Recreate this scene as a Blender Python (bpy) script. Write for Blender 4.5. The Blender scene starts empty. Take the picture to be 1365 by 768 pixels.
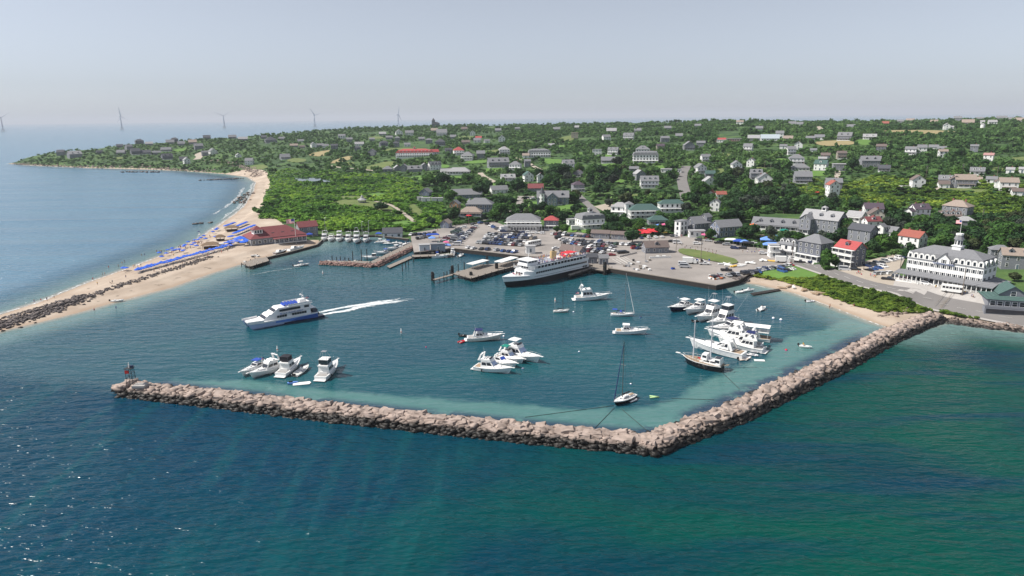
import bpy, bmesh, math, random
import numpy as np
from mathutils import Vector, Matrix, noise as mnoise
random.seed(7)
RNG = np.random.default_rng(7)
S = bpy.context.scene
C = S.collection
R = math.radians
PI = math.pi

# ---------------------------------------------------------------- camera, light, exposure
F = 910.0; CX = 682.5; CY = 384.0; H = 75.0
PITCH = R(14.03); ROLL = R(-0.575)
cam_d = bpy.data.cameras.new('camera'); cam = bpy.data.objects.new('camera', cam_d); C.objects.link(cam)
cam_d.sensor_width = 36; cam_d.lens = 36 * F / 1365; cam_d.clip_start = 1; cam_d.clip_end = 150000
CM = Matrix.Rotation(PI / 2 - PITCH, 4, 'X') @ Matrix.Rotation(ROLL, 4, 'Z')
cam.matrix_world = Matrix.Translation((0, 0, H)) @ CM
S.camera = cam
SUN_EL = R(48); SUN_AZ = (-0.998, -0.05)          # towards the sun
world = bpy.data.worlds.new('World'); S.world = world; world.use_nodes = True
nt = world.node_tree; nt.nodes.clear()
sky = nt.nodes.new('ShaderNodeTexSky'); sky.sky_type = 'NISHITA'; sky.sun_disc = False
sky.sun_elevation = SUN_EL; sky.sun_rotation = math.atan2(SUN_AZ[0], SUN_AZ[1])
sky.altitude = 800; sky.air_density = 1.0; sky.dust_density = 1.0; sky.ozone_density = 4.0
hs = nt.nodes.new('ShaderNodeHueSaturation'); hs.inputs['Saturation'].default_value = 0.27
bg = nt.nodes.new('ShaderNodeBackground'); bg.inputs['Strength'].default_value = 0.079
wo = nt.nodes.new('ShaderNodeOutputWorld')
nt.links.new(sky.outputs[0], hs.inputs['Color']); tn = nt.nodes.new('ShaderNodeMixRGB'); tn.blend_type = 'MULTIPLY'; tn.inputs[0].default_value = 1; tn.inputs[2].default_value = (0.93, 0.98, 1.07, 1); nt.links.new(hs.outputs[0], tn.inputs[1]); nt.links.new(tn.outputs[0], bg.inputs[0]); nt.links.new(bg.outputs[0], wo.inputs[0])
sd = bpy.data.lights.new('sun', 'SUN'); sd.energy = 4.2; sd.angle = R(0.53); sd.color = (1.0, 0.94, 0.86)
sun = bpy.data.objects.new('sun', sd); C.objects.link(sun); sun.location = (-300, 100, 400)
_sv = Vector((SUN_AZ[0] * math.cos(SUN_EL), SUN_AZ[1] * math.cos(SUN_EL), math.sin(SUN_EL)))
sun.rotation_euler = _sv.to_track_quat('Z', 'Y').to_euler()
S.view_settings.view_transform = 'Standard'; S.view_settings.look = 'None'; S.view_settings.gamma = 1
S.view_settings.use_curve_mapping = False; S.view_settings.exposure = 0.5
S.render.engine = 'CYCLES'
cy = S.cycles; cy.max_bounces = 5; cy.diffuse_bounces = 2; cy.glossy_bounces = 3; cy.transmission_bounces = 2
cy.transparent_max_bounces = 6; cy.volume_bounces = 0; cy.use_denoising = True
cy.caustics_reflective = False; cy.caustics_refractive = False

# ---------------------------------------------------------------- projection
M3 = np.array(CM.to_3x3())
def rays(px, py):
    px = np.asarray(px, float); py = np.asarray(py, float)
    d = np.stack([(px - CX) / F, -(py - CY) / F, -np.ones_like(px)], -1)
    return d @ M3.T
def G(px, py, z=0.0):
    d = rays(px, py); t = (z - H) / d[2]
    return (d[0] * t, d[1] * t)
def proj(x, y, z):
    p = np.stack([np.asarray(x, float), np.asarray(y, float), np.asarray(z, float) - H], -1) @ M3
    return CX - F * p[..., 0] / p[..., 2], CY + F * p[..., 1] / p[..., 2]
def Pd(px, D):
    a = math.atan((px - CX) / F * math.cos(PITCH)); return (D * math.sin(a), D * math.cos(a))
def seg_dist(X, Y, poly, closed=True):
    n = len(poly); best = np.full(X.shape, 1e18)
    for i in range(n if closed else n - 1):
        ax, ay = poly[i]; bx, by = poly[(i + 1) % n]; dx, dy = bx - ax, by - ay
        L = dx * dx + dy * dy + 1e-9
        t = np.clip(((X - ax) * dx + (Y - ay) * dy) / L, 0, 1)
        best = np.minimum(best, (X - ax - t * dx) ** 2 + (Y - ay - t * dy) ** 2)
    return np.sqrt(best)
def inside(X, Y, poly):
    r = np.zeros(np.shape(X), bool); n = len(poly)
    for i in range(n):
        ax, ay = poly[i]; bx, by = poly[(i + 1) % n]
        if ay == by: continue
        c = (ay > Y) != (by > Y)
        r ^= c & (X < (bx - ax) * (Y - ay) / (by - ay) + ax)
    return r
def sdist(X, Y, poly):
    d = seg_dist(X, Y, poly); return np.where(inside(X, Y, poly), d, -d)
def gp(pts, z=0.0): return [G(a, b, z) for a, b in pts]

# ---------------------------------------------------------------- land outline and relief
SHORE_HARB = [(-90, 468), (0, 442), (60, 428), (100, 418), (165, 400), (230, 383), (280, 365), (322, 352)]
SHORE_TOWN = [(345, 345), (420, 327), (430, 318), (436, 313.5), (500, 313.5), (547, 319), (552, 339), (600, 339), (606, 333), (700, 343), (745, 346),
              (800, 357), (812, 360), (955, 384), (985, 376)]
SHORE_COVE = [(985, 376), (1010, 379), (1060, 391), (1120, 413), (1165, 430), (1200, 441), (1235, 433), (1258, 427), (1300, 434), (1365, 441), (1460, 452)]
SHORE_OCEAN = [(10, 218.5), (30, 220), (120, 224), (200, 226), (245, 228), (300, 232), (330, 236), (341, 243), (338, 255), (324, 277), (304, 292),
               (262, 320), (200, 347), (130, 372), (60, 400), (0, 420), (-90, 450)]
LAND = gp(SHORE_HARB + SHORE_TOWN + SHORE_COVE[1:]) + [(330, 225), (700, 180), (4200, 1500), (4200, 3700), (300, 3700)] + \
    [Pd(650, 3500), Pd(500, 2900), Pd(400, 2400), Pd(300, 2000), Pd(250, 1800), Pd(200, 1720), G(125, 204), G(70, 209.5), G(32, 215.3)] + gp(SHORE_OCEAN)
LOT_Z = 2.0
LOT = [(548, 319), (552, 337), (606, 331.5), (700, 342), (745, 344.5), (800, 355), (812, 358), (955, 381), (984, 374), (1003, 363), (1040, 357), (1066, 352),
       (1090, 358), (1080, 349), (1050, 337), (1003, 329), (960, 322), (895, 312), (862, 317), (790, 312), (740, 306), (672, 300), (650, 292), (625, 296), (590, 304), (548, 311)]
LOT_W = gp(LOT, LOT_Z)
_cp = [(480, 308, 2.2), (560, 308, 2.2), (600, 325, 2.2), (700, 335, 2.2), (760, 340, 2.2), (820, 350, 2.2), (900, 350, 2.2), (960, 370, 2.2), (1000, 355, 2.2),
       (700, 310, 2.2), (620, 310, 2.2), (850, 320, 2.2), (940, 340, 2.2), (1010, 340, 2.4), (395, 318, 2.4), (340, 328, 2.2),
       (1060, 355, 2.6), (1100, 365, 3.4), (1150, 385, 4.6), (1290, 415, 5.6), (1365, 430, 5.6), (1200, 360, 5.6), (1250, 380, 6), (1050, 330, 3.0), (960, 318, 3),
       (900, 308, 3), (800, 303, 3.2), (700, 298, 2.8), (1150, 330, 6), (1300, 340, 8), (1400, 380, 8),
       (600, 280, 5), (700, 280, 6), (800, 280, 7), (900, 280, 8), (1000, 280, 9), (1100, 285, 10), (1200, 290, 12), (1300, 290, 14), (1420, 300, 15),
       (560, 265, 7), (700, 255, 10), (850, 255, 12), (1000, 255, 13), (1150, 262, 15), (1300, 262, 18),
       (520, 240, 10), (620, 235, 14), (750, 230, 18), (900, 230, 19), (1050, 230, 21), (1200, 235, 22), (1340, 240, 23),
       (440, 225, 12), (553, 210, 23), (700, 210, 25), (850, 212, 26), (1000, 210, 28), (1150, 212, 30), (1300, 212, 31), (1450, 210, 32),
       (420, 205, 20), (550, 192, 32), (700, 195, 33), (850, 195, 34), (1000, 192, 37), (1150, 190, 40), (1300, 190, 40), (1450, 185, 41),
       (430, 190, 28), (560, 179, 41), (700, 181, 42), (850, 179, 44), (1000, 176, 48), (1150, 174, 50), (1300, 173, 51),
       (345, 182.5, 37), (430, 178.5, 41), (520, 174, 47), (640, 170, 51), (760, 168, 53), (900, 164.5, 58), (1000, 163, 59), (1130, 165.2, 54), (1250, 162.3, 57), (1365, 160, 59), (1460, 158, 60),
       (350, 300, 3.5), (420, 298, 4), (500, 292, 4.5), (400, 270, 6), (470, 270, 8), (358, 256, 6), (520, 260, 8), (450, 245, 9), (435, 239, 9), (380, 225, 11), (350, 228, 7),
       (60, 213, 9), (100, 208.5, 14), (180, 199, 22), (250, 207, 13), (250, 191, 30), (300, 187, 35), (300, 214, 12), (330, 221, 8), (200, 190, 29), (150, 198, 22), (30, 217, 5)]
def _feat(x, y): return np.stack([np.arctan2(x, y) * 2.0, np.log(np.hypot(x, y))], -1)
_px = []; _pz = []
for a, b, z in _cp: _px.append(G(a, b, z)); _pz.append(z)
for px in range(350, 1500, 125): _px.append(Pd(px, 3300)); _pz.append(34)
for px in (0, 100, 200): _px.append(Pd(px, 1900)); _pz.append(12)
_px = np.array(_px); _pz = np.array(_pz, float); _pf = _feat(_px[:, 0], _px[:, 1])
def _ker(r2): return 0.5 * r2 * np.log(r2 + 1e-12)
_n = len(_pz)
_A = np.zeros((_n + 3, _n + 3)); _d2 = ((_pf[:, None] - _pf[None]) ** 2).sum(-1)
_A[:_n, :_n] = _ker(_d2) + np.eye(_n) * 2e-4; _A[:_n, _n] = 1; _A[:_n, _n + 1:] = _pf; _A[_n:, :_n] = _A[:_n, _n:].T
_w = np.linalg.solve(_A, np.concatenate([_pz, np.zeros(3)]))
def relief(x, y):
    f = _feat(x, y); out = np.full(x.shape, _w[_n]) + f @ _w[_n + 1:]
    for i in range(_n):
        out += _w[i] * _ker(((f - _pf[i]) ** 2).sum(-1))
    D = np.hypot(x, y); k = np.clip((D - 520) / 900, 0, 1)
    out += k * (1.6 * np.sin(x / 71 + 1.3 * np.sin(y / 93)) * np.cos(y / 117 + 0.7) + 1.0 * np.sin(x / 29 + y / 41))
    return out
def hgt(x, y, lots=True):
    x = np.asarray(x, float); y = np.asarray(y, float)
    s = sdist(x, y, LAND); z = np.maximum(relief(x, y), 1.4)
    D = np.hypot(x, y); slope = np.where(D > 900, 0.25, np.where(x > 95, 0.11, 0.075))
    bank = np.where(s > 12, s * 0.40 + 12 * slope - 4.8, s * slope)
    z = np.where(s > 0, np.minimum(z, bank), s * 0.12)
    z = np.maximum(z, -6.0)
    if lots: z = np.where(inside(x, y, LOT_W), LOT_Z, z)
    return z
def hz(x, y): return float(hgt(np.array([x]), np.array([y]))[0])
_DS = np.geomspace(225, 4000, 420)
def Tm(px, py):
    """where the view ray of each pixel meets the ground"""
    px = np.atleast_1d(np.asarray(px, float)); py = np.atleast_1d(np.asarray(py, float))
    d = rays(px, py); hd = np.hypot(d[:, 0], d[:, 1]); ux, uy, uz = d[:, 0] / hd, d[:, 1] / hd, d[:, 2] / hd
    out = np.full((len(px), 3), np.nan)
    for s in range(0, len(px), 1500):
        e = slice(s, s + 1500)
        X = ux[e, None] * _DS; Y = uy[e, None] * _DS; Z = H + uz[e, None] * _DS
        g = np.maximum(hgrid(X, Y), 0)
        below = Z < g; k = below.argmax(1); ok = below.any(1) & (k > 0)
        i = np.arange(len(k)); k1 = np.maximum(k, 1)
        a = (Z - g)[i, k1 - 1]; b = (Z - g)[i, k1]; t = a / (a - b + 1e-9)
        Dd = _DS[k1 - 1] + t * (_DS[k1] - _DS[k1 - 1])
        o = np.stack([ux[e] * Dd, uy[e] * Dd, H + uz[e] * Dd], -1); o[~ok] = np.nan
        out[e] = o
    return out
# a cached fan of ground heights for speed
_TH = np.linspace(R(-47), R(47), 900); _RR = np.geomspace(200, 4300, 620)
_gx = np.sin(_TH)[None] * _RR[:, None]; _gy = np.cos(_TH)[None] * _RR[:, None]
_gz_bare = hgt(_gx, _gy, False)
_inlot = inside(_gx, _gy, LOT_W)
_gz = np.where(_inlot, LOT_Z, _gz_bare)
def hgrid(X, Y, gz=None):
    gz = _gz if gz is None else gz
    th = np.arctan2(X, Y); r = np.hypot(X, Y)
    u = np.clip((th - _TH[0]) / (_TH[1] - _TH[0]), 0, len(_TH) - 1.001); v = np.clip(np.log(r / 200) / math.log(_RR[1] / _RR[0]), 0, len(_RR) - 1.001)
    i = u.astype(int); j = v.astype(int); a = u - i; b = v - j
    return (gz[j, i] * (1 - a) + gz[j, i + 1] * a) * (1 - b) + (gz[j + 1, i] * (1 - a) + gz[j + 1, i + 1] * a) * b
def T(px, py):
    p = Tm([px], [py])[0]; return (float(p[0]), float(p[1]), float(p[2]))
def slant(p): return math.sqrt(p[0] ** 2 + p[1] ** 2 + (H - p[2]) ** 2)
def m_per_px(p):
    d = np.array([p[0], p[1], p[2] - H]) @ M3; return -d[2] / F

# ---------------------------------------------------------------- materials
MATS = {}
def mat(name, col, rough=0.7, var=0.12, scale=0.8, metal=0.0, bump=0.0, spec=0.4):
    if name in MATS: return MATS[name]
    m = bpy.data.materials.new(name); m.use_nodes = True; t = m.node_tree; b = t.nodes['Principled BSDF']
    b.inputs['Roughness'].default_value = rough; b.inputs['Metallic'].default_value = metal
    b.inputs['Specular IOR Level'].default_value = spec
    tc = t.nodes.new('ShaderNodeTexCoord'); n = t.nodes.new('ShaderNodeTexNoise'); n.inputs['Scale'].default_value = scale; n.inputs['Detail'].default_value = 4
    t.links.new(tc.outputs['Object'], n.inputs['Vector'])
    r = t.nodes.new('ShaderNodeMixRGB'); r.inputs[1].default_value = tuple(c * (1 - var) for c in col[:3]) + (1,)
    r.inputs[2].default_value = tuple(min(1, c * (1 + var)) for c in col[:3]) + (1,)
    t.links.new(n.outputs['Fac'], r.inputs[0]); t.links.new(r.outputs[0], b.inputs['Base Color'])
    if bump:
        bp = t.nodes.new('ShaderNodeBump'); bp.inputs['Strength'].default_value = bump; t.links.new(n.outputs['Fac'], bp.inputs['Height']); t.links.new(bp.outputs[0], b.inputs['Normal'])
    m.diffuse_color = tuple(col[:3]) + (1,)
    MATS[name] = m; return m
def striped(name, col, col2, scale, axis='Z', rough=0.8, var=0.15, w=0.12):
    """clapboard / shingle courses / planks: bands along one object axis"""
    if name in MATS: return MATS[name]
    m = mat(name, col, rough, var, 1.3); t = m.node_tree; b = t.nodes['Principled BSDF']
    src = b.inputs['Base Color'].links[0].from_socket
    tc = t.nodes.new('ShaderNodeTexCoord'); wv = t.nodes.new('ShaderNodeTexWave'); wv.wave_type = 'BANDS'; wv.bands_direction = axis; wv.wave_profile = 'SAW'
    wv.inputs['Scale'].default_value = scale; wv.inputs['Distortion'].default_value = 0.6; wv.inputs['Detail Scale'].default_value = 2
    t.links.new(tc.outputs['Object'], wv.inputs['Vector'])
    rp = t.nodes.new('ShaderNodeValToRGB'); rp.color_ramp.elements[0].position = w; rp.color_ramp.elements[1].position = w + 0.05
    rp.color_ramp.elements[0].color = (1, 1, 1, 1); rp.color_ramp.elements[1].color = (0, 0, 0, 1)
    t.links.new(wv.outputs['Fac'], rp.inputs[0])
    mx = t.nodes.new('ShaderNodeMixRGB'); mx.inputs[2].default_value = tuple(col2) + (1,)
    t.links.new(rp.outputs[0], mx.inputs[0]); t.links.new(src, mx.inputs[1]); t.links.new(mx.outputs[0], b.inputs['Base Color'])
    return m
def shingle(name, col):
    return striped(name, col, tuple(c * 0.6 for c in col), 1.1, 'Z', 0.85, 0.22, 0.15)
WHITE = mat('white_paint', (0.78, 0.78, 0.76), 0.5, 0.05)
WHITE_CLAP = striped('white_clapboard', (0.80, 0.80, 0.79), (0.68, 0.68, 0.68), 1.6)
GREY_SH = striped('grey_shingle', (0.22, 0.23, 0.26), (0.15, 0.155, 0.18), 1.6)
DGREY_SH = striped('dark_grey_shingle', (0.14, 0.15, 0.18), (0.09, 0.1, 0.12), 1.6)
BLUE_SH = striped('blue_grey_clapboard', (0.17, 0.20, 0.27), (0.11, 0.13, 0.18), 1.6)
TAN_SH = striped('tan_shingle', (0.36, 0.32, 0.27), (0.26, 0.22, 0.18), 1.6)
CREAM = striped('cream_clapboard', (0.62, 0.58, 0.5), (0.46, 0.43, 0.38), 1.6)
ROOF_GREY = shingle('grey_roof', (0.21, 0.215, 0.23)); ROOF_DK = shingle('dark_roof', (0.085, 0.09, 0.105))
ROOF_LT = shingle('pale_roof', (0.36, 0.36, 0.37)); ROOF_BR = shingle('brown_roof', (0.17, 0.135, 0.125)); ROOF_RED = shingle('red_roof', (0.42, 0.085, 0.085))
ROOF_MAR = shingle('maroon_roof', (0.22, 0.065, 0.07)); ROOF_GRN = shingle('green_roof', (0.07, 0.13, 0.12)); ROOF_PUR = shingle('plum_roof', (0.10, 0.075, 0.10))
ROOF_TAN = shingle('tan_roof', (0.33, 0.27, 0.23)); ROOF_ORG = shingle('rust_roof', (0.33, 0.105, 0.08)); ROOF_PINK = shingle('pink_roof', (0.42, 0.24, 0.23))
GLASS = mat('window_glass', (0.02, 0.025, 0.035), 0.08, 0.3, 3, spec=0.8)
BRICK = mat('chimney_brick', (0.25, 0.11, 0.085), 0.9, 0.25, 6)
WOOD_DK = striped('dark_timber', (0.035, 0.03, 0.028), (0.012, 0.01, 0.01), 2.0, 'X', 0.9, 0.4)
WOOD = striped('weathered_planks', (0.26, 0.23, 0.2), (0.14, 0.12, 0.1), 2.5, 'X', 0.9, 0.3)
PILE = mat('tarred_pile', (0.035, 0.032, 0.03), 0.9, 0.5, 3)
METAL = mat('galvanised_metal', (0.45, 0.46, 0.48), 0.4, 0.15, 4, metal=0.6)
DMETAL = mat('dark_metal', (0.05, 0.055, 0.06), 0.5, 0.2, 4, metal=0.4)
GEL = mat('white_gelcoat', (0.84, 0.84, 0.83), 0.25, 0.03, 0.7, spec=0.6)
GELC = mat('cream_gelcoat', (0.72, 0.69, 0.62), 0.3, 0.05, 0.7, spec=0.6)
HULL_BLK = mat('black_hull_paint', (0.012, 0.012, 0.015), 0.3, 0.3, 1)
HULL_NAVY = mat('navy_hull_paint', (0.01, 0.015, 0.05), 0.25, 0.2, 1)
TEAK = mat('teak_deck', (0.34, 0.25, 0.17), 0.75, 0.2, 4)
CANVAS_BL = mat('blue_canvas', (0.025, 0.075, 0.40), 0.8, 0.2, 2); CANVAS_NV = mat('navy_canvas', (0.015, 0.025, 0.11), 0.85, 0.2, 2)
CANVAS_GR = mat('green_canvas', (0.01, 0.22, 0.17), 0.85, 0.2, 2); CANVAS_BK = mat('black_canvas', (0.02, 0.02, 0.028), 0.85, 0.2, 2)
CANVAS_WH = mat('white_canvas', (0.8, 0.8, 0.78), 0.8, 0.05, 2); CANVAS_RED = mat('red_canvas', (0.62, 0.035, 0.05), 0.8, 0.15, 2)
CANVAS_OR = mat('orange_canvas', (0.7, 0.17, 0.06), 0.8, 0.15, 2); CANVAS_PK = mat('pink_canvas', (0.68, 0.14, 0.30), 0.8, 0.15, 2)
CANVAS_YE = mat('yellow_canvas', (0.75, 0.48, 0.08), 0.8, 0.15, 2); CANVAS_LB = mat('pale_blue_canvas', (0.16, 0.32, 0.75), 0.8, 0.15, 2)
RUBBER = mat('grey_inflatable_rubber', (0.33, 0.34, 0.36), 0.6, 0.1, 3)
BLACK = mat('black_rubber', (0.015, 0.015, 0.017), 0.7, 0.2, 3)
THATCH = mat('brown_thatch', (0.21, 0.15, 0.10), 0.95, 0.35, 5, bump=0.5)
CONC = mat('pale_concrete', (0.42, 0.40, 0.38), 0.9, 0.15, 0.6)

# ---------------------------------------------------------------- mesh building
class MB:
    def __init__(s): s.v = []; s.f = []; s.m = []
    def add(s, vs, fs, mi=0):
        o = len(s.v); s.v += [tuple(p) for p in vs]; s.f += [tuple(i + o for i in f) for f in fs]; s.m += [mi] * len(fs); return s
    def box(s, cx, cy, cz, sx, sy, sz, mi=0, rz=0.0, taper=1.0, shx=0.0):
        c, n = math.cos(rz), math.sin(rz); vs = []
        for k, z in ((1, -.5), (taper, .5)):
            for a, b in ((-.5, -.5), (.5, -.5), (.5, .5), (-.5, .5)):
                x, y = a * sx * k + (shx if z > 0 else 0), b * sy * k
                vs.append((cx + x * c - y * n, cy + x * n + y * c, cz + z * sz))
        return s.add(vs, [(3, 2, 1, 0), (4, 5, 6, 7), (0, 1, 5, 4), (1, 2, 6, 5), (2, 3, 7, 6), (3, 0, 4, 7)], mi)
    def prism(s, poly, z0, z1, mi=0, mside=None):
        n = len(poly); a = sum(poly[i][0] * poly[(i + 1) % n][1] - poly[(i + 1) % n][0] * poly[i][1] for i in range(n))
        if a < 0: poly = poly[::-1]
        vs = [(x, y, z0) for x, y in poly] + [(x, y, z1) for x, y in poly]
        s.add(vs, [tuple(range(n, 2 * n)), tuple(range(n))[::-1]], mi)
        return s.add(vs, [(i, (i + 1) % n, n + (i + 1) % n, n + i) for i in range(n)], mi if mside is None else mside)
    def extr(s, prof, y0, y1, mi=0):
        """profile in x,z extruded along y"""
        n = len(prof); vs = [(x, y0, z) for x, z in prof] + [(x, y1, z) for x, z in prof]
        return s.add(vs, [tuple(range(n)), tuple(range(n, 2 * n))[::-1]] + [(i, n + i, n + (i + 1) % n, (i + 1) % n) for i in range(n)], mi)
    def extx(s, prof, x0, x1, mi=0):
        n = len(prof); vs = [(x0, y, z) for y, z in prof] + [(x1, y, z) for y, z in prof]
        return s.add(vs, [tuple(range(n))[::-1], tuple(range(n, 2 * n))] + [(i, (i + 1) % n, n + (i + 1) % n, n + i) for i in range(n)], mi)
    def tube(s, p, q, r0, r1=None, mi=0, n=6):
        r1 = r0 if r1 is None else r1; p = Vector(p); q = Vector(q); d = (q - p)
        if d.length < 1e-6: return s
        d.normalize(); u = d.cross(Vector((0, 0, 1)) if abs(d.z) < .9 else Vector((1, 0, 0))).normalized(); w = d.cross(u)
        vs = [p + (u * math.cos(2 * PI * i / n) + w * math.sin(2 * PI * i / n)) * r0 for i in range(n)] + [q + (u * math.cos(2 * PI * i / n) + w * math.sin(2 * PI * i / n)) * r1 for i in range(n)]
        return s.add(vs, [(i, (i + 1) % n, n + (i + 1) % n, n + i) for i in range(n)] + [tuple(range(n))[::-1], tuple(range(n, 2 * n))], mi)
    def lathe(s, prof, cx=0, cy=0, mi=0, n=10):
        vs = []; k = len(prof)
        for r, z in prof:
            for i in range(n): vs.append((cx + r * math.cos(2 * PI * i / n), cy + r * math.sin(2 * PI * i / n), z))
        fs = [(j * n + i, j * n + (i + 1) % n, (j + 1) * n + (i + 1) % n, (j + 1) * n + i) for j in range(k - 1) for i in range(n)]
        return s.add(vs, fs + [tuple(range(n))[::-1], tuple(range((k - 1) * n, k * n))], mi)
    def loft(s, secs, mi=0, cap=True, closed=True):
        n = len(secs[0]); vs = [p for sec in secs for p in sec]
        fs = [(j * n + i, j * n + (i + 1) % n, (j + 1) * n + (i + 1) % n, (j + 1) * n + i) for j in range(len(secs) - 1) for i in range(n if closed else n - 1)]
        if cap: fs += [tuple(range(n))[::-1], tuple(range((len(secs) - 1) * n, len(secs) * n))]
        return s.add(vs, fs, mi)
    def mesh(s, name, mats, smooth=False):
        me = bpy.data.meshes.new(name); me.from_pydata(s.v, [], s.f); me.polygons.foreach_set('material_index', s.m)
        for m in (mats if isinstance(mats, (list, tuple)) else [mats]): me.materials.append(m)
        if smooth: me.polygons.foreach_set('use_smooth', [True] * len(s.f))
        me.update(); return me
    def build(s, name, mats, parent=None, loc=(0, 0, 0), rz=0.0, smooth=False):
        return put(name, s.mesh(name, mats, smooth), parent, loc, rz)
def put(name, me, parent=None, loc=(0, 0, 0), rz=0.0, sc=None):
    o = bpy.data.objects.new(name, me); C.objects.link(o)
    if parent: o.parent = parent
    o.location = loc; o.rotation_euler = (0, 0, rz)
    if sc: o.scale = sc if isinstance(sc, (tuple, list)) else (sc, sc, sc)
    return o
THINGS = []
def tag(o, label, cat, group=None, kind=None):
    o['label'] = label; o['category'] = cat
    if group: o['group'] = group
    if kind: o['kind'] = kind
    THINGS.append(o); return o
def thing(name, label, cat, loc=(0, 0, 0), rz=0.0, group=None):
    o = bpy.data.objects.new(name, None); o.empty_display_size = 0.5; C.objects.link(o); o.location = loc; o.rotation_euler = (0, 0, rz)
    return tag(o, label, cat, group)
def struct(o, kind='structure'): o['kind'] = kind; return o
def dup(o, loc, rz=0.0, label=None, group=None, sc=None, mats=None):
    """copy a thing, its parts and their sub-parts"""
    def cp(q, par):
        c = q.copy(); C.objects.link(c)
        if par: c.parent = par
        for ch in q.children: cp(ch, c)
        return c
    r = cp(o, None); r.location = loc; r.rotation_euler = (0, 0, rz)
    if sc: r.scale = (sc, sc, sc) if not isinstance(sc, (tuple, list)) else sc
    if label: r['label'] = label
    if group: r['group'] = group
    THINGS.append(r); return r
def objmat(o, m, i=0):
    o.material_slots[i].link = 'OBJECT'; o.material_slots[i].material = m
def np_mesh(name, V, Fq, mats, mi=None, smooth=False, nper=4):
    me = bpy.data.meshes.new(name); V = np.asarray(V, np.float32); Fq = np.asarray(Fq, np.int32)
    me.vertices.add(len(V)); me.vertices.foreach_set('co', V.ravel()); me.loops.add(Fq.size); me.loops.foreach_set('vertex_index', Fq.ravel())
    me.polygons.add(len(Fq)); me.polygons.foreach_set('loop_start', np.arange(0, Fq.size, nper, dtype=np.int32))
    if mi is not None: me.polygons.foreach_set('material_index', np.asarray(mi, np.int32))
    if smooth: me.polygons.foreach_set('use_smooth', np.ones(len(Fq), bool))
    for m in (mats if isinstance(mats, (list, tuple)) else [mats]): me.materials.append(m)
    me.update(calc_edges=True); return me
LANDMARKS = []
ORD = 'first second third fourth fifth sixth seventh eighth ninth tenth eleventh twelfth thirteenth fourteenth fifteenth sixteenth seventeenth eighteenth nineteenth twentieth'.split()
def place(px, py, ph=0):
    """where something stands, told by the nearest named landmark"""
    L = sorted(LANDMARKS, key=lambda l: (l[0] - px) ** 2 + (2.5 * (l[1] - py)) ** 2)
    for l in L:
        dx, dy = px - l[0], py - l[1]
        if abs(dx) + abs(dy) > 3: break
    if abs(dx) > 1.6 * abs(dy): return ('left of ' if dx < 0 else 'right of ') + l[2]
    return ('behind ' if dy < 0 else 'in front of ') + l[2]
# ================================================================ the setting: sea, island, beach, roads, lawns
def fan_mesh(name, th, rr, gz, keep, mats, mi=None, attrs=None):
    nr, nc = gz.shape; gx = np.sin(th)[None] * rr[:, None]; gy = np.cos(th)[None] * rr[:, None]
    V = np.stack([gx, gy, gz], -1).reshape(-1, 3)
    j, i = np.mgrid[0:nr - 1, 0:nc - 1]; a = (j * nc + i)
    Fq = np.stack([a, a + nc, a + nc + 1, a + 1], -1)[keep]
    Fq = Fq[:, ::-1]
    used = np.zeros(len(V), bool); used[Fq] = True; idx = np.cumsum(used) - 1
    me = np_mesh(name, V[used], idx[Fq], mats, None if mi is None else mi[keep], True)
    for k, val in (attrs or {}).items():
        at = me.attributes.new(k, 'FLOAT', 'POINT'); at.data.foreach_set('value', val.reshape(-1)[used].astype(np.float32))
    return me
def nodes(m):
    t = m.node_tree; return t, t.nodes.new, t.links.new, t.nodes['Principled BSDF']
def ramp(t, sock, stops, mode='LINEAR'):
    r = t.nodes.new('ShaderNodeValToRGB'); r.color_ramp.interpolation = mode; e = r.color_ramp.elements
    while len(e) < len(stops): e.new(0.5)
    for q, (p, c) in zip(e, stops): q.position = p; q.color = tuple(c) + (1,) if len(c) == 3 else c
    t.links.new(sock, r.inputs[0]); return r.outputs[0]
def mix(t, fac, a, b, typ='MIX'):
    m = t.nodes.new('ShaderNodeMixRGB'); m.blend_type = typ
    for s, v in ((m.inputs[0], fac), (m.inputs[1], a), (m.inputs[2], b)):
        if hasattr(v, 'links'): t.links.new(v, s)
        elif isinstance(v, (int, float)): s.default_value = v
        else: s.default_value = tuple(v) + (1,)
    return m.outputs[0]
def mth(t, op, a, b=None, clamp=False):
    m = t.nodes.new('ShaderNodeMath'); m.operation = op; m.use_clamp = clamp
    for s, v in zip(m.inputs, (a, b)):
        if v is None: continue
        if hasattr(v, 'links'): t.links.new(v, s)
        else: s.default_value = v
    return m.outputs[0]
def mrange(t, v, a, b, c=0.0, d=1.0):
    m = t.nodes.new('ShaderNodeMapRange'); m.interpolation_type = 'SMOOTHSTEP'; t.links.new(v, m.inputs[0])
    for i, x in enumerate((a, b, c, d)): m.inputs[i + 1].default_value = x
    return m.outputs[0]
def noise(t, vec, scale, detail=3, rough=0.5, dist=0.0):
    n = t.nodes.new('ShaderNodeTexNoise'); n.inputs['Scale'].default_value = scale; n.inputs['Detail'].default_value = detail
    n.inputs['Roughness'].default_value = rough; n.inputs['Distortion'].default_value = dist
    t.links.new(vec, n.inputs['Vector']); return n.outputs['Fac']
def mapping(t, vec, scale=(1, 1, 1), rz=0.0):
    m = t.nodes.new('ShaderNodeMapping'); m.inputs['Scale'].default_value = scale; m.inputs['Rotation'].default_value = (0, 0, rz)
    t.links.new(vec, m.inputs['Vector']); return m.outputs[0]
def attr(t, name):
    a = t.nodes.new('ShaderNodeAttribute'); a.attribute_name = name; return a.outputs['Fac']

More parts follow.
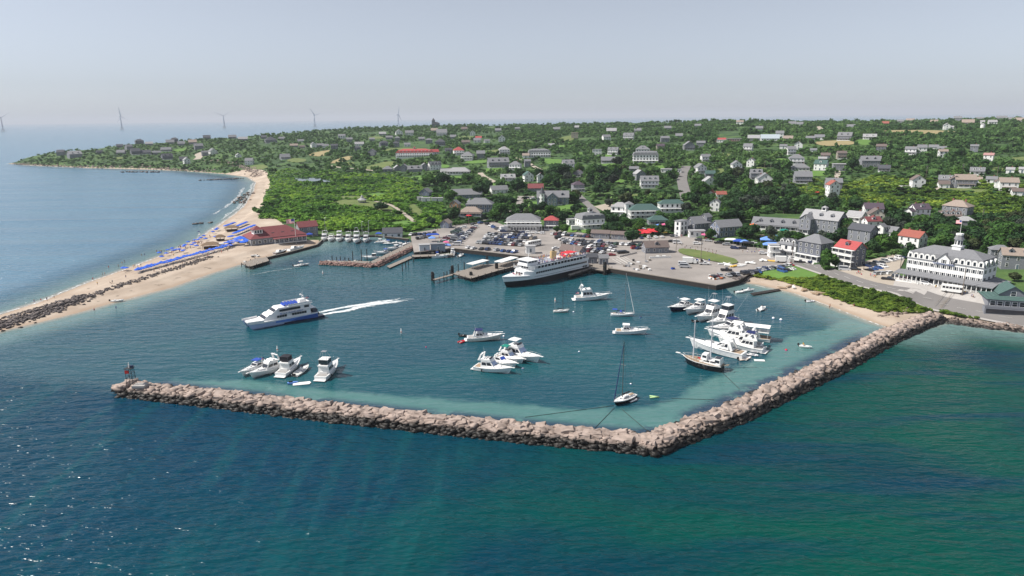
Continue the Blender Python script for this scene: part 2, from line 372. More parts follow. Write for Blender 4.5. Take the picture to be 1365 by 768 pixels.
# ---- breakwater centre lines are needed by the water colour
BW1 = gp([(173, 521.5), (320, 538.5), (500, 559.5), (700, 580.5), (868, 596)])
BW2 = gp([(868, 596), (980, 553), (1110, 490), (1180, 452), (1248, 424)])
BWC = BW1 + BW2[1:]
SHOAL = gp([(195, 516), (235, 505), (330, 507), (430, 517), (520, 524), (600, 531), (680, 538), (790, 544), (870, 541), (900, 528), (935, 508), (960, 497), (990, 484), (1015, 474), (1040, 452),
            (1090, 440), (1125, 425), (1200, 441), (1240, 432), (1110, 480), (985, 540), (868, 588), (700, 575), (500, 555), (320, 532)])
# ---- water
m = bpy.data.materials.new('sea_water'); m.use_nodes = True; t, N, L, B = nodes(m)
geo = N('ShaderNodeNewGeometry'); pos = geo.outputs['Position']
big = noise(t, mapping(t, pos, (0.012, 0.02, 0), R(12)), 1.0, 3, 0.55, 0.4)
streak = noise(t, mapping(t, pos, (0.15, 0.014, 0), R(2)), 1.0, 4, 0.55, 0.9); streak2 = noise(t, mapping(t, pos, (0.012, 0.10, 0), R(24)), 1.0, 3, 0.55, 0.3)
sx = N('ShaderNodeSeparateXYZ'); L(pos, sx.inputs[0])
leftness = mrange(t, mth(t, 'ADD', sx.outputs['X'], mth(t, 'MULTIPLY', sx.outputs['Y'], -0.25)), 35, -130)
teal = (0.0001, 0.060, 0.047); blue = (0.001, 0.038, 0.082); deep = (0.0002, 0.036, 0.054)
c0 = mix(t, mrange(t, big, 0.42, 0.62), teal, deep)
c1 = mix(t, mth(t, 'MULTIPLY', leftness, 0.85), c0, blue)
c1 = mix(t, mth(t, 'MULTIPLY', mth(t, 'MULTIPLY', mrange(t, streak, 0.44, 0.72), mrange(t, sx.outputs['X'], 15, -25)), 0.24), c1, (0.008, 0.115, 0.115))
c1 = mix(t, mth(t, 'MULTIPLY', mth(t, 'MULTIPLY', mrange(t, streak2, 0.48, 0.66), mrange(t, sx.outputs['X'], 0, 40)), 0.7), c1, (0.001, 0.035, 0.066))
harb = attr(t, 'harbour'); c2 = mix(t, mrange(t, harb, -6, 10), c1, mix(t, mrange(t, big, 0.4, 0.65), (0.006, 0.062, 0.090), (0.008, 0.078, 0.096)))
wob = mth(t, 'MULTIPLY', mth(t, 'SUBTRACT', noise(t, pos, 0.12, 4), 0.5), 9.0)
sh = mth(t, 'ADD', attr(t, 'shoal'), wob)
sandn = mix(t, noise(t, mapping(t, pos, (0.2, 0.5, 0), R(-30)), 0.7, 4), (0.075, 0.195, 0.185), (0.13, 0.26, 0.235))
weed = noise(t, mapping(t, pos, (1, 1, 0)), 0.045, 5, 0.6)
c3 = mix(t, mth(t, 'MULTIPLY', mrange(t, sh, -1.0, 3.0), 0.72), c2, sandn)
c3 = mix(t, mth(t, 'MULTIPLY', mth(t, 'MULTIPLY', mrange(t, sh, -4.0, 1.0), mrange(t, attr(t, 'rocks'), 11.5, 7.0)), mrange(t, weed, 0.40, 0.48)), c3, (0.022, 0.05, 0.085))
shore = mth(t, 'ADD', attr(t, 'shore'), mth(t, 'MULTIPLY', wob, 0.4))
c4 = mix(t, mth(t, 'MULTIPLY', mrange(t, shore, 26, 2), 0.75), c3, (0.17, 0.27, 0.26))
c4 = mix(t, mth(t, 'MULTIPLY', mrange(t, shore, 5, -0.5), 0.8), c4, (0.38, 0.33, 0.27))
rockdark = mrange(t, attr(t, 'rocks'), 9.5, 6.5)
ocean = attr(t, 'ocean')
c4 = mix(t, mth(t, 'MULTIPLY', mrange(t, ocean, -5, 40), 0.9), c4, mix(t, noise(t, mapping(t, pos, (0.01, 0.03, 0)), 1.0, 3), (0.085, 0.185, 0.29), (0.13, 0.26, 0.35)))
L(c4, B.inputs['Base Color'])
rip = noise(t, mapping(t, pos, (0.42, 1.25, 0.8), R(24)), 1.0, 2, 0.5, 0.3)
chop = noise(t, mapping(t, pos, (0.5, 1.4, 0.6), R(14)), 0.26, 2, 0.5, 0.3)
swell = noise(t, mapping(t, pos, (0.12, 1.0, 0), R(14)), 0.03, 2, 0.4, 0.5)
calm = mrange(t, harb, -6, 10, 1.0, 0.36)
hsum = mth(t, 'ADD', mth(t, 'MULTIPLY', rip, 0.55), mth(t, 'MULTIPLY', chop, 1.5))
hsum = mth(t, 'ADD', mth(t, 'MULTIPLY', hsum, calm), mth(t, 'MULTIPLY', mth(t, 'MULTIPLY', swell, mrange(t, ocean, -5, 40)), 8.0))
bp = N('ShaderNodeBump'); bp.inputs['Distance'].default_value = 1.0; bp.inputs['Strength'].default_value = 0.8; L(hsum, bp.inputs['Height']); L(bp.outputs[0], B.inputs['Normal'])
B.inputs['IOR'].default_value = 1.33; L(mrange(t, mth(t, 'MAXIMUM', harb, ocean), -6, 12, 0.17, 0.42), B.inputs['Specular IOR Level'])
L(mrange(t, harb, -6, 10, 0.20, 0.10), B.inputs['Roughness'])
WATER = m
th = np.linspace(R(-50), R(50), 640); rr = np.concatenate([np.geomspace(60, 1500, 620), np.geomspace(1520, 46000, 60)])
gx = np.sin(th)[None] * rr[:, None]; gy = np.cos(th)[None] * rr[:, None]
_sl = sdist(gx, gy, LAND)
HARB_POLY = BWC + gp([(1258, 427), (1200, 441), (1120, 413), (1060, 391), (985, 376), (812, 360), (600, 339), (436, 313.5), (345, 345), (280, 365), (165, 400), (0, 442), (-90, 468)]) + [G(-60, 500), G(60, 512)]
OCEAN_POLY = [(-900, 200)] + [G(-90, 450), G(0, 420), G(130, 372), G(262, 320), G(324, 277), G(341, 243), G(245, 228), G(30, 220), (-700, 1300), (-3000, 3000), (-3000, 300)]
_oc = np.maximum(sdist(gx, gy, OCEAN_POLY), np.where(rr[:, None] > 1600, 100, -200))
keep = (_sl[:-1, :-1] < 14) | (_sl[1:, 1:] < 14)
me = fan_mesh('sea', th, rr, np.zeros_like(gx), keep, [WATER], None,
              dict(harbour=sdist(gx, gy, HARB_POLY), shoal=sdist(gx, gy, SHOAL), shore=np.where(gx > 95, -_sl, np.where((_oc > -30) | (gx < -80), -_sl, 60)), rocks=seg_dist(gx, gy, BWC, False), ocean=_oc))
struct(put('sea', me))

# ---- island ground split by what covers it
SAND_W = gp([(-95, 470), (0, 444), (60, 430), (100, 420), (165, 402), (230, 385), (280, 367), (322, 354), (345, 347), (400, 333), (424, 327), (424, 321), (408, 322), (385, 318), (372, 300), (344, 298), (352, 278), (350, 266), (360, 250),
             (356, 237), (345, 231), (318, 232), (300, 232), (245, 228.1), (205, 226), (120, 224), (30, 220), (8, 218.3), (30, 222), (120, 226), (245, 230), (300, 234), (331, 238), (337, 243), (334, 255), (320, 277), (300, 292), (258, 320), (196, 347), (126, 372), (56, 400), (-4, 420), (-95, 450)])
SAND2_W = gp([(975, 374), (1000, 370), (1020, 370), (1045, 378), (1075, 386), (1105, 397), (1140, 410), (1170, 417), (1210, 417), (1245, 414), (1300, 425), (1365, 431), (1420, 440), (1420, 455), (1235, 440), (1200, 446), (1120, 418), (1060, 396), (1010, 384)])
_sand = inside(_gx, _gy, SAND_W) | inside(_gx, _gy, SAND2_W)
# scrub ground
m = mat('scrub_ground', (0.035, 0.07, 0.022), 0.95, 0.55, 0.05); 
t, N, L, B = nodes(m); geo = N('ShaderNodeNewGeometry')
nn = noise(t, geo.outputs['Position'], 0.035, 6, 0.65)
L(ramp(t, nn, [(0.3, (0.018, 0.042, 0.016)), (0.48, (0.04, 0.09, 0.024)), (0.6, (0.075, 0.14, 0.032)), (0.75, (0.11, 0.16, 0.045))]), B.inputs['Base Color'])
SCRUB = m
m = mat('beach_sand', (0.50, 0.40, 0.30), 0.95, 0.2, 0.1); t, N, L, B = nodes(m); geo = N('ShaderNodeNewGeometry'); p = geo.outputs['Position']
base = ramp(t, noise(t, p, 0.06, 5, 0.6), [(0.3, (0.36, 0.285, 0.22)), (0.55, (0.46, 0.38, 0.305)), (0.75, (0.54, 0.46, 0.375))])
sz = N('ShaderNodeSeparateXYZ'); L(p, sz.inputs[0])
wet = mrange(t, mth(t, 'ADD', sz.outputs['Z'], mth(t, 'MULTIPLY', noise(t, p, 0.1, 3), 0.3)), 0.55, 0.2)
wrack = mth(t, 'MULTIPLY', mrange(t, noise(t, mapping(t, p, (0.5, 0.5, 0)), 0.35, 5, 0.7), 0.58, 0.66), mth(t, 'MULTIPLY', mrange(t, sz.outputs['Z'], 0.35, 0.5), mrange(t, sz.outputs['Z'], 1.0, 0.7)))
cc = mix(t, mth(t, 'MULTIPLY', wet, 0.6), base, (0.33, 0.24, 0.17)); cc = mix(t, mth(t, 'MULTIPLY', wrack, 0.85), cc, (0.06, 0.045, 0.035)); L(cc, B.inputs['Base Color'])
SAND = m
ms = hgt(_gx, _gy, False); ms = np.where(_inlot, np.minimum(ms, LOT_Z - 0.9), ms)
ok = np.maximum.reduce([ms[:-1, :-1], ms[1:, :-1], ms[:-1, 1:], ms[1:, 1:]]) > -0.9
fs = _sand[:-1, :-1]
struct(put('terrain', fan_mesh('terrain', _TH, _RR, ms, ok & ~fs, [SCRUB])))
struct(put('beach', fan_mesh('beach', _TH, _RR, ms, ok & fs, [SAND])))
del gx, gy, _sl, _oc

# ---- sheets draped over the ground
def drape(name, wpoly, material, dz=0.25, step=None, kind='structure'):
    pts = [Vector((x, y, 0)) for x, y in wpoly]
    bm = bmesh.new(); vs = [bm.verts.new(p) for p in pts]; f = bm.faces.new(vs)
    bmesh.ops.triangulate(bm, faces=[f])
    size = max(max(p.x for p in pts) - min(p.x for p in pts), max(p.y for p in pts) - min(p.y for p in pts))
    step = step or max(2.5, size / 22)
    for _ in range(7):
        long = [e for e in bm.edges if e.calc_length() > step]
        if not long: break
        bmesh.ops.subdivide_edges(bm, edges=long, cuts=1); bmesh.ops.triangulate(bm, faces=[f for f in bm.faces if len(f.verts) > 3])
    X = np.array([v.co.x for v in bm.verts]); Y = np.array([v.co.y for v in bm.verts]); Z = hgrid(X, Y) + dz
    for v, z in zip(bm.verts, Z): v.co.z = z
    bmesh.ops.recalc_face_normals(bm, faces=bm.faces)
    if sum(f.normal.z for f in bm.faces) < 0: bmesh.ops.reverse_faces(bm, faces=bm.faces)
    me = bpy.data.meshes.new(name); bm.to_mesh(me); bm.free(); me.materials.append(material)
    o = put(name, me); o['kind'] = kind; return o
def wp(pts): return [(q[0], q[1]) for q in Tm([p[0] for p in pts], [p[1] for p in pts])]
def soften(poly, n=3, amp=0.0):
    """rounded, slightly ragged outline"""
    P = [Vector(p) for p in poly]
    for _ in range(n):
        Q = []
        for i in range(len(P)):
            a, b = P[i], P[(i + 1) % len(P)]; Q += [a * .75 + b * .25, a * .25 + b * .75]
        P = Q
    c = sum(P, Vector((0, 0))) / len(P)
    return [tuple(p + (p - c) * random.uniform(-amp, amp)) for p in P]
def grassy(name, c1, c2):
    m = mat(name, c1, 0.95, 0.1, 0.3); t, N, L, B = nodes(m); g = N('ShaderNodeNewGeometry')
    L(ramp(t, noise(t, g.outputs['Position'], 0.12, 6, 0.7), [(0.3, c1), (0.7, c2)]), B.inputs['Base Color']); return m
LAWN = grassy('mown_grass', (0.085, 0.185, 0.03), (0.125, 0.235, 0.045)); MEADOW = grassy('rough_meadow', (0.09, 0.14, 0.035), (0.17, 0.20, 0.065)); HAY = grassy('dry_hay', (0.27, 0.23, 0.11), (0.36, 0.29, 0.15))
LAWNS = [('lawn', LAWN, [(778, 230), (834, 223), (829, 218), (804, 218.5), (787, 221)]), ('lawn', LAWN, [(712, 211), (760, 213), (768, 222), (730, 220)]),
         ('lawn', LAWN, [(542, 234), (594, 235), (626, 236), (616, 245), (594, 246), (560, 243)]), ('lawn', MEADOW, [(505, 199), (547, 197), (556, 200), (512, 203)]),
         ('field', HAY, [(405, 206), (437, 200), (450, 201), (427, 210)]), ('field', HAY, [(437, 217), (464, 207), (474, 211), (444, 219)]),
         ('field', MEADOW, [(479, 225), (514, 215), (531, 216), (524, 222), (499, 227)]),
         ('lawn', MEADOW, [(433, 273), (458, 266), (492, 268), (519, 274), (529, 285), (512, 285), (492, 277), (458, 276)]), ('lawn', MEADOW, [(450, 262), (490, 262), (488, 266), (455, 266)]), ('lawn', LAWN, [(488, 258), (518, 258), (512, 262), (486, 263)]),
         ('lawn', LAWN, [(503, 300), (539, 293), (562, 299), (557, 303), (525, 303)]), ('lawn', MEADOW, [(546, 272), (556, 273), (566, 286), (556, 290), (545, 280)]),
         ('field', HAY, [(1161, 175), (1237, 173.5), (1281, 176), (1279, 180), (1197, 180.5)]), ('field', HAY, [(1081, 188), (1139, 187.5), (1142, 193), (1096, 196)]), ('field', LAWN, [(1137, 185.5), (1163, 186), (1161, 194), (1144, 193.5)]),
         ('lawn', LAWN, [(1058, 231), (1096, 227), (1113, 235), (1065, 236)]), ('lawn', MEADOW, [(1238, 256), (1250, 251), (1302, 252), (1332, 255), (1365, 262), (1330, 259), (1275, 258)]),
         ('lawn', LAWN, [(1017, 264), (1045, 262), (1042, 268), (1030, 275), (1018, 270)]), ('lawn', LAWN, [(702, 269), (729, 270), (777, 273), (779, 284), (729, 286), (703, 283)]),
         ('field', MEADOW, [(636, 203), (679, 197), (681, 201), (646, 206.5)]), ('field', MEADOW, [(755, 182), (765, 180), (772, 186), (735, 191), (730, 188)]), ('lawn', LAWN, [(802, 207), (812, 206), (818, 211), (808, 212)]),
         ('lawn', LAWN, [(750, 304), (768, 300), (772, 309), (756, 311)]), ('lawn', LAWN, [(776, 304), (792, 307), (786, 311), (774, 311)]), ('field', MEADOW, [(1195, 166), (1230, 165), (1232, 169), (1198, 169)]), ('field', LAWN, [(1303, 187), (1340, 181), (1342, 185), (1315, 190)]),
         ('field', MEADOW, [(1340, 212), (1365, 209), (1380, 213), (1345, 216)]), ('lawn', LAWN, [(1170, 348), (1186, 340), (1192, 345), (1176, 352)]), ('field', MEADOW, [(330, 222), (352, 219), (360, 224), (340, 227)]),
         ('field', LAWN, [(228, 200), (250, 197), (252, 201), (230, 203)]), ('field', MEADOW, [(145, 211), (165, 209), (165, 212), (148, 213)]), ('lawn', MEADOW, [(905, 331), (935, 334.5), (957, 339.5), (988, 347.5), (976, 354), (959, 350.5), (945, 347.5), (903, 338.5)]),
         ('field', LAWN, [(1010, 366), (1045, 357), (1070, 352), (1078, 357), (1100, 364), (1085, 372), (1050, 372), (1020, 371)]), ('field', LAWN, [(478, 205), (500, 203), (496, 206), (480, 208)]), ('lawn', LAWN, [(616, 216), (650, 213), (652, 217), (625, 219)]), ('lawn', LAWN, [(560, 214), (578, 214), (580, 217), (562, 218)]), ('lawn', LAWN, [(1148, 247), (1160, 244), (1166, 249), (1152, 251)]),
         ('lawn', LAWN, [(643, 226), (665, 222), (672, 227), (650, 232)]), ('lawn', MEADOW, [(952, 225), (968, 225), (970, 236), (958, 238)]), ('field', MEADOW, [(832, 165), (860, 166), (858, 168), (834, 168)])]
for a_, b_, c_ in ((590, 222, 0), (660, 213.5, 1), (832, 200, 1), (772, 205, 0), (700, 190, 1), (880, 223, 0), (992, 236, 0), (1012, 226, 1), (1102, 221, 0), (1040, 214, 0), (1203, 222, 1), (1252, 222, 0), (1330, 226, 1), (962, 207, 1), (1150, 207, 0), (930, 186, 1), (1065, 180, 1), (620, 184, 1), (500, 184, 1), (560, 200, 0), (395, 214, 1), (465, 218, 1), (745, 196, 0), (1100, 201, 1), (1290, 195, 1), (1185, 196, 0), (655, 247, 0), (820, 242, 0), (845, 262, 1)):
    q_ = random.uniform(9, 17); e_ = q_ * .15 + (b_ - 180) * .03; LAWNS.append(('lawn', (LAWN, MEADOW)[c_], [(a_ - q_, b_ + e_ * .3), (a_ - q_ * .2, b_ - e_), (a_ + q_, b_ - e_ * .4), (a_ + q_ * .4, b_ + e_)]))
LAWN_W = []
for nm, mt, px in LAWNS:
    w = wp(px)
    if any(math.isnan(a) for p in w for a in p): continue
    w = soften(w, 3, 0.03); LAWN_W.append(w); drape(nm, w, mt, 0.35)
POND_W = soften(wp([(389, 239), (408, 236.5), (440, 240), (443, 243), (420, 243.5), (400, 242.5)]), 3, 0.02)
pm = mat('pond_water', (0.03, 0.05, 0.05), 0.06, 0.2, 0.1, spec=0.6); pz = min(float(hgrid(np.array([x]), np.array([y]))[0]) for x, y in POND_W)
drape('pond', POND_W, pm, 0.45)
# ---- paved waterfront and roads
m = mat('worn_asphalt', (0.25, 0.235, 0.225), 0.9, 0.1, 0.1); t, N, L, B = nodes(m); g = N('ShaderNodeNewGeometry')
a1 = ramp(t, noise(t, g.outputs['Position'], 0.045, 6, 0.65), [(0.3, (0.235, 0.215, 0.20)), (0.5, (0.30, 0.275, 0.255)), (0.72, (0.38, 0.345, 0.32))])
pat = mrange(t, noise(t, mapping(t, g.outputs['Position'], (0.05, 0.12, 0), 0.4), 1.0, 2), 0.60, 0.64); L(mix(t, mth(t, 'MULTIPLY', pat, 0.35), a1, (0.17, 0.16, 0.155)), B.inputs['Base Color'])
ASPH = m
ROADM = mat('road_asphalt', (0.20, 0.19, 0.185), 0.9, 0.18, 0.12); GRAVEL = mat('gravel_drive', (0.40, 0.35, 0.29), 0.95, 0.15, 0.3); LINE = mat('road_paint', (0.7, 0.7, 0.66), 0.8, 0.15, 2)
mb = MB(); mb.prism(LOT_W, -2.5, LOT_Z, 0, 1); struct(mb.build('parking_lot', [ASPH, WOOD_DK]))
def ribbon(name, px, width, material, dz=0.3, world=False, n=6):
    P = [Vector(p) for p in (px if world else wp(px))]; Q = []
    for i in range(len(P) - 1):
        for k in range(n):
            u = k / n; a = P[max(i - 1, 0)]; b = P[i]; c = P[i + 1]; d = P[min(i + 2, len(P) - 1)]
            Q.append(0.5 * (2 * b + (c - a) * u + (2 * a - 5 * b + 4 * c - d) * u * u + (3 * b - a - 3 * c + d) * u ** 3))
    Q.append(P[-1]); vs = []; fs = []
    for i, q in enumerate(Q):
        tn = (Q[min(i + 1, len(Q) - 1)] - Q[max(i - 1, 0)]).normalized(); nn = Vector((-tn.y, tn.x))
        for s in (-.5, -.17, .17, .5): vs.append((q + nn * width * s))
    X = np.array([v.x for v in vs]); Y = np.array([v.y for v in vs]); Z = hgrid(X, Y) + dz
    Zr = Z.reshape(-1, 4)
    V = np.stack([X, Y, Zr.ravel()], -1); fs = [(4 * i + k, 4 * i + k + 1, 4 * i + k + 5, 4 * i + k + 4) for i in range(len(Q) - 1) for k in range(3)]
    o = put(name, np_mesh(name, V, [f[::-1] for f in fs], [material], None, True)); return struct(o), Q
SHORE_ROAD = [(1045, 345), (1085, 357), (1112, 366), (1160, 381), (1230, 398), (1300, 416), (1390, 434)]
_, RQ = ribbon('road', SHORE_ROAD, 10.5, ROADM, 0.42)
ribbon('pavement', [(RQ[i].x - 5.2, RQ[i].y - 3.4) for i in range(4, len(RQ), 4)], 1.8, CONC, 0.5, True)
ribbon('road', [(916, 268), (911, 250), (909, 238), (912, 229), (915, 222)], 9.5, ROADM, 0.6)
ribbon('road', [(800, 290), (788, 277), (774, 264), (768, 258)], 6, ROADM, 0.4)
ribbon('road', [(1092, 176), (1094, 172), (1090, 169)], 8, GRAVEL, 0.8); ribbon('road', [(660, 244), (645, 236), (640, 231)], 6, GRAVEL, 0.6); ribbon('path', [(440, 221), (455, 224), (480, 226), (505, 229)], 4, GRAVEL, 0.5)
ribbon('path', [(500, 269), (518, 273), (530, 279), (541, 287), (552, 296)], 3.5, GRAVEL, 0.4); ribbon('road', [(262, 213), (266, 209), (264, 206), (270, 203)], 12, GRAVEL, 0.5); ribbon('path', [(1242, 255), (1252, 251), (1262, 248)], 4, GRAVEL, 0.6)
ribbon('path', [(688, 211), (700, 215), (716, 225), (735, 232)], 5, GRAVEL, 0.6); ribbon('path', [(1113, 239), (1117, 231), (1112, 226)], 5, GRAVEL, 0.6)
drape('car_park', wp([(673, 283), (703, 283), (704, 277), (696, 274), (699, 263), (713, 262), (712, 267), (720, 268), (690, 262), (674, 277)][:6] + [(690, 262), (688, 274)]), ASPH, 0.4)
drape('forecourt', wp([(1118, 362), (1142, 352), (1190, 340), (1206, 346), (1196, 366), (1200, 384), (1160, 376)]), GRAVEL, 0.36)
FC2 = wp([(1188, 388), (1194, 372), (1260, 380), (1322, 393), (1350, 408), (1345, 422), (1300, 413), (1236, 398)]); drape('forecourt', FC2, CONC, 0.38)
drape('driveway', wp([(792, 276), (812, 271), (823, 276), (806, 283)]), GRAVEL, 0.4)
drape('car_park', wp([(860, 306), (895, 300), (905, 306), (870, 312)]), ASPH, 0.4)
PAVED_W = [FC2, wp([(673, 283), (703, 283), (704, 277), (696, 274), (699, 263), (713, 262), (690, 262), (688, 274)]), wp([(1118, 362), (1142, 352), (1190, 340), (1206, 346), (1196, 366), (1200, 384), (1160, 376)]), wp([(792, 276), (812, 271), (823, 276), (806, 283)])]
# ---- painted bays on the lots
mb = MB()
for x0, y0, x1, y1, n in ((816, 345, 828, 352, 3), (822, 342, 836, 350, 3)):
    for k in range(n):
        a = G(x0 + k * 5, y0, LOT_Z); b = G(x1 + k * 5, y1, LOT_Z); d = Vector(b) - Vector(a); nn = Vector((-d.y, d.x)).normalized() * 0.12
        mb.add([(a[0] - nn.x, a[1] - nn.y, LOT_Z + .006), (a[0] + nn.x, a[1] + nn.y, LOT_Z + .006), (b[0] + nn.x, b[1] + nn.y, LOT_Z + .006), (b[0] - nn.x, b[1] - nn.y, LOT_Z + .006)], [(0, 1, 2, 3)])
struct(mb.build('road_markings', LINE))
mb = MB()
for i in range(2, len(RQ) - 2, 2):
    q = RQ[i]; r_ = RQ[i + 1]; d = (r_ - q).normalized(); nn = Vector((-d.y, d.x)) * 0.09; z = max(hz(q.x, q.y), hz(r_.x, r_.y)) + 0.55
    mb.add([(q.x - nn.x, q.y - nn.y, z), (q.x + nn.x, q.y + nn.y, z), (r_.x + nn.x, r_.y + nn.y, z), (r_.x - nn.x, r_.y - nn.y, z)], [(0, 1, 2, 3)])
struct(mb.build('road_markings', LINE))
# ---- surf along the ocean beach
FOAM = mat('sea_foam', (0.85, 0.86, 0.86), 0.6, 0.05, 0.6)
t, N, L, B = nodes(FOAM); g = N('ShaderNodeNewGeometry'); L(mrange(t, noise(t, g.outputs['Position'], 0.55, 6, 0.7), 0.45, 0.62), B.inputs['Alpha'])
def foam(px, w0, w1, off, z=0.12, name='surf_foam'):
    P = [Vector(p) for p in gp(px)]; Q = []
    for i in range(len(P) - 1):
        n = max(2, int((P[i + 1] - P[i]).length / 2.0))
        for k in range(n): Q.append(P[i].lerp(P[i + 1], k / n))
    vs = []
    for i, q in enumerate(Q):
        tn = (Q[min(i + 1, len(Q) - 1)] - Q[max(i - 1, 0)]).normalized(); nn = Vector((-tn.y, tn.x))
        w = (w0 + (w1 - w0) * (mnoise.noise((q.x * .06, q.y * .06, off)) * .5 + .5) ** 1.5 * 1.6) * .7; o = off + 1.2 * mnoise.noise((q.x * .05, q.y * .05, 7 + off))
        vs += [(q + nn * o).to_3d() + Vector((0, 0, z)), (q + nn * (o + w)).to_3d() + Vector((0, 0, z - 0.03))]
    fs = [(2 * i, 2 * i + 1, 2 * i + 3, 2 * i + 2) for i in range(len(Q) - 1)]
    return struct(put(name, np_mesh(name, [tuple(v) for v in vs], [f[::-1] for f in fs], [FOAM])), 'stuff')
_oc = SHORE_OCEAN[6:][::-1]
foam(_oc, .6, 3.2, -0.5); foam([(300, 293), (322, 278), (337, 256), (340, 244)], 1.0, 5, 2.0, 0.16); foam([(312, 276), (328, 262), (334, 250)], 1.5, 6, 6, 0.14); foam([(300, 285), (316, 275)], .8, 4, 8, 0.14)
foam([(6, 218.5), (60, 222.5), (120, 225)], 2, 10, 0, 0.1); foam([(70, 209.5), (100, 206), (128, 202.5)], 4, 12, 0, 0.1)
foam([(165, 401), (280, 366)], 0.2, 0.8, -0.3, 0.06); foam([(1000, 379), (1060, 392), (1120, 414), (1190, 440)][::-1], 0.2, 0.9, -0.3, 0.06); foam([(1262, 429), (1365, 443)], 0.4, 1.8, -1.5, 0.06)
# ---- haze
hb = MB(); hb.box(0, 20000, 130, 110000, 110000, 274); hzo = hb.build('haze', []) if False else None
hm = bpy.data.materials.new('haze_air'); hm.use_nodes = True; ht = hm.node_tree; ht.nodes.clear()
pv = ht.nodes.new('ShaderNodeVolumePrincipled'); pv.inputs['Color'].default_value = (0.84, 0.90, 1.0, 1); pv.inputs['Density'].default_value = 6.5e-5; pv.inputs['Anisotropy'].default_value = 0.05
ho = ht.nodes.new('ShaderNodeOutputMaterial'); ht.links.new(pv.outputs[0], ho.inputs['Volume'])
hb = MB(); hb.box(0, 20000, 130, 110000, 110000, 274); struct(hb.build('haze', hm), 'stuff')
# ================================================================ breakwater, sea walls, piers
def rock_mesh(seed, flat=0.62, sub=1):
    rnd = random.Random(seed); bm = bmesh.new(); bmesh.ops.create_cube(bm, size=1.0)
    bmesh.ops.subdivide_edges(bm, edges=bm.edges[:], cuts=1, use_grid_fill=True)
    for v in bm.verts:
        n = v.co.length; v.co *= 0.80 + 0.2 * (0.866 / max(n, .3)) ** .5
        v.co += Vector((rnd.uniform(-.11, .11), rnd.uniform(-.11, .11), rnd.uniform(-.09, .09)))
        v.co.z *= flat; v.co.x *= 1.15
    bmesh.ops.triangulate(bm, faces=bm.faces[:])
    me = bpy.data.meshes.new('boulder'); bm.to_mesh(me); bm.free(); return me
def rock_mat(name, top, dark, zlo, zhi):
    """pink granite, black weed and wetness up to the tide line"""
    m = mat(name, top, 0.9, 0.1, 1.0); t, N, L, B = nodes(m); g = N('ShaderNodeNewGeometry'); oi = N('ShaderNodeObjectInfo')
    s = N('ShaderNodeSeparateXYZ'); L(g.outputs['Position'], s.inputs[0])
    n = noise(t, g.outputs['Position'], 0.9, 5, 0.65); big = noise(t, g.outputs['Position'], 0.33, 2)
    c = ramp(t, big, [(0.30, tuple(a * 0.60 for a in top)), (0.5, top), (0.70, (top[0] * 1.18, top[1] * 1.2, top[2] * 1.22))])
    c = mix(t, mrange(t, n, 0.5, 0.75), c, tuple(a * 0.55 for a in top))
    tide = mrange(t, mth(t, 'ADD', s.outputs['Z'], mth(t, 'MULTIPLY', mth(t, 'SUBTRACT', n, 0.5), 1.4)), zhi, zlo)
    L(mix(t, tide, c, dark), B.inputs['Base Color']); L(mrange(t, tide, 0, 1, 0.9, 0.55), B.inputs['Roughness'])
    b = N('ShaderNodeBump'); b.inputs['Strength'].default_value = 0.5; b.inputs['Distance'].default_value = 0.3; L(n, b.inputs['Height']); L(b.outputs[0], B.inputs['Normal'])
    return m
GRAN = rock_mat('pink_granite', (0.37, 0.295, 0.255), (0.016, 0.014, 0.012), 1.4, 2.15)
DARKROCK = rock_mat('dark_riprap', (0.14, 0.12, 0.115), (0.02, 0.018, 0.017), 0.2, 0.6); BROWNROCK = rock_mat('brown_riprap', (0.30, 0.235, 0.20), (0.022, 0.019, 0.017), 0.4, 1.0)
BOULD = [rock_mesh(i) for i in range(10)]
for b in BOULD: b.materials.append(GRAN)
# centre line of the breakwater and a rubble mound along it
BWP = [Vector(p) for p in BWC]
def along(P, step):
    out = []
    for i in range(len(P) - 1):
        n = max(1, int((P[i + 1] - P[i]).length / step))
        for k in range(n): out.append((P[i].lerp(P[i + 1], k / n), (P[i + 1] - P[i]).normalized()))
    return out
HALF, TOPZ = 4.2, 2.0
cl = along(BWP, 2.0); secs = []
for q, d in cl:
    n = Vector((-d.y, d.x)); secs.append([tuple((q + n * a).to_3d() + Vector((0, 0, z))) for a, z in ((-HALF, -1.2), (-1.9, 1.35), (1.9, 1.35), (HALF, -1.2))])
mb = MB(); mb.loft(secs, 0, True, False); core = mb.build('breakwater_core', rock_mat('rubble_core', (0.06, 0.05, 0.045), (0.012, 0.011, 0.01), 0.7, 1.5)); struct(core)
core.name = 'breakwater'
spots = []
rows = [(-4.0, -.1, 1.0), (-3.6, .25, 1.05), (-3.15, .65, 1.15), (-2.7, 1.05, 1.2), (-2.2, 1.4, 1.3), (-1.4, 1.8, 1.55), (-.35, 1.92, 1.6), (.7, 1.92, 1.6), (1.7, 1.75, 1.55), (2.6, 1.3, 1.4), (3.4, .65, 1.3), (4.0, .1, 1.1)]
for off, z, sz in rows:
    L_ = along(BWP, sz * 0.86); 
    for q, d in L_:
        n = Vector((-d.y, d.x)); p = q + n * (off + random.uniform(-.35, .35)) + d * random.uniform(-.6, .6)
        spots.append((p.x, p.y, z + random.uniform(-.3, .3), sz * random.uniform(.6, 1.45), math.atan2(d.y, d.x) + random.uniform(-.5, .5)))
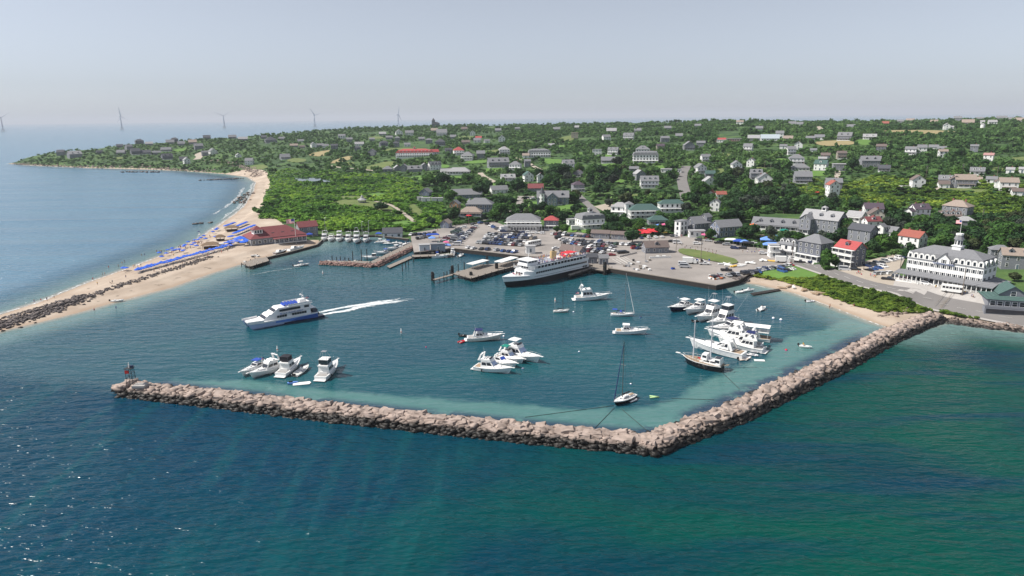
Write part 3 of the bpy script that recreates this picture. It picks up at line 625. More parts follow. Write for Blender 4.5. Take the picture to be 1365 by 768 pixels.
for side in (0,):                                  # rounded head under the beacon
    q, d = cl[0]
    for k in range(26):
        a = random.uniform(PI / 2, 1.5 * PI) + math.atan2(d.y, d.x); r_ = random.uniform(.6, 3.6); spots.append((q.x + r_ * math.cos(a), q.y + r_ * math.sin(a), 2.0 - max(0, r_ - 2) * .7, random.uniform(1.2, 2.2), random.uniform(0, 6)))
kink = BWP[len(BW1) - 1]
for k in range(26):
    a = random.uniform(-2.6, -0.5); r_ = random.uniform(1.0, 4.6); spots.append((kink.x + r_ * math.cos(a), kink.y + r_ * math.sin(a), 2.0 - max(0, r_ - 2) * .75, random.uniform(1.2, 2.0), random.uniform(0, 6)))
spots.sort(key=lambda s: -s[3] / math.sqrt(s[0] ** 2 + s[1] ** 2 + 5000) - (0.004 if s[2] > 1.2 else 0))
def place_rock(me, s, loc_only=False):
    M = Matrix.Translation(s[:3]) @ Matrix.Rotation(s[4], 4, 'Z') @ Matrix.Rotation(random.uniform(-.32, .32), 4, 'X') @ Matrix.Rotation(random.uniform(-.32, .32), 4, 'Y') @ Matrix.Diagonal((s[3] * random.uniform(.85, 1.3), s[3] * random.uniform(.75, 1.05), s[3] * random.uniform(.8, 1.1), 1))
    return M
def rock_heap(name, spots, material, label=None):
    Vs, Fs, o = [], [], 0
    for s in spots:
        me = random.choice(BOULD); co = np.array([v.co[:] for v in me.vertices]); M = np.array(place_rock(me, s))
        Vs.append(co @ M[:3, :3].T + M[:3, 3]); Fs.append(np.array([p.vertices[:] for p in me.polygons]) + o); o += len(co)
    ob = put(name, np_mesh(name, np.concatenate(Vs), np.concatenate(Fs), [material], None, False, 3)); ob['kind'] = 'stuff'; return ob
for s in spots[:290]:
    o = put('boulder', random.choice(BOULD)); o.matrix_world = place_rock(None, s)
    x_, y_ = proj(s[0], s[1], s[2]); seg = 'at the bend of the breakwater' if abs(x_ - 870) < 45 else ('on the long left arm of the breakwater' if x_ < 870 else 'on the right arm of the breakwater')
    wet = 'dark wet' if s[2] < .9 else 'pale pink'
    tag(o, f'{wet} granite boulder {seg}', 'boulder', f'{wet} granite boulders {seg}')
rock_heap('breakwater_rubble', spots[290:], GRAN)
# riprap band on the spit, rocks on the headland and by the right shore
def scatter_rocks(px, width, n, smin, smax, material, name, z0=None):
    P = [Vector(p) for p in px]; cl_ = along(P, 1.0); out = []
    for _ in range(n):
        q, d = random.choice(cl_); nn = Vector((-d.y, d.x)); p = q + nn * random.gauss(0, width / 2.6)
        z = hz(p.x, p.y) if z0 is None else z0
        out.append((p.x, p.y, z + random.uniform(-.1, .35), random.uniform(smin, smax), random.uniform(0, 6)))
    rock_heap(name, out, material)
scatter_rocks(gp([(-60, 452), (0, 432), (60, 415), (120, 395)], 1), 6.0, 900, .5, 1.15, DARKROCK, 'riprap')
scatter_rocks(gp([(-60, 442), (0, 424), (45, 412), (85, 399)], 1), 2.5, 140, .4, .9, DARKROCK, 'riprap')
scatter_rocks(gp([(120, 395), (180, 376), (230, 360), (262, 350), (285, 343)], 1), 4.0, 520, .35, .9, DARKROCK, 'riprap')
scatter_rocks(gp([(258, 299), (284, 297)], 0), 2, 22, .8, 1.8, DARKROCK, 'riprap', 0.2)
scatter_rocks(gp([(285, 221), (310, 225), (340, 231), (345, 236)], 2), 14, 260, 1.2, 2.6, BROWNROCK, 'riprap')
scatter_rocks(gp([(14, 218.8), (100, 223), (200, 225.2), (285, 230)], 0), 9, 420, .9, 2.4, BROWNROCK, 'riprap'); scatter_rocks(gp([(160, 229), (215, 230)], 0), 10, 26, 1.5, 3.4, DARKROCK, 'riprap', 0.2); scatter_rocks(gp([(262, 241), (325, 238)], 0), 5, 36, 1.2, 2.6, DARKROCK, 'riprap', 0.1)
scatter_rocks(gp([(1258, 425), (1300, 430), (1365, 437), (1420, 444)], 1), 5, 330, .7, 1.7, BROWNROCK, 'riprap'); scatter_rocks(gp([(1180, 418), (1215, 410), (1245, 413)], 2), 3, 60, .6, 1.5, BROWNROCK, 'riprap')
scatter_rocks(gp([(980, 375), (1000, 372)], 1), 3, 40, .6, 1.4, DARKROCK, 'riprap'); scatter_rocks(gp([(318, 270), (335, 256)], 1), 10, 40, .8, 2.2, BROWNROCK, 'riprap', .4)
# inner jetty of rock round the marina
JP = [G(429, 352), G(470, 354), G(500, 356), G(533, 340), G(566, 324)]
jc = along([Vector(p) for p in JP], 2.0); secs = []
for q, d in jc:
    n = Vector((-d.y, d.x)); secs.append([tuple((q + n * a).to_3d() + Vector((0, 0, z))) for a, z in ((-2.2, -1), (-1.2, 1.0), (1.2, 1.0), (2.2, -1))])
mb = MB(); mb.loft(secs, 0, True, False); tag(mb.build('jetty', [rock_mat('jetty_rubble', (0.10, 0.07, 0.06), (0.02, 0.015, 0.013), .3, .8)]), 'low brown rock jetty bent round the small boat basin', 'jetty')
sp = []
for off, z in ((-2, 0.1), (-1.0, .8), (0, 1.1), (1.0, .9), (2, .1)):
    for q, d in along([Vector(p) for p in JP], 1.25):
        n = Vector((-d.y, d.x)); p = q + n * off; sp.append((p.x, p.y, z + random.uniform(-.2, .2), random.uniform(.9, 1.6), random.uniform(0, 6)))
rock_heap('riprap', sp, rock_mat('jetty_rock', (0.24, 0.155, 0.135), (0.03, 0.02, 0.018), .1, .5))

def pile(px, py, h, r=0.2, z0=-1.5, label=None, pos=None, cap=False):
    x, y = pos or G(px, py); mb = MB(); mb.tube((0, 0, z0), (0, 0, h), r, r * .9, 0, 7)
    if cap: mb.tube((0, 0, h), (0, 0, h + .25), r, r * .3, 1, 7)
    o = mb.build('piling', [PILE, WHITE] if cap else [PILE], None, (x, y, 0)); return o
PILES = MB()
def deck(name, poly, z, thick, label, cat='pier', piles=None, mats=(WOOD, WOOD_DK), rail=False, below=True):
    """timber deck on piles; the piles are its parts"""
    c = (sum(p[0] for p in poly) / len(poly), sum(p[1] for p in poly) / len(poly))
    root = thing(name, label, cat, (c[0], c[1], 0)); loc = [(x - c[0], y - c[1]) for x, y in poly]
    mb = MB(); mb.prism(loc, z - thick, z, 0, 1); mb.build('deck', list(mats), root)
    if below:
        n = len(loc); mb2 = None
        P = [Vector(p) for p in loc]; P.append(P[0])
        me = None; k = 0
        for q, d in along(P, 4.5):
            if me is None:
                m_ = MB(); m_.tube((0, 0, -1.8), (0, 0, z + .5), .2, .17, 0, 6); me = m_.mesh('pile', [PILE])
            if k < 90: put('pile', me, root, (q.x * .985, q.y * .985, 0)); k += 1
    return root
# bulkhead along the waterfront and the beach club
def seawall(pts, top, thick, label, zb=-2.0, mats=(WOOD_DK, WOOD), cap=True):
    P = [Vector(p) for p in pts]; c = P[0]; root = thing('sea_wall', label, 'sea wall', (c.x, c.y, 0)); mb = MB(); mc = MB(); L_ = []
    for i in range(len(P)):
        a = P[max(i - 1, 0)]; b = P[min(i + 1, len(P) - 1)]; d = (b - a).normalized(); L_.append((P[i] - c, Vector((-d.y, d.x))))
    def run(m, w0, w1, z0, z1): m.loft([[tuple((q + n * w0).to_3d() + Vector((0, 0, z0))), tuple((q + n * w1).to_3d() + Vector((0, 0, z0))), tuple((q + n * w1).to_3d() + Vector((0, 0, z1))), tuple((q + n * w0).to_3d() + Vector((0, 0, z1)))] for q, n in L_])
    run(mb, -thick / 2, thick / 2, zb, top); mb.build('sheet_piling', mats[0], root)
    run(mc, -thick / 2 - .15, thick / 2 + .15, top + .003, top + .3); mc.build('cap_beam', mats[1], root); return root
seawall([LOT_W[i] for i in (1, 2, 3, 4)], 2.05, 0.5, 'black timber bulkhead in front of the row of cars by the ferry')
seawall([LOT_W[i] for i in (5, 6, 7, 8, 9)], 2.05, 0.5, 'long dark bulkhead edging the open quay with two vans')
seawall(gp([(338, 350), (347, 346), (385, 337), (422, 327), (432, 318)], 1), 1.2, 0.5, 'low dark bulkhead in front of the red roofed beach club')
seawall(gp([(432, 315), (500, 314), (545, 319)], 1), 1.1, 0.4, 'low timber edge behind the moored motor yachts')
# ferry piers
W_PIER = gp([(603, 365), (628, 371.5), (664, 361), (712, 349), (706, 344), (660, 352), (640, 353)], 1.8)
wpier = deck('ferry_pier', W_PIER, 1.9, 0.5, 'wooden ferry pier with two white canopies beside the white ferry')
deck('walkway', gp([(577, 372), (578.5, 373.5), (604, 366.5), (603, 365)], 1.8), 1.8, .25, 'narrow wooden walkway from the pier out to the lone dolphin', 'walkway')
def canopy(a, b, w, z, label, roofm=WHITE):
    A = Vector(G(*a, 2)); B_ = Vector(G(*b, 2)); d = B_ - A; L_ = d.length; root = thing('shelter', label, 'shelter', (*((A + B_) / 2), 1.9), math.atan2(d.y, d.x))
    mb = MB(); mb.extr([(-L_ / 2, z), (-L_ / 2, z + .18), (L_ / 2, z + .18), (L_ / 2, z)], -w / 2, w / 2); mb.build('roof', roofm, root)
    for x in np.linspace(-L_ / 2 + .4, L_ / 2 - .4, 4):
        for y in (-w / 2 + .25, w / 2 - .25):
            mb = MB(); mb.tube((0, 0, 0), (0, 0, z), .09, .09, 0, 5); mb.build('post', METAL, root, (x, y, 0))
    mb = MB(); mb.box(0, 0, .45, L_ * .8, .5, .1); mb.box(-L_ * .3, 0, .2, .1, .4, .4); mb.box(L_ * .3, 0, .2, .1, .4, .4); mb.build('bench', WOOD, root); return root
canopy((626, 359), (648, 353), 4.5, 2.6, 'white flat canopy at the outer end of the ferry pier'); canopy((664, 356), (686, 349), 5, 2.6, 'white flat canopy close beside the ferry bow')
def dolphin(px, py, n, h, label, r=.24, spread=.5, pos=None):
    x, y = pos or G(px, py); root = thing('dolphin', label, 'mooring dolphin', (x, y, 0)); k = 0
    for i in range(n):
        a = 2 * PI * i / n; me = MB(); me.tube((spread * math.cos(a), spread * math.sin(a), -1.8), (spread * .75 * math.cos(a), spread * .75 * math.sin(a), h + random.uniform(-.3, .3)), r, r * .9, 0, 7); me.build('pile', PILE, root)
    me = MB(); me.lathe([(spread + .22, h * .62), (spread + .24, h * .68), (spread + .22, h * .74)], 0, 0, 0, 10); me.build('lashing', DMETAL, root); return root
for px, py, n, h, lb in ((577, 374, 7, 4, 'cluster of dark piles standing alone past the pier walkway'), (603, 366, 6, 4.4, 'dark pile cluster at the outer left corner of the pier'), (628, 372, 6, 3.6, 'pile cluster at the near corner of the ferry pier'), (662, 363, 7, 4.6, 'stout pile cluster halfway along the ferry pier'),
                         (725, 374, 8, 5.6, 'big grey pile cluster against the middle of the ferry hull'), (754, 366.5, 6, 5.0, 'pile cluster against the aft part of the ferry hull'), (757.5, 366, 6, 5.0, 'second pile cluster close by at the ferry stern quarter'), (780, 361, 5, 4.4, 'pile cluster at the end of the fender pier behind the ferry'), (806, 366, 8, 6.2, 'tall pale topped pile cluster at the right ferry ramp'), (649, 351, 3, 4.2, 'thin dark pile group behind the first pier canopy')):
    dolphin(px, py, n, h, lb, .26 if n < 8 else .3, .42 + .04 * n)
for px, py, h, lb in ((592, 371, 3, 'dark pile beside the pier walkway'), (596, 369, 2.8, 'dark pile beside the pier walkway'), (600, 368, 3.2, 'dark pile beside the pier walkway'), (611, 364, 4.5, 'tall dark pile on the pier left of the canopy'), (619, 361, 4.5, 'tall dark pile beside the outer pier canopy')):
    tag(pile(px, py, h, .25), lb, 'piling', 'piles round the ferry pier')
deck('fender_pier', gp([(757, 366), (759, 368), (792, 357.5), (790, 355)], 1.8), 1.9, .7, 'narrow fender pier of pale planks along the ferry stern')
deck('ferry_ramp', gp([(788, 359), (806, 362), (816, 357), (806, 352), (790, 353)], 1.8), 2.03, .6, 'timber vehicle ramp platform at the ferry stern', 'ramp')
deck('dock', gp([(549, 343.5), (604, 341), (604, 339), (549, 340.5)], 1.0), 1.3, .4, 'long low timber dock below the grey fish sheds', 'dock')
deck('floating_dock', gp([(515.5, 355), (519.5, 357.5), (549.5, 344), (547, 341.5)], .5), .6, .35, 'narrow floating dock slanting out beside the rock jetty', 'dock', below=False)
for px, py, h in ((536.5, 361.5, 4.6), (541, 357, 3.4), (544.5, 353.5, 3.2), (551.5, 350, 3.2)): tag(pile(px, py, h, .24), 'dark guide pile standing in the water by the floating dock', 'piling', 'guide piles by the floating dock')
for px, py, h in ((470.5, 347, 5), (482.3, 348, 6.4), (489.6, 348.5, 6.8), (454, 349, 3), (460, 349.5, 2.6), (443, 348, 3), (449, 349, 2.6), (465, 349.5, 2.4)): tag(pile(px, py, h, .25), 'tall dark mooring pile behind the rock jetty' if h > 4 else 'short mooring pile among dinghies behind the rock jetty', 'piling', 'mooring piles behind the rock jetty')
deck('dock', gp([(432, 350.5), (492, 351.5), (493, 349), (433, 348)], .6), .9, .3, 'dinghy dock lying along the inside of the rock jetty', 'dock', below=False)
deck('pier', gp([(493, 350), (498, 352), (566, 321), (560, 318)], 1.2), 1.5, .6, 'diagonal service pier with dark side running to the marina lot', 'pier')
CLUB_DOCK = deck('pier', gp([(321.5, 352), (333, 356), (359, 348), (356, 343.5), (340, 345)], 1.5), 1.7, .4, 'small wooden pier with white rails on the spit', 'pier')
mb = MB(); 
for x in np.linspace(-8, 8, 9): mb.tube((x, -5 + .31 * (x + 8) - 1.6, 1.7), (x, -5 + .31 * (x + 8) - 1.6, 2.7), .06, .06, 0, 4)
mb.build('railing', WHITE, CLUB_DOCK)
deck('dock', gp([(1000, 390.5), (1004, 393), (1041, 386.5), (1038, 384.5)], .6), .55, .25, 'narrow dark dock reaching from the cove beach to two white boats', 'dock', below=False, mats=(WOOD_DK, WOOD_DK))
# beacon tower on the breakwater head
bx, by = G(176, 515, 2.5); root = thing('beacon_tower', 'steel lattice beacon with red panel at the tip of the breakwater', 'beacon', (bx, by, 2.4))
mb = MB(); r_ = .95; Ht = 5.6
cs = [(r_ * a, r_ * b) for a, b in ((-1, -1), (1, -1), (1, 1), (-1, 1))]
for i in range(4):
    x, y = cs[i]; mb.tube((x, y, 0), (x * .8, y * .8, Ht), .08, .07, 0, 5); x2, y2 = cs[(i + 1) % 4]
    for k in range(4):
        za, zb = Ht * k / 4, Ht * (k + 1) / 4; f0, f1 = 1 - .2 * k / 4, 1 - .2 * (k + 1) / 4; mb.tube((x * f0, y * f0, za), (x2 * f1, y2 * f1, zb), .04, .04, 0, 4); mb.tube((x * f1, y * f1, zb), (x2 * f1, y2 * f1, zb), .045, .045, 0, 4)
mb.box(0, 0, Ht, 2.1, 2.1, .1); mb.build('lattice_frame', DMETAL, root)
mb = MB(); mb.tube((0, 0, Ht), (0, 0, Ht + .9), .2, .2, 0, 8); mb.tube((0, 0, Ht + .9), (0, 0, Ht + 1.6), .13, .1, 0, 6); mb.build('lantern', WHITE, root)
mb = MB(); mb.box(-.35, -.95, Ht - .9, 1.1, .06, .95); mb.build('red_panel', mat('beacon_red', (0.75, 0.04, 0.03), .6, .05), root)
mb = MB(); mb.box(.6, .2, Ht + .2, .7, .7, .9); mb.build('battery_box', mat('beacon_navy', (0.02, .035, .09), .6, .1), root)
mb = MB(); 
for x, y in cs: mb.tube((x * .95, y * .95, Ht), (x * .95, y * .95, Ht + 1.1), .035, .035, 0, 4)
mb.build('railing', DMETAL, root)
mb = MB(); mb.box(0, 0, 0, 3.4, 2.6, .7); tag(mb.build('concrete_slab', CONC, None, (bx + 2.6, by - .5, 2.9)), 'pale flat slab beside the beacon on the breakwater head', 'slab')

def rope(a, b, label):
    A = Vector((*G(*a), .06)); B_ = Vector((*G(*b), .06)); mb = MB(); mb.tube((0, 0, 0), B_ - A, .06, .06, 0, 5); tag(mb.build('mooring_line', PILE, None, A), label, 'mooring line')
rope((700, 556.5), (818, 541), 'long dark mooring line running left from the dark sloop'); rope((793, 571), (819, 544), 'mooring line from the dark sloop to the breakwater left of the bend'); rope((829, 546), (862, 574), 'mooring line from the dark sloop to the breakwater bend'); rope((895, 531.5), (952, 533), 'dark line lying on the shoal right of the lime float'); rope((962, 496), (986, 519), 'mooring line from the ketch stern towards the right breakwater arm')
# ================================================================ buildings
LANDMARKS += [(553, 206, 'the long red-roofed hotel'), (860, 211, 'the white hilltop hotel'), (736, 262, 'the turreted blue-grey inn'), (1275, 350, 'the cupola hotel'), (375, 312, 'the red-roofed beach club'), (1133, 342, 'the red-roofed balcony house'),
              (1109, 253, 'the tall white red-roofed house'), (1024, 185, 'the pale barn'), (972, 187, 'the red school building'), (1215, 177, 'the long hay field'), (415, 239, 'the pond'), (483, 268, 'the gazebo'), (911, 245, 'the hillside street'), (805, 224, 'the bright green lawn'),
              (719, 206, 'the white dark-windowed hotel'), (608, 230, 'the white hillside restaurant'), (90, 209, 'the big headland house'), (1283, 249, 'the gabled house on the scrub slope'), (1110, 192, 'the tan field'), (1077, 233, 'the lawn strip'), (420, 204, 'the left hay field'),
              (637, 272, 'the grey restaurant'), (856, 285, 'the green-roofed hotel'), (700, 295, 'the white porch hotel'), (581, 166, 'the ridge-top castle house'), (766, 184, 'the brown block house'), (1260, 170, 'the farmhouse by the hay field'), (1322, 166, 'the white ridge farm'), (250, 199, 'the headland meadow'), (1019, 247, 'the tall white double house'), (1030, 268, 'the hedged green lawn'), (950, 312, 'the grey waterfront shop'), (505, 216, 'the hillside meadow'), (1345, 214, 'the far right meadow'), (1273, 292, 'the wide tan-roofed house'), (1100, 310, 'the big grey inn')]
def win_mesh(name, w, h, frame=WHITE, glass=GLASS):
    mb = MB(); mb.box(0, -.03, 0, w, .1, h, 0); mb.box(0, -.06, 0, w * .78, .08, h * .84, 1); mb.box(0, -.075, 0, w * .78, .07, h * .05, 0); return mb.mesh(name, [frame, glass])
WIN = win_mesh('window', 1.15, 1.75); WIN_BIG = win_mesh('window', 1.9, 1.9); WIN_WIDE = win_mesh('window', 2.9, 1.7)
DARKF = mat('dark_frame', (0.05, 0.055, 0.07), .6, .1); WIN_DK = win_mesh('window', 1.3, 1.8, DARKF)
_mb = MB(); _mb.box(0, -.04, 1.05, 1.2, .12, 2.1, 0); _mb.box(0, -.09, 1.05, .9, .08, 1.9, 1); DOOR = _mb.mesh('door', [WHITE, mat('door_paint', (0.12, 0.16, 0.2), .5, .2)])
_mb = MB(); _mb.box(0, 0, .2, .9, .7, 2.4, 0); _mb.box(0, 0, 1.45, 1.05, .85, .16, 0); CHIM = _mb.mesh('chimney', [BRICK])
def gable_slabs(mb, w, d, z, h, oh=.45, th=.22, mi=0, axis='x'):
    """ridge along x (axis x) or along y (axis y)"""
    sp = (d if axis == 'x' else w) / 2; L_ = (w if axis == 'x' else d) / 2 + oh; k = h / sp; e = sp + oh
    for s in (-1, 1):
        prof = [(0, z + h + th), (s * e, z - oh * k + th), (s * e, z - oh * k), (0, z + h)]
        if s > 0: prof = prof[::-1]
        (mb.extx if axis == 'x' else mb.extr)(prof, -L_, L_, mi)
def hip_roof(mb, w, d, z, h, oh=.5, mi=0, cx=0, cy=0):
    W, D = w / 2 + oh, d / 2 + oh; r_ = max(0.0, (W - D)) if W >= D else 0; q = max(0.0, D - W) if D > W else 0
    vs = [(cx - W, cy - D, z), (cx + W, cy - D, z), (cx + W, cy + D, z), (cx - W, cy + D, z), (cx - r_, cy - q, z + h), (cx + r_, cy + q, z + h)]
    fs = [(0, 1, 5, 4), (2, 3, 4, 5), (1, 2, 5), (3, 0, 4), (3, 2, 1, 0)] if W >= D else [(0, 1, 4), (1, 2, 5, 4), (2, 3, 5), (3, 0, 4, 5), (3, 2, 1, 0)]
    mb.add(vs, fs, mi)
def dormer_meshes(w, h, wallm, roofm):
    a = MB(); a.extr([(-w / 2, 0), (w / 2, 0), (w / 2, h), (0, h + w * .4), (-w / 2, h)], -.02, 2.2, 0); a.box(0, -.04, h * .58, w * .5, .06, h * .62, 1)
    b = MB(); gable_slabs(b, w, 2.2, h, w * .42, .18, .1, 0, 'y'); b.v = [(x, y + 1.1, z) for x, y, z in b.v]
    return a.mesh('dormer', [wallm, GLASS]), b.mesh('dormer_roof', [roofm])
NAMES = {'white_clapboard': 'white', 'grey_shingle': 'grey shingled', 'dark_grey_shingle': 'dark grey', 'blue_grey_clapboard': 'blue-grey', 'tan_shingle': 'tan', 'cream_clapboard': 'cream', 'white_paint': 'white',
         'grey_roof': 'grey', 'dark_roof': 'dark', 'pale_roof': 'pale', 'brown_roof': 'brown', 'red_roof': 'red', 'maroon_roof': 'maroon', 'green_roof': 'greenish', 'plum_roof': 'plum', 'tan_roof': 'tan', 'rust_roof': 'rust-red', 'pink_roof': 'pink'}
BUILT = []      # (px, py, half width px, height px) of what stands where, for the planting
_dormc = {}
def house(px, py, wpx, st=2, roof='x', wall=None, rm=None, yaw=0.0, ratio=.8, porch=0, dorm=0, chim=1, label=None, name='house', cat='house', group=None, cup=False, win=None, pitch=.36, wcol=3.1, zoff=0.0, sh=2.9, galleries=0, plinth=3.0, pos=None, w=None, d=None):
    wall = wall or WHITE_CLAP; rm = rm or ROOF_GREY; ya = R(yaw)
    p = pos or T(px, py)
    while pos is None and p[2] < 1.2 and py < 226: py += .6; p = T(px, py)
    if math.isnan(p[0]): print('house off ground', px, py); return None
    W = wpx * m_per_px(p)
    if w is None: w = W / (abs(math.cos(ya)) + ratio * abs(math.sin(ya)))
    w = max(w, 4.5); d = d or max(4.0, w * ratio); theta = math.atan2(p[0], p[1]); dep = (d * abs(math.cos(ya)) + w * abs(math.sin(ya))) / 2
    x, y = p[0] + math.sin(theta) * dep, p[1] + math.cos(theta) * dep
    z = max(p[2], hz(p[0] + math.sin(theta) * 2, p[1] + math.cos(theta) * 2)) + .1 + zoff
    hgt_m = st * sh + .4; small = wpx < 11
    lab = label or f"{'small ' if wpx < 11 else ('large ' if wpx > 22 else '')}{NAMES[wall.name]} house, {NAMES[rm.name]} {'hip' if roof == 'h' else ('flat' if roof == 'f' else 'gable')} roof, {place(px, py - 3)}"
    root = thing(name, lab, cat, (x, y, z), -theta + ya, group); root['z0'] = z
    mb = MB(); rise = 0
    if roof == 'x':
        rise = d * pitch; mb.extx([(-d / 2, -plinth), (d / 2, -plinth), (d / 2, hgt_m), (0, hgt_m + rise), (-d / 2, hgt_m)], -w / 2, w / 2)
    elif roof == 'y':
        rise = w * pitch; mb.extr([(-w / 2, -plinth), (w / 2, -plinth), (w / 2, hgt_m), (0, hgt_m + rise), (-w / 2, hgt_m)], -d / 2, d / 2)
    else: mb.box(0, 0, (hgt_m - plinth) / 2, w, d, hgt_m + plinth)
    mb.build('wall', wall, root)
    rb = MB()
    if roof in 'xy': gable_slabs(rb, w, d, hgt_m, rise, .45, .22, 0, roof)
    elif roof == 'h': rise = min(w, d) * pitch; hip_roof(rb, w, d, hgt_m + .004, rise)
    elif roof == 'f': rb.box(0, 0, hgt_m + .15, w + .7, d + .7, .3)
    elif roof == 'm':                                  # steep lower slope, low upper slope
        h1 = 2.7; rb.box(0, 0, hgt_m + h1 / 2 + .003, w + .8, d + .8, h1, 0, 0, .9); hip_roof(rb, w * .88, d * .88, hgt_m + h1 + .01, min(w, d) * .14, .3); rise = h1 + min(w, d) * .14
    ro = rb.build('roof', rm, root)
    if chim and roof != 'f':
        for k in range(chim):
            cx = (-.25 + .5 * k) * w if chim > 1 else .18 * w; cyy = (0.1 * d) ; zt = hgt_m + rise * .75
            put('chimney', CHIM, ro, (cx if roof != 'y' else .1 * w, cyy, zt))
    wm = win or (WIN_DK if wall is WHITE_CLAP and random.random() < .2 else WIN); nx = max(1, int(w / (wcol * (1.5 if small else 1)))); ny = max(1, int(d / (wcol * (1.5 if small else 1))))
    vis = [('f', nx, w)]; side = 'l' if (ya > .12 or (abs(ya) <= .12 and px > CX)) else 'r'
    vis.append((side, ny, d))
    sc = 1.25 if small else 1.0
    for f, n, L_ in vis:
        for s_ in range(st):
            if porch and s_ == 0 and f == 'f' and small: continue
            for k in range(n):
                u = (k + .5) / n * L_ - L_ / 2; zz = s_ * sh + 1.75
                if f == 'f' and s_ == 0 and k == n // 2: put('door', DOOR, root, (u, -d / 2, 0.05), 0, sc if small else None); continue
                if f == 'f': o = put('window', wm, root, (u, -d / 2, zz), 0, (sc, 1, sc))
                else: o = put('window', wm, root, ((-1 if f == 'l' else 1) * w / 2, -u if f == 'l' else u, zz), R(-90 if f == 'l' else 90), (sc, 1, sc))
        if roof in 'xy' and ((f == 'f' and roof == 'y') or (f != 'f' and roof == 'x')) and rise > 1.8:
            zz = hgt_m + rise * .32
            put('window', wm, root, (0, -d / 2, zz) if f == 'f' else ((-1 if f == 'l' else 1) * w / 2, 0, zz), 0 if f == 'f' else R(-90 if f == 'l' else 90))
    if dorm:
        key = (wall.name, rm.name)
        if key not in _dormc: _dormc[key] = dormer_meshes(1.9, 1.5, wall, rm)
        dm, dr = _dormc[key]
        for k in range(dorm):
            u = (k + .5) / dorm * w * .9 - w * .45
            yy, zz = (-d / 2 + .1, hgt_m + .55) if roof == 'm' else (-d * .36, hgt_m + rise * .24)
            dd = put('dormer', dm, ro, (u, yy, zz)); 
            if roof == 'm': dd.scale = (1, .6, 1)
            c = put('dormer_roof', dr, root, (u, yy, zz)); c.scale = dd.scale
    def porch_at(z0, pd, pw, nm='porch', solid=True):
        pb = MB(); pb.box(0, -d / 2 - pd / 2, z0 + .05 - (.0 if z0 else plinth / 2), pw, pd, .2 + (0 if z0 else plinth), 0)
        pb.box(0, -d / 2 - pd / 2 - .1, z0 + sh - .15, pw + .4, pd + .3, .2, 1); n = max(3, int(pw / 2.8) + 1)
        for k in range(n):
            u = -pw / 2 + .15 + k * (pw - .3) / (n - 1); pb.box(u, -d / 2 - pd + .12, z0 + sh / 2, .2, .2, sh - .3, 0)
        pb.box(0, -d / 2 - pd + .1, z0 + .95, pw, .07, .1, 0); pb.box(0, -d / 2 - pd + .1, z0 + .55, pw, .05, .5, 0); pb.build(nm, [WHITE, rm if z0 == 0 and galleries == 0 else WHITE], root)
    if porch: porch_at(0, 2.2, w * porch if porch <= 1 else w)
    for g in range(galleries): porch_at(g * sh, 2.2, w, 'gallery')
    if cup:
        cb = MB(); cz = hgt_m + rise - .4; cb.box(0, 0, cz + 1.1, 2.6, 2.6, 2.2, 0); cb.box(0, -1.3, cz + 1.35, 1.7, .1, 1.2, 1); cb.box(-1.3, 0, cz + 1.35, .1, 1.7, 1.2, 1); cb.box(1.3, 0, cz + 1.35, .1, 1.7, 1.2, 1)
        hip_roof(cb, 2.6, 2.6, cz + 2.2, 1.1, .35, 2); cb.build('cupola', [WHITE, GLASS, rm], root)
    if pos is None: BUILT.append((px, py, wpx / 2, (hgt_m + rise) / m_per_px(p)))
    root['w'] = w; root['d'] = d; root['h'] = hgt_m; root['rise'] = rise
    return root
W_, Gs, Dg, Bl, Tn, Cr = WHITE_CLAP, GREY_SH, DGREY_SH, BLUE_SH, TAN_SH, CREAM
rG, rD, rL, rB, rR, rM, rN, rP, rT, rO, rK = ROOF_GREY, ROOF_DK, ROOF_LT, ROOF_BR, ROOF_RED, ROOF_MAR, ROOF_GRN, ROOF_PUR, ROOF_TAN, ROOF_ORG, ROOF_PINK
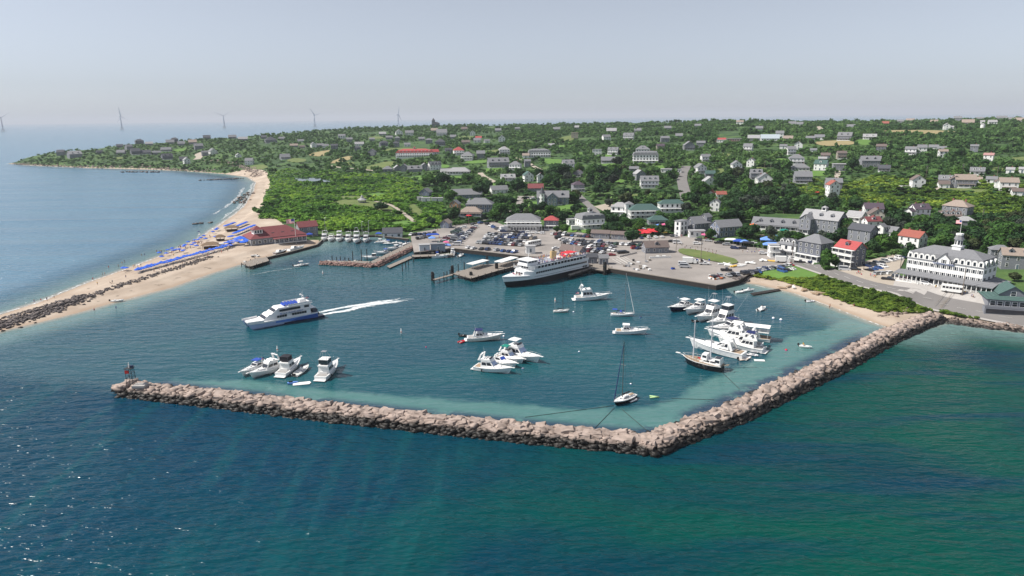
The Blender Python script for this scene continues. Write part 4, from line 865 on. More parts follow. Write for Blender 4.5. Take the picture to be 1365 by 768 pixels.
# ---- far houses: px, py, width, storeys, roof, wall, roofing, yaw
FAR = '''186 188.5 11 2 h Dg rD 10|82 207.5 11 2 x Gs rD -20|133 205 9 1 x Dg rD 20|160 197 8 1 x Gs rD 0|172 200 10 2 x Gs rG 25|199 194 9 1 x Gs rL 0|162 206 12 1 x Gs rG -15|181 206.5 13 2 x Dg rD 10|194 206 14 1 x Dg rD 0|209 206 10 1 x Gs rG 0|222 202 14 1 x Gs rG -10|223 213 15 2 x Dg rD 15|245 215 10 1 x Dg rD 0|249 218.5 9 2 y W_ rL 20|233 186 9 2 h Dg rD 0
227 192 10 1 x Gs rG 0|265 199 12 2 x Gs rG 10|274 208 10 2 x Gs rG 10|284 206.5 12 2 y W_ rG 25|276 182.5 9 1 x Dg rD 0|310 183 10 1 x Gs rG 0|324 187.5 12 1 x Gs rL 0|318 210 8 1 y W_ rL 10|333 220 12 2 x W_ rG -15|242 194 9 1 x Gs rG 0|257 192 10 1 x Gs rT 0|361 191 16 2 h Gs rD 8|380 212.5 14 1 x Gs rG 10|376 187 8 1 x Gs rG 0|352 185 7 1 x Gs rD 0
401 190 8 1 x W_ rG 0|392 196.5 10 1 x Gs rT 0|403 198 7 1 x Tn rB 0|418 197 8 2 y W_ rG 15|427 196 9 1 x Gs rG 0|434 197 8 1 x W_ rG 0|456 185 10 2 x W_ rG -10|466 190 8 2 x Gs rG 0|479 194.5 12 1 x W_ rL 0|446 199 9 2 x Dg rD 0|477 202 8 2 h Dg rD 0|496 188 7 1 x Gs rG 0|512 195.5 13 2 h Dg rD 15|528 196 9 2 h Gs rD 0|530 190.5 7 3 h Gs rG 0|510 180.5 9 1 x Gs rL 0|519 185.5 9 1 x Gs rG 0|532 180 10 2 y W_ rG 10|546 181 11 2 x W_ rG 0
543 195.5 8 1 x W_ rG 0|496.5 208 11 2 y Gs rG -25|572 191.5 9 2 h Gs rG 0|587 194.5 13 2 h Gs rD 0|598 206 10 2 x Dg rD 10|562 187.5 8 1 x Gs rG 0|589 181 14 2 x W_ rG 0|579 176 9 1 x Gs rT 0|621 192.5 11 1 x Tn rB 0|638 186.5 8 1 x W_ rR 0|636 190 9 1 x W_ rG 0|649 190.5 8 1 x W_ rG 10|669 189 9 2 y W_ rG 0|630 181 7 2 y W_ rG 0|619 174 8 1 x Tn rB 0|611 206.5 9 1 x W_ rG 0|641 211.5 11 2 x Gs rG 0|604 185 8 1 x Gs rG 0
808 188 12 2 x W_ rG 20|838 186.5 15 2 x W_ rG -10|886 190 12 2 x Gs rG 10|815 177 13 1 x Gs rL 0|850 176.5 9 1 x Gs rG 0|905 184 9 1 x Gs rG 0|918 200.5 16 2 y Gs rG 10|934 197 11 2 x Gs rG 0|986 167 9 2 x W_ rT 0|1039 184 10 2 x W_ rG 0|997 202.5 13 2 x W_ rG -12|1044 198.5 9 1 x W_ rG 0|1064 199.5 10 2 y W_ rG 0|1054 206.5 13 2 x W_ rG 15|1080 187.5 11 1 x Gs rG 0|1092 186.5 12 1 x W_ rG 0|1126 188 19 2 x Gs rG -10|1100 211.5 11 1 x Dg rB 0|1121 212.5 13 2 x Tn rB 15|1050 188 12 1 x Gs rT 0|1056 167.5 9 1 x W_ rG 0|1066 168 8 1 x W_ rG 0
1159 186 16 1 x W_ rL 0|1134 171.5 10 1 x W_ rG 0|1174 203 12 2 x Dg rB 0|1213.5 207 14 2 x W_ rG -8|1228 205 12 2 x W_ rG 10|1244 200.5 11 1 x W_ rG 0|1255 202.5 10 1 x Gs rG 0|1256 210.5 12 2 x W_ rT 20|1317 216 12 2 x W_ rK -10|1298 203 9 2 x Gs rG 0|1167 216.5 12 1 x Gs rG 0|1346 231.5 9 1 x W_ rL 0|1362 231 7 1 x W_ rL 0|1178 229.5 14 1 x Gs rD 0|1302 233.5 16 1 x W_ rG 0|1261 245 18 1 x W_ rG 0|1302 245 10 1 x W_ rT 0|1321 245 12 1 x W_ rG 0|1245 165 9 1 x Gs rT 0|1200 164 8 1 x Gs rG 0|1213 162.5 10 1 x W_ rT 0|1180 167 8 1 x Gs rO 0|1276 162 9 2 x Gs rG 0|1290 166 14 1 x Gs rT 0|1345 161.5 9 1 x W_ rG 0|1358 163 10 1 x W_ rT 0|1335 159 12 1 x Gs rG 0|1306 160 9 1 x Gs rG 0
757 226.5 17 2 x W_ rG 8|771 236.5 15 1 y Gs rG -20|720 243.5 9 2 y W_ rG 10|817.5 206.5 15 2 x W_ rG -15|795.6 206.5 12 2 f W_ rG 0|845 229.5 12 1 x Gs rG 0|900 231 16 1 f W_ rG 0|888 230.5 14 1 f W_ rL 0|940 217 14 2 x W_ rG 20|981 228 15 2 y W_ rG 15|1001 223 12 2 y W_ rG -15|1007 240.5 17 2 x Gs rG 10|1061 219.5 20 2 h W_ rG 5|1118 228.5 18 2 f Gs rL 8|703 222.5 9 2 x Gs rG 10|677 241.5 20 1 x W_ rL 6|664 176 8 1 x Gs rG 0|742 174.5 9 1 x Gs rG 0|690 173.5 7 1 x Gs rG 0|770 172 8 1 x Gs rL 0|890 173 9 1 x Gs rG 0|930 170 8 1 x Gs rG 0|735 197 8 1 x Gs rL 0|871 208 9 1 x Gs rG 10|880 201 11 2 x Tn rP 10|868 217.5 9 1 x W_ rG 0|962 189.5 10 1 x W_ rR 0|1012 174 9 1 x Gs rG 0|1084 204 8 1 x W_ rG 0|1096 216 10 1 x Gs rL 0'''
for ln in FAR.replace('\n', '|').split('|'):
    a = ln.split(); E = globals()
    house(float(a[0]), float(a[1]), float(a[2]), int(a[3]), a[4], E[a[5]], E[a[6]], float(a[7]), chim=1 if float(a[2]) > 8 else 0, ratio=random.choice((.6, .75, .9)), porch=1 if (float(a[2]) > 12 and a[4] != 'f') else 0, dorm=(2 if float(a[2]) > 14 and a[4] == 'x' else 0))
# ---- larger and singular buildings of the upper town
house(100, 210.5, 18, 2, 'x', Gs, rL, 18, .7, dorm=2, chim=2, label='big grey and white house alone near the headland tip')
def ridge_hotel():
    r = house(553, 210, 50, 2, 'm', W_, rR, -4, .32, dorm=9, chim=0, label='long white hotel with red mansard roof and small cupola', name='hotel', cat='hotel', galleries=1, cup=True, wcol=3.0); return r
ridge_hotel(); house(579, 206, 13, 1, 'x', W_, rR, 20, .8, label='red-roofed annex at the right end of the long red-roofed hotel', name='annex', cat='annex')
house(611.5, 207, 15, 2, 'h', W_, rR, 6, .9, galleries=1, label='square white house with red hip roof right of the long red-roofed hotel'); house(623.5, 214, 18, 2, 'h', W_, rG, -12, .8, galleries=2, label='white double porched house just below the red hip roofed one')
house(517, 229.5, 13, 1, 'h', Dg, rG, 0, .8, label='low dark grey cottage leftmost below the long red-roofed hotel', name='cottage', cat='cottage')
house(530, 228, 11, 1, 'y', Gs, rL, 10, .9, label='small grey cottage beside the low dark grey cottage', name='cottage', cat='cottage'); house(539, 229, 9, 2, 'y', Gs, rL, -10, 1., label='grey gabled cottage second along the row below the red-roofed hotel', name='cottage', cat='cottage')
house(553, 229.5, 20, 1, 'x', Gs, rG, 5, .6, dorm=2, label='wide grey cottage with dormers in the row below the red-roofed hotel', name='cottage', cat='cottage'); house(566, 228, 9, 2, 'y', Gs, rG, 12, 1., label='tall narrow grey gable house at the end of the cottage row'); house(579.5, 227, 18, 2, 'x', W_, rD, 15, .7, dorm=3, label='white house with dark roof and three dormers above the hillside restaurant')
house(612, 233, 32, 1, 'h', W_, rL, -8, .45, porch=1, label='long white hillside restaurant with pale roof over a green lawn', name='restaurant', cat='restaurant', win=WIN_WIDE); house(596, 232.5, 18, 1, 'x', W_, rL, 8, .5, label='low white wing left of the white hillside restaurant', name='restaurant_wing', cat='wing')
house(664, 224, 30, 2, 'x', Gs, rG, 10, .55, dorm=3, chim=2, porch=1, label='large grey house with three dormers and white porch'); house(687, 227.5, 17, 2, 'h', W_, rG, -10, .8, galleries=1, label='white hip roofed house right of the large three-dormer house')
house(672, 206, 15, 2, 'h', W_, rL, 8, .8, porch=1, label='white square house with pale hip roof left of the dark-windowed hotel')
house(718.7, 210, 30, 2, 'm', W_, rG, 4, .45, dorm=7, chim=0, label='white hotel with rows of dark windows above a green slope', name='hotel', cat='hotel', win=WIN_DK, galleries=1); house(701, 211, 9, 1, 'x', W_, rT, 0, .8, label='low white outbuilding at the left end of the dark-windowed hotel', name='outbuilding', cat='outbuilding')
house(813, 218, 24, 1, 'x', Gs, rG, 3, .5, porch=1, chim=0, label='long low grey lodge with white deck above the bright green lawn', name='lodge', cat='lodge')
house(860, 218, 34, 3, 'm', W_, rG, 5, .4, dorm=6, chim=1, label='white three storey hilltop hotel with a row of dormers', name='hotel', cat='hotel', galleries=1, win=WIN_DK); house(856.5, 206, 18, 2, 'h', W_, rG, 0, .7, label='white house with grey hip roof directly behind the hilltop hotel', dorm=1)
house(852, 241, 17, 2, 'y', Gs, rL, 22, 1., label='steep grey gable house between dark trees below the hilltop hotel'); house(865, 251, 25, 2, 'x', W_, rG, 6, .7, dorm=3, porch=1, label='white house with three white gables below the hilltop hotel')
house(933, 232, 17, 2, 'y', W_, rG, 25, 1., label='white steep gabled house right of the hillside street', porch=1); house(946, 236.5, 14, 1, 'x', Gs, rN, 8, .8, label='house with dark green roof right of the hillside street')
house(945, 248, 21, 1, 'y', W_, rL, 18, .7, label='low white house with pale blue gable below the green-roofed one', name='house'); house(953, 282, 14, 2, 'y', W_, rG, -10, .9, label='white and grey house among dark trees behind the waterfront shops'); house(961, 265, 15, 1, 'x', W_, rO, 12, .7, label='house with bright red roof half hidden by trees'); house(948, 263, 9, 1, 'y', W_, rO, -20, .9, label='small white house with red roof beside the other red roof in the trees')
house(1019, 248.5, 22, 2, 'y', W_, rG, 8, .8, porch=1, label='tall white double house with porch above the hedges'); house(1012, 246, 12, 2, 'y', W_, rG, -12, .8, label='white gable wing on the left of the tall white double house', name='wing', cat='wing')
house(1069, 245.5, 24, 2, 'x', Gs, rG, 10, .8, porch=1, label='grey house with wide grey roof and front porch under the lawn strip'); house(1066, 228.5, 24, 1, 'h', W_, rG, 6, .6, porch=1, label='long white porch house at the left end of the lawn strip'); house(1094, 227.5, 18, 2, 'x', W_, rN, -14, .8, dorm=1, label='white house with greenish roof behind the lawn strip')
house(1109, 263, 18, 3, 'y', W_, rO, 24, .9, label='tall white three storey house with rust-red gable roof'); house(1110, 254, 22, 2, 'x', Gs, rG, 10, .7, label='grey shingled house directly behind the tall white red-roofed house')
house(1158, 223.5, 26, 2, 'x', Gs, rG, 16, .7, dorm=2, chim=2, label='large weathered shingle house with two dormers on the right hillside')
house(972, 188.5, 38, 1, 'f', mat('school_brick', (0.36, .12, .12), .8, .15), rG, 4, .3, label='long low red school building with white left wing', name='school', cat='school', chim=0, win=WIN_WIDE); house(962, 190, 13, 1, 'f', W_, rL, 0, .6, label='white flat wing at the left of the red school building', name='school_wing', cat='wing')
house(1026, 188, 24, 1, 'x', W_, mat('pale_blue_roof', (0.40, 0.46, 0.50), .7, .08), 5, .6, chim=0, label='wide barn with a big pale blue roof', name='barn', cat='barn'); house(1006, 187.5, 18, 1, 'x', Gs, rL, 0, .6, chim=0, label='low pale barn left of the pale blue roofed barn', name='barn', cat='barn')
house(766, 184.5, 9, 3, 'f', Tn, rT, 0, 1., label='plain brown three storey block house alone on the far slope', chim=0, wcol=4)
house(1261.5, 173, 9, 2, 'y', W_, rL, 10, .8, label='white farmhouse at the edge of the long hay field'); house(1268, 172.5, 5, 1, 'x', W_, rL, 0, .8, label='tiny shed beside the white farmhouse', name='shed', cat='shed', chim=0)
house(1322, 168, 11, 2, 'x', W_, rL, 12, .7, label='white farm building with pale roof on the right ridge', name='farm', cat='farm'); house(1309, 167.5, 5, 2, 'x', W_, rL, 0, .9, label='white cottage beside the silo on the right ridge', name='cottage', cat='cottage'); 
p = T(1309, 175.5); r = thing('silo', 'round white silo with conical roof on the right ridge', 'silo', (p[0], p[1], p[2])); mb = MB(); mb.lathe([(3, -2), (3, 8), (2.8, 9.5)], 0, 0, 0, 14); mb.build('wall', WHITE, r); mb = MB(); mb.lathe([(3.1, 9.4), (1.6, 11.2), (.1, 12)], 0, 0, 0, 14); mb.build('roof', ROOF_LT, r)
p = T(581, 169); r = thing('castle_house', 'dark turreted house standing on the ridge line against the sea', 'house', (p[0], p[1], p[2])); mb = MB(); mb.box(0, 0, 3, 20, 11, 12); mb.box(-6, 0, 9, 8, 8, 14); mb.build('wall', Dg, r); mb = MB(); mb.lathe([(4.6, 16), (2.6, 19), (.1, 23)], -6, 0, 0, 8); hip_roof(mb, 20, 11, 9, 3.5); mb.build('roof', rD, r)
# the right hand slope
house(1222, 251, 19, 2, 'y', W_, rB, 18, .8, label='white gable house with wide terrace on the scrub slope'); 
p = T(1211, 250.5); mb = MB(); mb.box(0, 0, -.6, 11, 7, 2.4); mb.box(0, -3.4, 1.1, 11, .1, .9); tag(mb.build('terrace', WHITE, None, (p[0], p[1] + 3, p[2] + .2), -.5), 'white raised terrace left of the white gable house', 'terrace')
house(1257, 251.5, 15, 1, 'x', W_, rB, 14, .8, chim=0, label='small white garage with brown roof and open door', name='garage', cat='garage'); house(1284, 251, 28, 2, 'x', Gs, rT, 16, .7, dorm=0, porch=.8, chim=1, label='big grey gabled house with white porch on the scrub slope'); house(1272, 250.5, 14, 2, 'y', Gs, rB, 10, .8, label='steep white trimmed gable wing left of the big grey slope house', name='wing', cat='wing')
house(1342, 255, 24, 2, 'x', W_, rT, 14, .7, porch=.7, label='white house with tan roof at the right end of the scrub slope'); house(1331, 254, 12, 2, 'y', W_, rB, 12, .8, label='white front gable joined to the tan roofed slope house', name='wing', cat='wing'); house(1357, 262, 18, 1, 'x', W_, rB, 14, .6, chim=0, label='low white garage with brown roof at the right frame edge', name='garage', cat='garage')
house(1224, 293, 26, 2, 'x', W_, rP, 32, .8, dorm=1, chim=2, porch=.6, label='house with dark plum roof and white gable below the scrub slope'); house(1211, 296, 13, 2, 'y', W_, rP, -26, .9, label='small white gable wing left of the plum roofed house', name='wing', cat='wing', chim=0)
house(1275, 290, 36, 2, 'h', Gs, rT, -20, .7, chim=2, label='wide grey house with tan hip roof and two chimneys'); house(1264, 296, 28, 1, 'x', W_, rB, 16, .6, dorm=4, label='long brown roof with white dormers in front of the tan hip roof')
house(1285, 303, 24, 1, 'h', Gs, rL, 12, .7, chim=0, label='low pale roofed house behind the trees by the cupola hotel'); house(1162, 292, 26, 2, 'x', W_, rP, 14, .8, chim=2, label='white gabled house with plum roof and brick chimneys'); house(1166, 300, 22, 2, 'y', Cr, rB, 14, .9, label='cream house with brown gable roof above the maroon one'); house(1160, 310, 24, 2, 'x', W_, rM, 34, .7, label='white house with maroon roof behind the grey block', dorm=1)
house(1140, 303, 25, 2, 'x', W_, rL, -24, .8, galleries=2, label='white house with two galleries and pale roof'); house(1184, 318, 30, 1, 'x', W_, rG, -30, .7, dorm=1, chim=0, label='white and grey gabled cottage behind the hedge', name='cottage', cat='cottage'); house(1173, 318, 13, 2, 'y', W_, rG, -26, .9, chim=0, label='steep white gable at the left of the grey gabled cottage', name='wing', cat='wing')
house(1215, 333, 34, 2, 'x', W_, rO, -30, .7, chim=2, label='white house with rust-red roof behind the dark tree')
# ---- waterfront row
house(595, 304.5, 16, 1, 'y', Bl, rT, -22, 1.1, chim=0, label='small blue-grey hut with tan roof beside the upper car park', name='hut', cat='hut'); house(568, 262, 18, 1, 'y', Bl, rG, -20, 1.1, chim=0, label='grey-blue barn behind the white storage trailers', name='barn', cat='barn'); house(622, 265, 42, 1, 'x', Bl, rG, 5, .45, chim=1, label='long low blue-grey building with grey roof', name='store', cat='store'); house(665, 258.5, 25, 1, 'x', W_, rG, 15, .6, chim=0, label='low grey roofed hall half hidden by trees', name='hall', cat='hall')
house(607, 283, 15, 2, 'y', mat('varnished_wood', (.30, .17, .09), .7, .2), rG, -20, .9, label='tall wooden house with bright blue gable', chim=0); house(640, 284, 38, 2, 'h', Bl, rG, -8, .6, label='grey restaurant with hip roof and large dark windows', name='restaurant', cat='restaurant', win=WIN_BIG, chim=0); house(628, 289.5, 32, 1, 'h', Bl, rT, -8, .6, label='low grey dining wing with tan roof in front of the grey restaurant', name='dining_wing', cat='wing', porch=1, chim=0)
p = T(627, 280); r = thing('turret', 'small octagonal turret with pointed cap beside the grey restaurant', 'turret', (p[0], p[1] - 1, p[2])); mb = MB(); mb.lathe([(2.2, -1), (2.2, 6.5)], 0, 0, 0, 8); mb.build('wall', W_, r); mb = MB(); mb.lathe([(2.7, 6.5), (1.2, 8.2), (.1, 9.6)], 0, 0, 0, 8); mb.build('roof', rG, r)
def victorian():
    r = house(737, 274, 42, 2, 'x', Bl, rG, 0, .5, dorm=3, chim=2, label='turreted blue-grey Victorian inn with white trim above a lawn', name='inn', cat='inn', porch=.6)
    w, d, h = r['w'], r['d'], r['h']
    mb = MB(); mb.extr([(-4, -3), (4, -3), (4, h + .6), (0, h + 3.8), (-4, h + .6)], -d / 2 - 4.5, -d / 2 + .1); o = mb.build('wing_wall', Bl, r, (-.02 * w, 0, 0)); mb = MB(); gable_slabs(mb, 8, 4.6, h + .6, 3.2, .4, .2, 0, 'y'); mb.build('wing_roof', rG, r, (-.02 * w, -d / 2 - 2.2, 0))
    for u in (-2.2, 0, 2.2):
        for zz in (1.8, 4.8): put('window', WIN, r, (-.02 * w + u, -d / 2 - 4.5, zz))
    put('window', WIN, r, (-.02 * w, -d / 2 - 4.5, 7.3))
    mb = MB(); mb.lathe([(2.1, -2), (2.1, 9.4)], 0, 0, 0, 8); mb.build('turret_wall', W_, r, (-.34 * w, -d / 2 - .6, 0)); mb = MB(); mb.lathe([(2.6, 9.4), (1.3, 11.8), (.08, 15)], 0, 0, 0, 8); mb.build('turret_roof', rD, r, (-.34 * w, -d / 2 - .6, 0))
    for a in (-1.2, 0, 1.2):
        for zz in (2, 5, 8): put('window', WIN, r, (-.34 * w + 2.1 * math.sin(a) * .95, -d / 2 - .6 - 2.1 * math.cos(a) * .95, zz), a)
victorian()
house(714, 256, 20, 1, 'x', Gs, rM, 0, .7, chim=0, label='low maroon roofed building left of the turreted inn', name='annex', cat='annex'); house(770, 256.5, 18, 2, 'h', Gs, rP, 18, .8, galleries=1, label='dark hip roofed house with white gallery right of the turreted inn'); house(704, 242.5, 15, 2, 'y', W_, rN, 14, 1., label='white house with green gable roof behind the dark trees')
for px_, py_, w_ in ((583, 269, 15), (568, 269, 11), (560, 268, 7)): house(px_, py_, w_, 1, 'f', WHITE, ROOF_LT, 2, .4, chim=0, label=f'white storage trailer {"longest" if w_ == 15 else ("middle" if w_ == 11 else "shortest")} of the row below the barn', name='trailer', cat='trailer', group='white storage trailers', plinth=0, sh=2.4, wcol=9)
def porch_hotel():
    r = house(698, 307.5, 46, 2, 'h', W_, rG, -3, .55, chim=0, label='white porch hotel with dark hip roof above the car park', name='hotel', cat='hotel', win=WIN_BIG, pitch=.3, sh=3.2)
    w, d, h = r['w'], r['d'], r['h']; mb = MB()
    mb.box(0, -d / 2 - 1.7, 3.3, w + 3, 3.4, .25); mb.box(0, -d / 2 - 3.3, 4.1, w + 3, .1, .9); mb.box(1, -d / 2 - 2.6, 1.0, w * .72, 1.6, 3.4)
    for u in np.linspace(-w / 2 - 1.3, w / 2 + 1.3, 11): mb.box(u, -d / 2 - 3.2, 1.6, .25, .25, 3.3); mb.box(u, -d / 2 - 3.2, 3.9, .18, .18, 1.3)
    mb.build('porch', WHITE, r); mb = MB(); mb.box(0, -d / 2 - 1.6, 5.55, w + 2, 3.0, .12); mb.build('awning', WHITE, r)
    for u in np.linspace(-w * .32, w * .34, 9): put('window', WIN_BIG, r, (u, -d / 2 - 3.4, 1.7))
porch_hotel()
house(735, 306.5, 19, 2, 'h', Dg, rR, -3, .8, galleries=1, chim=0, label='small red roofed house with white gallery beside the porch hotel'); r = house(786, 306, 40, 2, 'm', W_, rG, 26, .7, dorm=3, chim=0, galleries=1, cup=True, label='white Victorian hotel with mansard roof and roof lantern', name='hotel', cat='hotel')
house(765, 300, 20, 1, 'f', W_, rL, 26, .4, chim=0, label='low white terrace wing left of the mansard hotel', name='terrace_wing', cat='wing', wcol=2.2); house(826, 288, 24, 2, 'h', W_, rL, -10, .7, chim=0, galleries=1, label='white house with pale hip roof left of the green-roofed hotel')
house(858, 293, 44, 2, 'h', W_, rN, 12, .5, chim=0, galleries=2, dorm=0, cup=False, label='white hotel with green hip roof and two galleries', name='hotel', cat='hotel', win=WIN_DK); house(838, 290, 12, 3, 'h', W_, rG, 12, 1., chim=0, label='square white tower house at the left of the green-roofed hotel', name='tower', cat='tower'); house(894, 284, 36, 2, 'h', W_, rN, 16, .4, chim=0, galleries=1, label='long pale building with green-grey roof behind the green-roofed hotel', name='lodge', cat='lodge')
house(876, 301, 28, 1, 'h', Gs, rN, 14, .6, chim=0, label='low green roofed bar behind the red parasols', name='bar', cat='bar', porch=1)
house(801, 318.5, 26, 1, 'x', Gs, rB, -10, .45, chim=0, label='long brown roofed shed at the back of the car park', name='shed', cat='shed', pitch=.3); house(826, 320, 23, 1, 'x', Gs, rB, -10, .5, chim=0, label='brown roofed shed right half by the round dark bush', name='shed', cat='shed', pitch=.3)
house(763, 345.5, 36, 1, 'x', Bl, ROOF_BR, -34, .55, chim=0, label='ferry terminal with brown gable roof behind the ferry stern', name='ferry_terminal', cat='ferry terminal', sh=3.2); house(873, 338.5, 36, 1, 'x', Gs, ROOF_BR, 18, .6, chim=0, porch=0, label='grey ticket office with brown roof on the quay', name='ticket_office', cat='office', dorm=1); house(707, 338.5, 13, 1, 'f', W_, rL, 6, .8, chim=0, label='white ticket kiosk behind the ferry wheelhouse', name='kiosk', cat='kiosk', zoff=.6); house(789, 352, 14, 1, 'x', Gs, rD, 10, .8, chim=0, label='small dark gangway hut by the ferry stern', name='hut', cat='hut'); house(804, 353, 8, 1, 'x', Gs, rG, 10, .8, chim=0, label='tiny grey hut at the ferry ramp', name='hut', cat='hut')
house(907, 315, 15, 3, 'f', W_, rG, -35, 1.6, chim=0, label='white fronted three storey shop on the main street', name='shop', cat='shop', win=WIN_DK); house(930, 312, 34, 2, 'x', Dg, rG, 38, .8, chim=0, label='dark grey shop building behind the white shopfront', name='shop', cat='shop'); house(928, 317, 22, 1, 'f', W_, rL, 12, .5, chim=0, label='low white glazed shopfront in the main street', name='shop', cat='shop', win=WIN_BIG); house(940, 309, 15, 3, 'y', Gs, rG, -35, 1., chim=0, label='grey gabled house with white trim between two shops')
house(967, 317.5, 42, 2, 'x', Bl, rG, 36, .6, chim=0, label='grey waterfront shop with big grey gable roof', name='shop', cat='shop', win=WIN_BIG)
house(1036, 308.5, 66, 1, 'x', Gs, rG, -10, .35, chim=0, dorm=4, porch=1, label='very long low grey roofed row of shops with gables', name='shop_row', cat='shops'); house(1008, 305.5, 12, 1, 'y', W_, rD, 14, 1., chim=0, label='white steep gable shop with the orange awning', name='shop', cat='shop')
r = house(1096, 314, 58, 3, 'x', Gs, rL, -25, .55, chim=0, dorm=3, cup=True, label='big grey inn with pale roof and square roof lantern', name='inn', cat='inn', sh=2.8); house(1075, 313, 20, 3, 'y', Gs, rG, -28, .9, chim=0, label='tall grey gable end at the left of the big grey inn', name='wing', cat='wing', porch=1)
house(1052, 343, 34, 2, 'h', W_, rG, -30, .7, chim=0, dorm=3, porch=1, label='white left half of the long grey harbour hotel', name='hotel_wing', cat='hotel'); house(1085, 350, 44, 3, 'h', Dg, ROOF_GREY, -34, .8, chim=0, galleries=1, label='dark grey three storey harbour hotel with white ground floor', name='hotel', cat='hotel', sh=2.9); 
house(1030, 343, 14, 2, 'f', W_, rL, 16, .7, chim=0, galleries=2, label='small white open deck building beside the blue awning', name='deck_house', cat='bar')
r = house(1131, 357, 38, 3, 'x', Dg, rR, -36, .75, chim=0, dorm=1, galleries=3, label='red roofed house with three white balconies on the harbour road', sh=2.8)
house(1148, 330, 36, 3, 'x', Gs, rD, -30, .6, chim=0, label='grey block with dark roof directly behind the red-roofed balcony house', name='block', cat='house', sh=2.8)
house(1352, 360, 40, 2, 'x', Gs, ROOF_TAN, 14, .6, chim=0, dorm=2, label='brown roofed house with white gables right of the cupola hotel'); house(1330, 352, 26, 2, 'h', Gs, rG, 14, .7, chim=0, label='plain grey roof behind the right end of the cupola hotel', name='annex', cat='annex')
# fish sheds, marina office, gazebo
house(566, 336.5, 14, 1, 'f', mat('pale_blue_box', (.5, .55, .6), .6, .08), rL, 4, .5, chim=0, label='pale boxy fish shed on the marina dock', name='shed', cat='shed', plinth=1, wcol=5); house(584, 337, 19, 1, 'f', mat('grey_blue_box', (.25, .30, .36), .6, .08), rG, 4, .45, chim=0, label='grey boxy fish shed on the marina dock', name='shed', cat='shed', plinth=1, wcol=5)
house(524, 317.5, 27, 1, 'x', W_, rD, -6, .6, chim=0, label='marina office with dark roof and white walls', name='marina_office', cat='office', win=WIN_BIG)
p = T(483, 270.5); r = thing('gazebo', 'dark gazebo with white pointed roof on the scrub lawn', 'gazebo', (p[0], p[1], p[2])); mb = MB()
for i in range(8): a = 2 * PI * i / 8; mb.tube((3 * math.cos(a), 3 * math.sin(a), -1), (3 * math.cos(a), 3 * math.sin(a), 2.6), .18, .18, 0, 5)
mb.lathe([(3, -1), (3, .9)], 0, 0, 0, 8); mb.build('frame', Dg, r); mb = MB(); mb.lathe([(4, 2.5), (1.3, 4.2), (1.1, 5.2), (.08, 6.6)], 0, 0, 0, 8); mb.build('roof', ROOF_LT, r); BUILT.append((483, 270, 7, 9))
# ---- beach club
def beach_club():
    root = house(367, 326, 82, 1, 'h', Gs, ROOF_MAR, 16, .55, chim=0, pitch=.30, label='red-roofed beach club with wide hip roof on the spit', name='beach_club', cat='beach club', win=WIN_BIG, sh=3.4)
    w, d, h = root['w'], root['d'], root['h']; ro = [c for c in root.children if c.name.startswith('roof')][0]
    mb = MB(); mb.box(0, 0, 2.2, 5.2, 5.2, 4.4, 0); 
    for k in (-1, 0, 1):
        mb.box(k * 1.5, -2.6, 3.2, .9, .1, 1.6, 1); mb.box(-2.6, k * 1.5, 3.2, .1, .9, 1.6, 1)
    hip_roof(mb, 5.2, 5.2, 4.4, 2.2, .7, 2); mb.build('roof_tower', [W_, GLASS, ROOF_MAR], ro, (-w * .33, -d * .16, h + .4))
    for u in (-.08, .1, .28):
        mb = MB(); mb.box(0, 0, .5, 1.8, 1.2, 1.0, 0); mb.box(0, -.6, .5, 1.3, .06, .7, 1); mb.build('roof_vent', [ROOF_DK, GLASS], ro, (u * w, -d * .3, h + 1.3))
    mb = MB()
    for u in np.linspace(-.1, .48, 8): mb.box(u * w, -d / 2 - 2.4, 1.3, .22, .22, 2.8, 0)
    mb.box(.19 * w, -d / 2 - 1.2, -.1, .6 * w, 2.6, .3, 0); mb.build('porch', WHITE, root); mb = MB(); mb.extx([(-d / 2 - 2.9, 2.7), (-d / 2 - 2.9, 2.85), (-d / 2 + .2, 3.6), (-d / 2 + .2, 3.4)], -.12 * w, .5 * w); mb.build('porch_roof', ROOF_MAR, root)
    house(410, 315.5, 28, 2, 'x', Gs, ROOF_MAR, 14, .7, chim=1, label='two storey red-roofed wing at the right of the beach club', name='club_wing', cat='wing', galleries=0)
    house(348.5, 324.5, 12, 1, 'y', Gs, ROOF_LT, 16, 1., chim=0, label='small grey hut with pale roof in front of the beach club', name='hut', cat='hut', plinth=1)
beach_club()
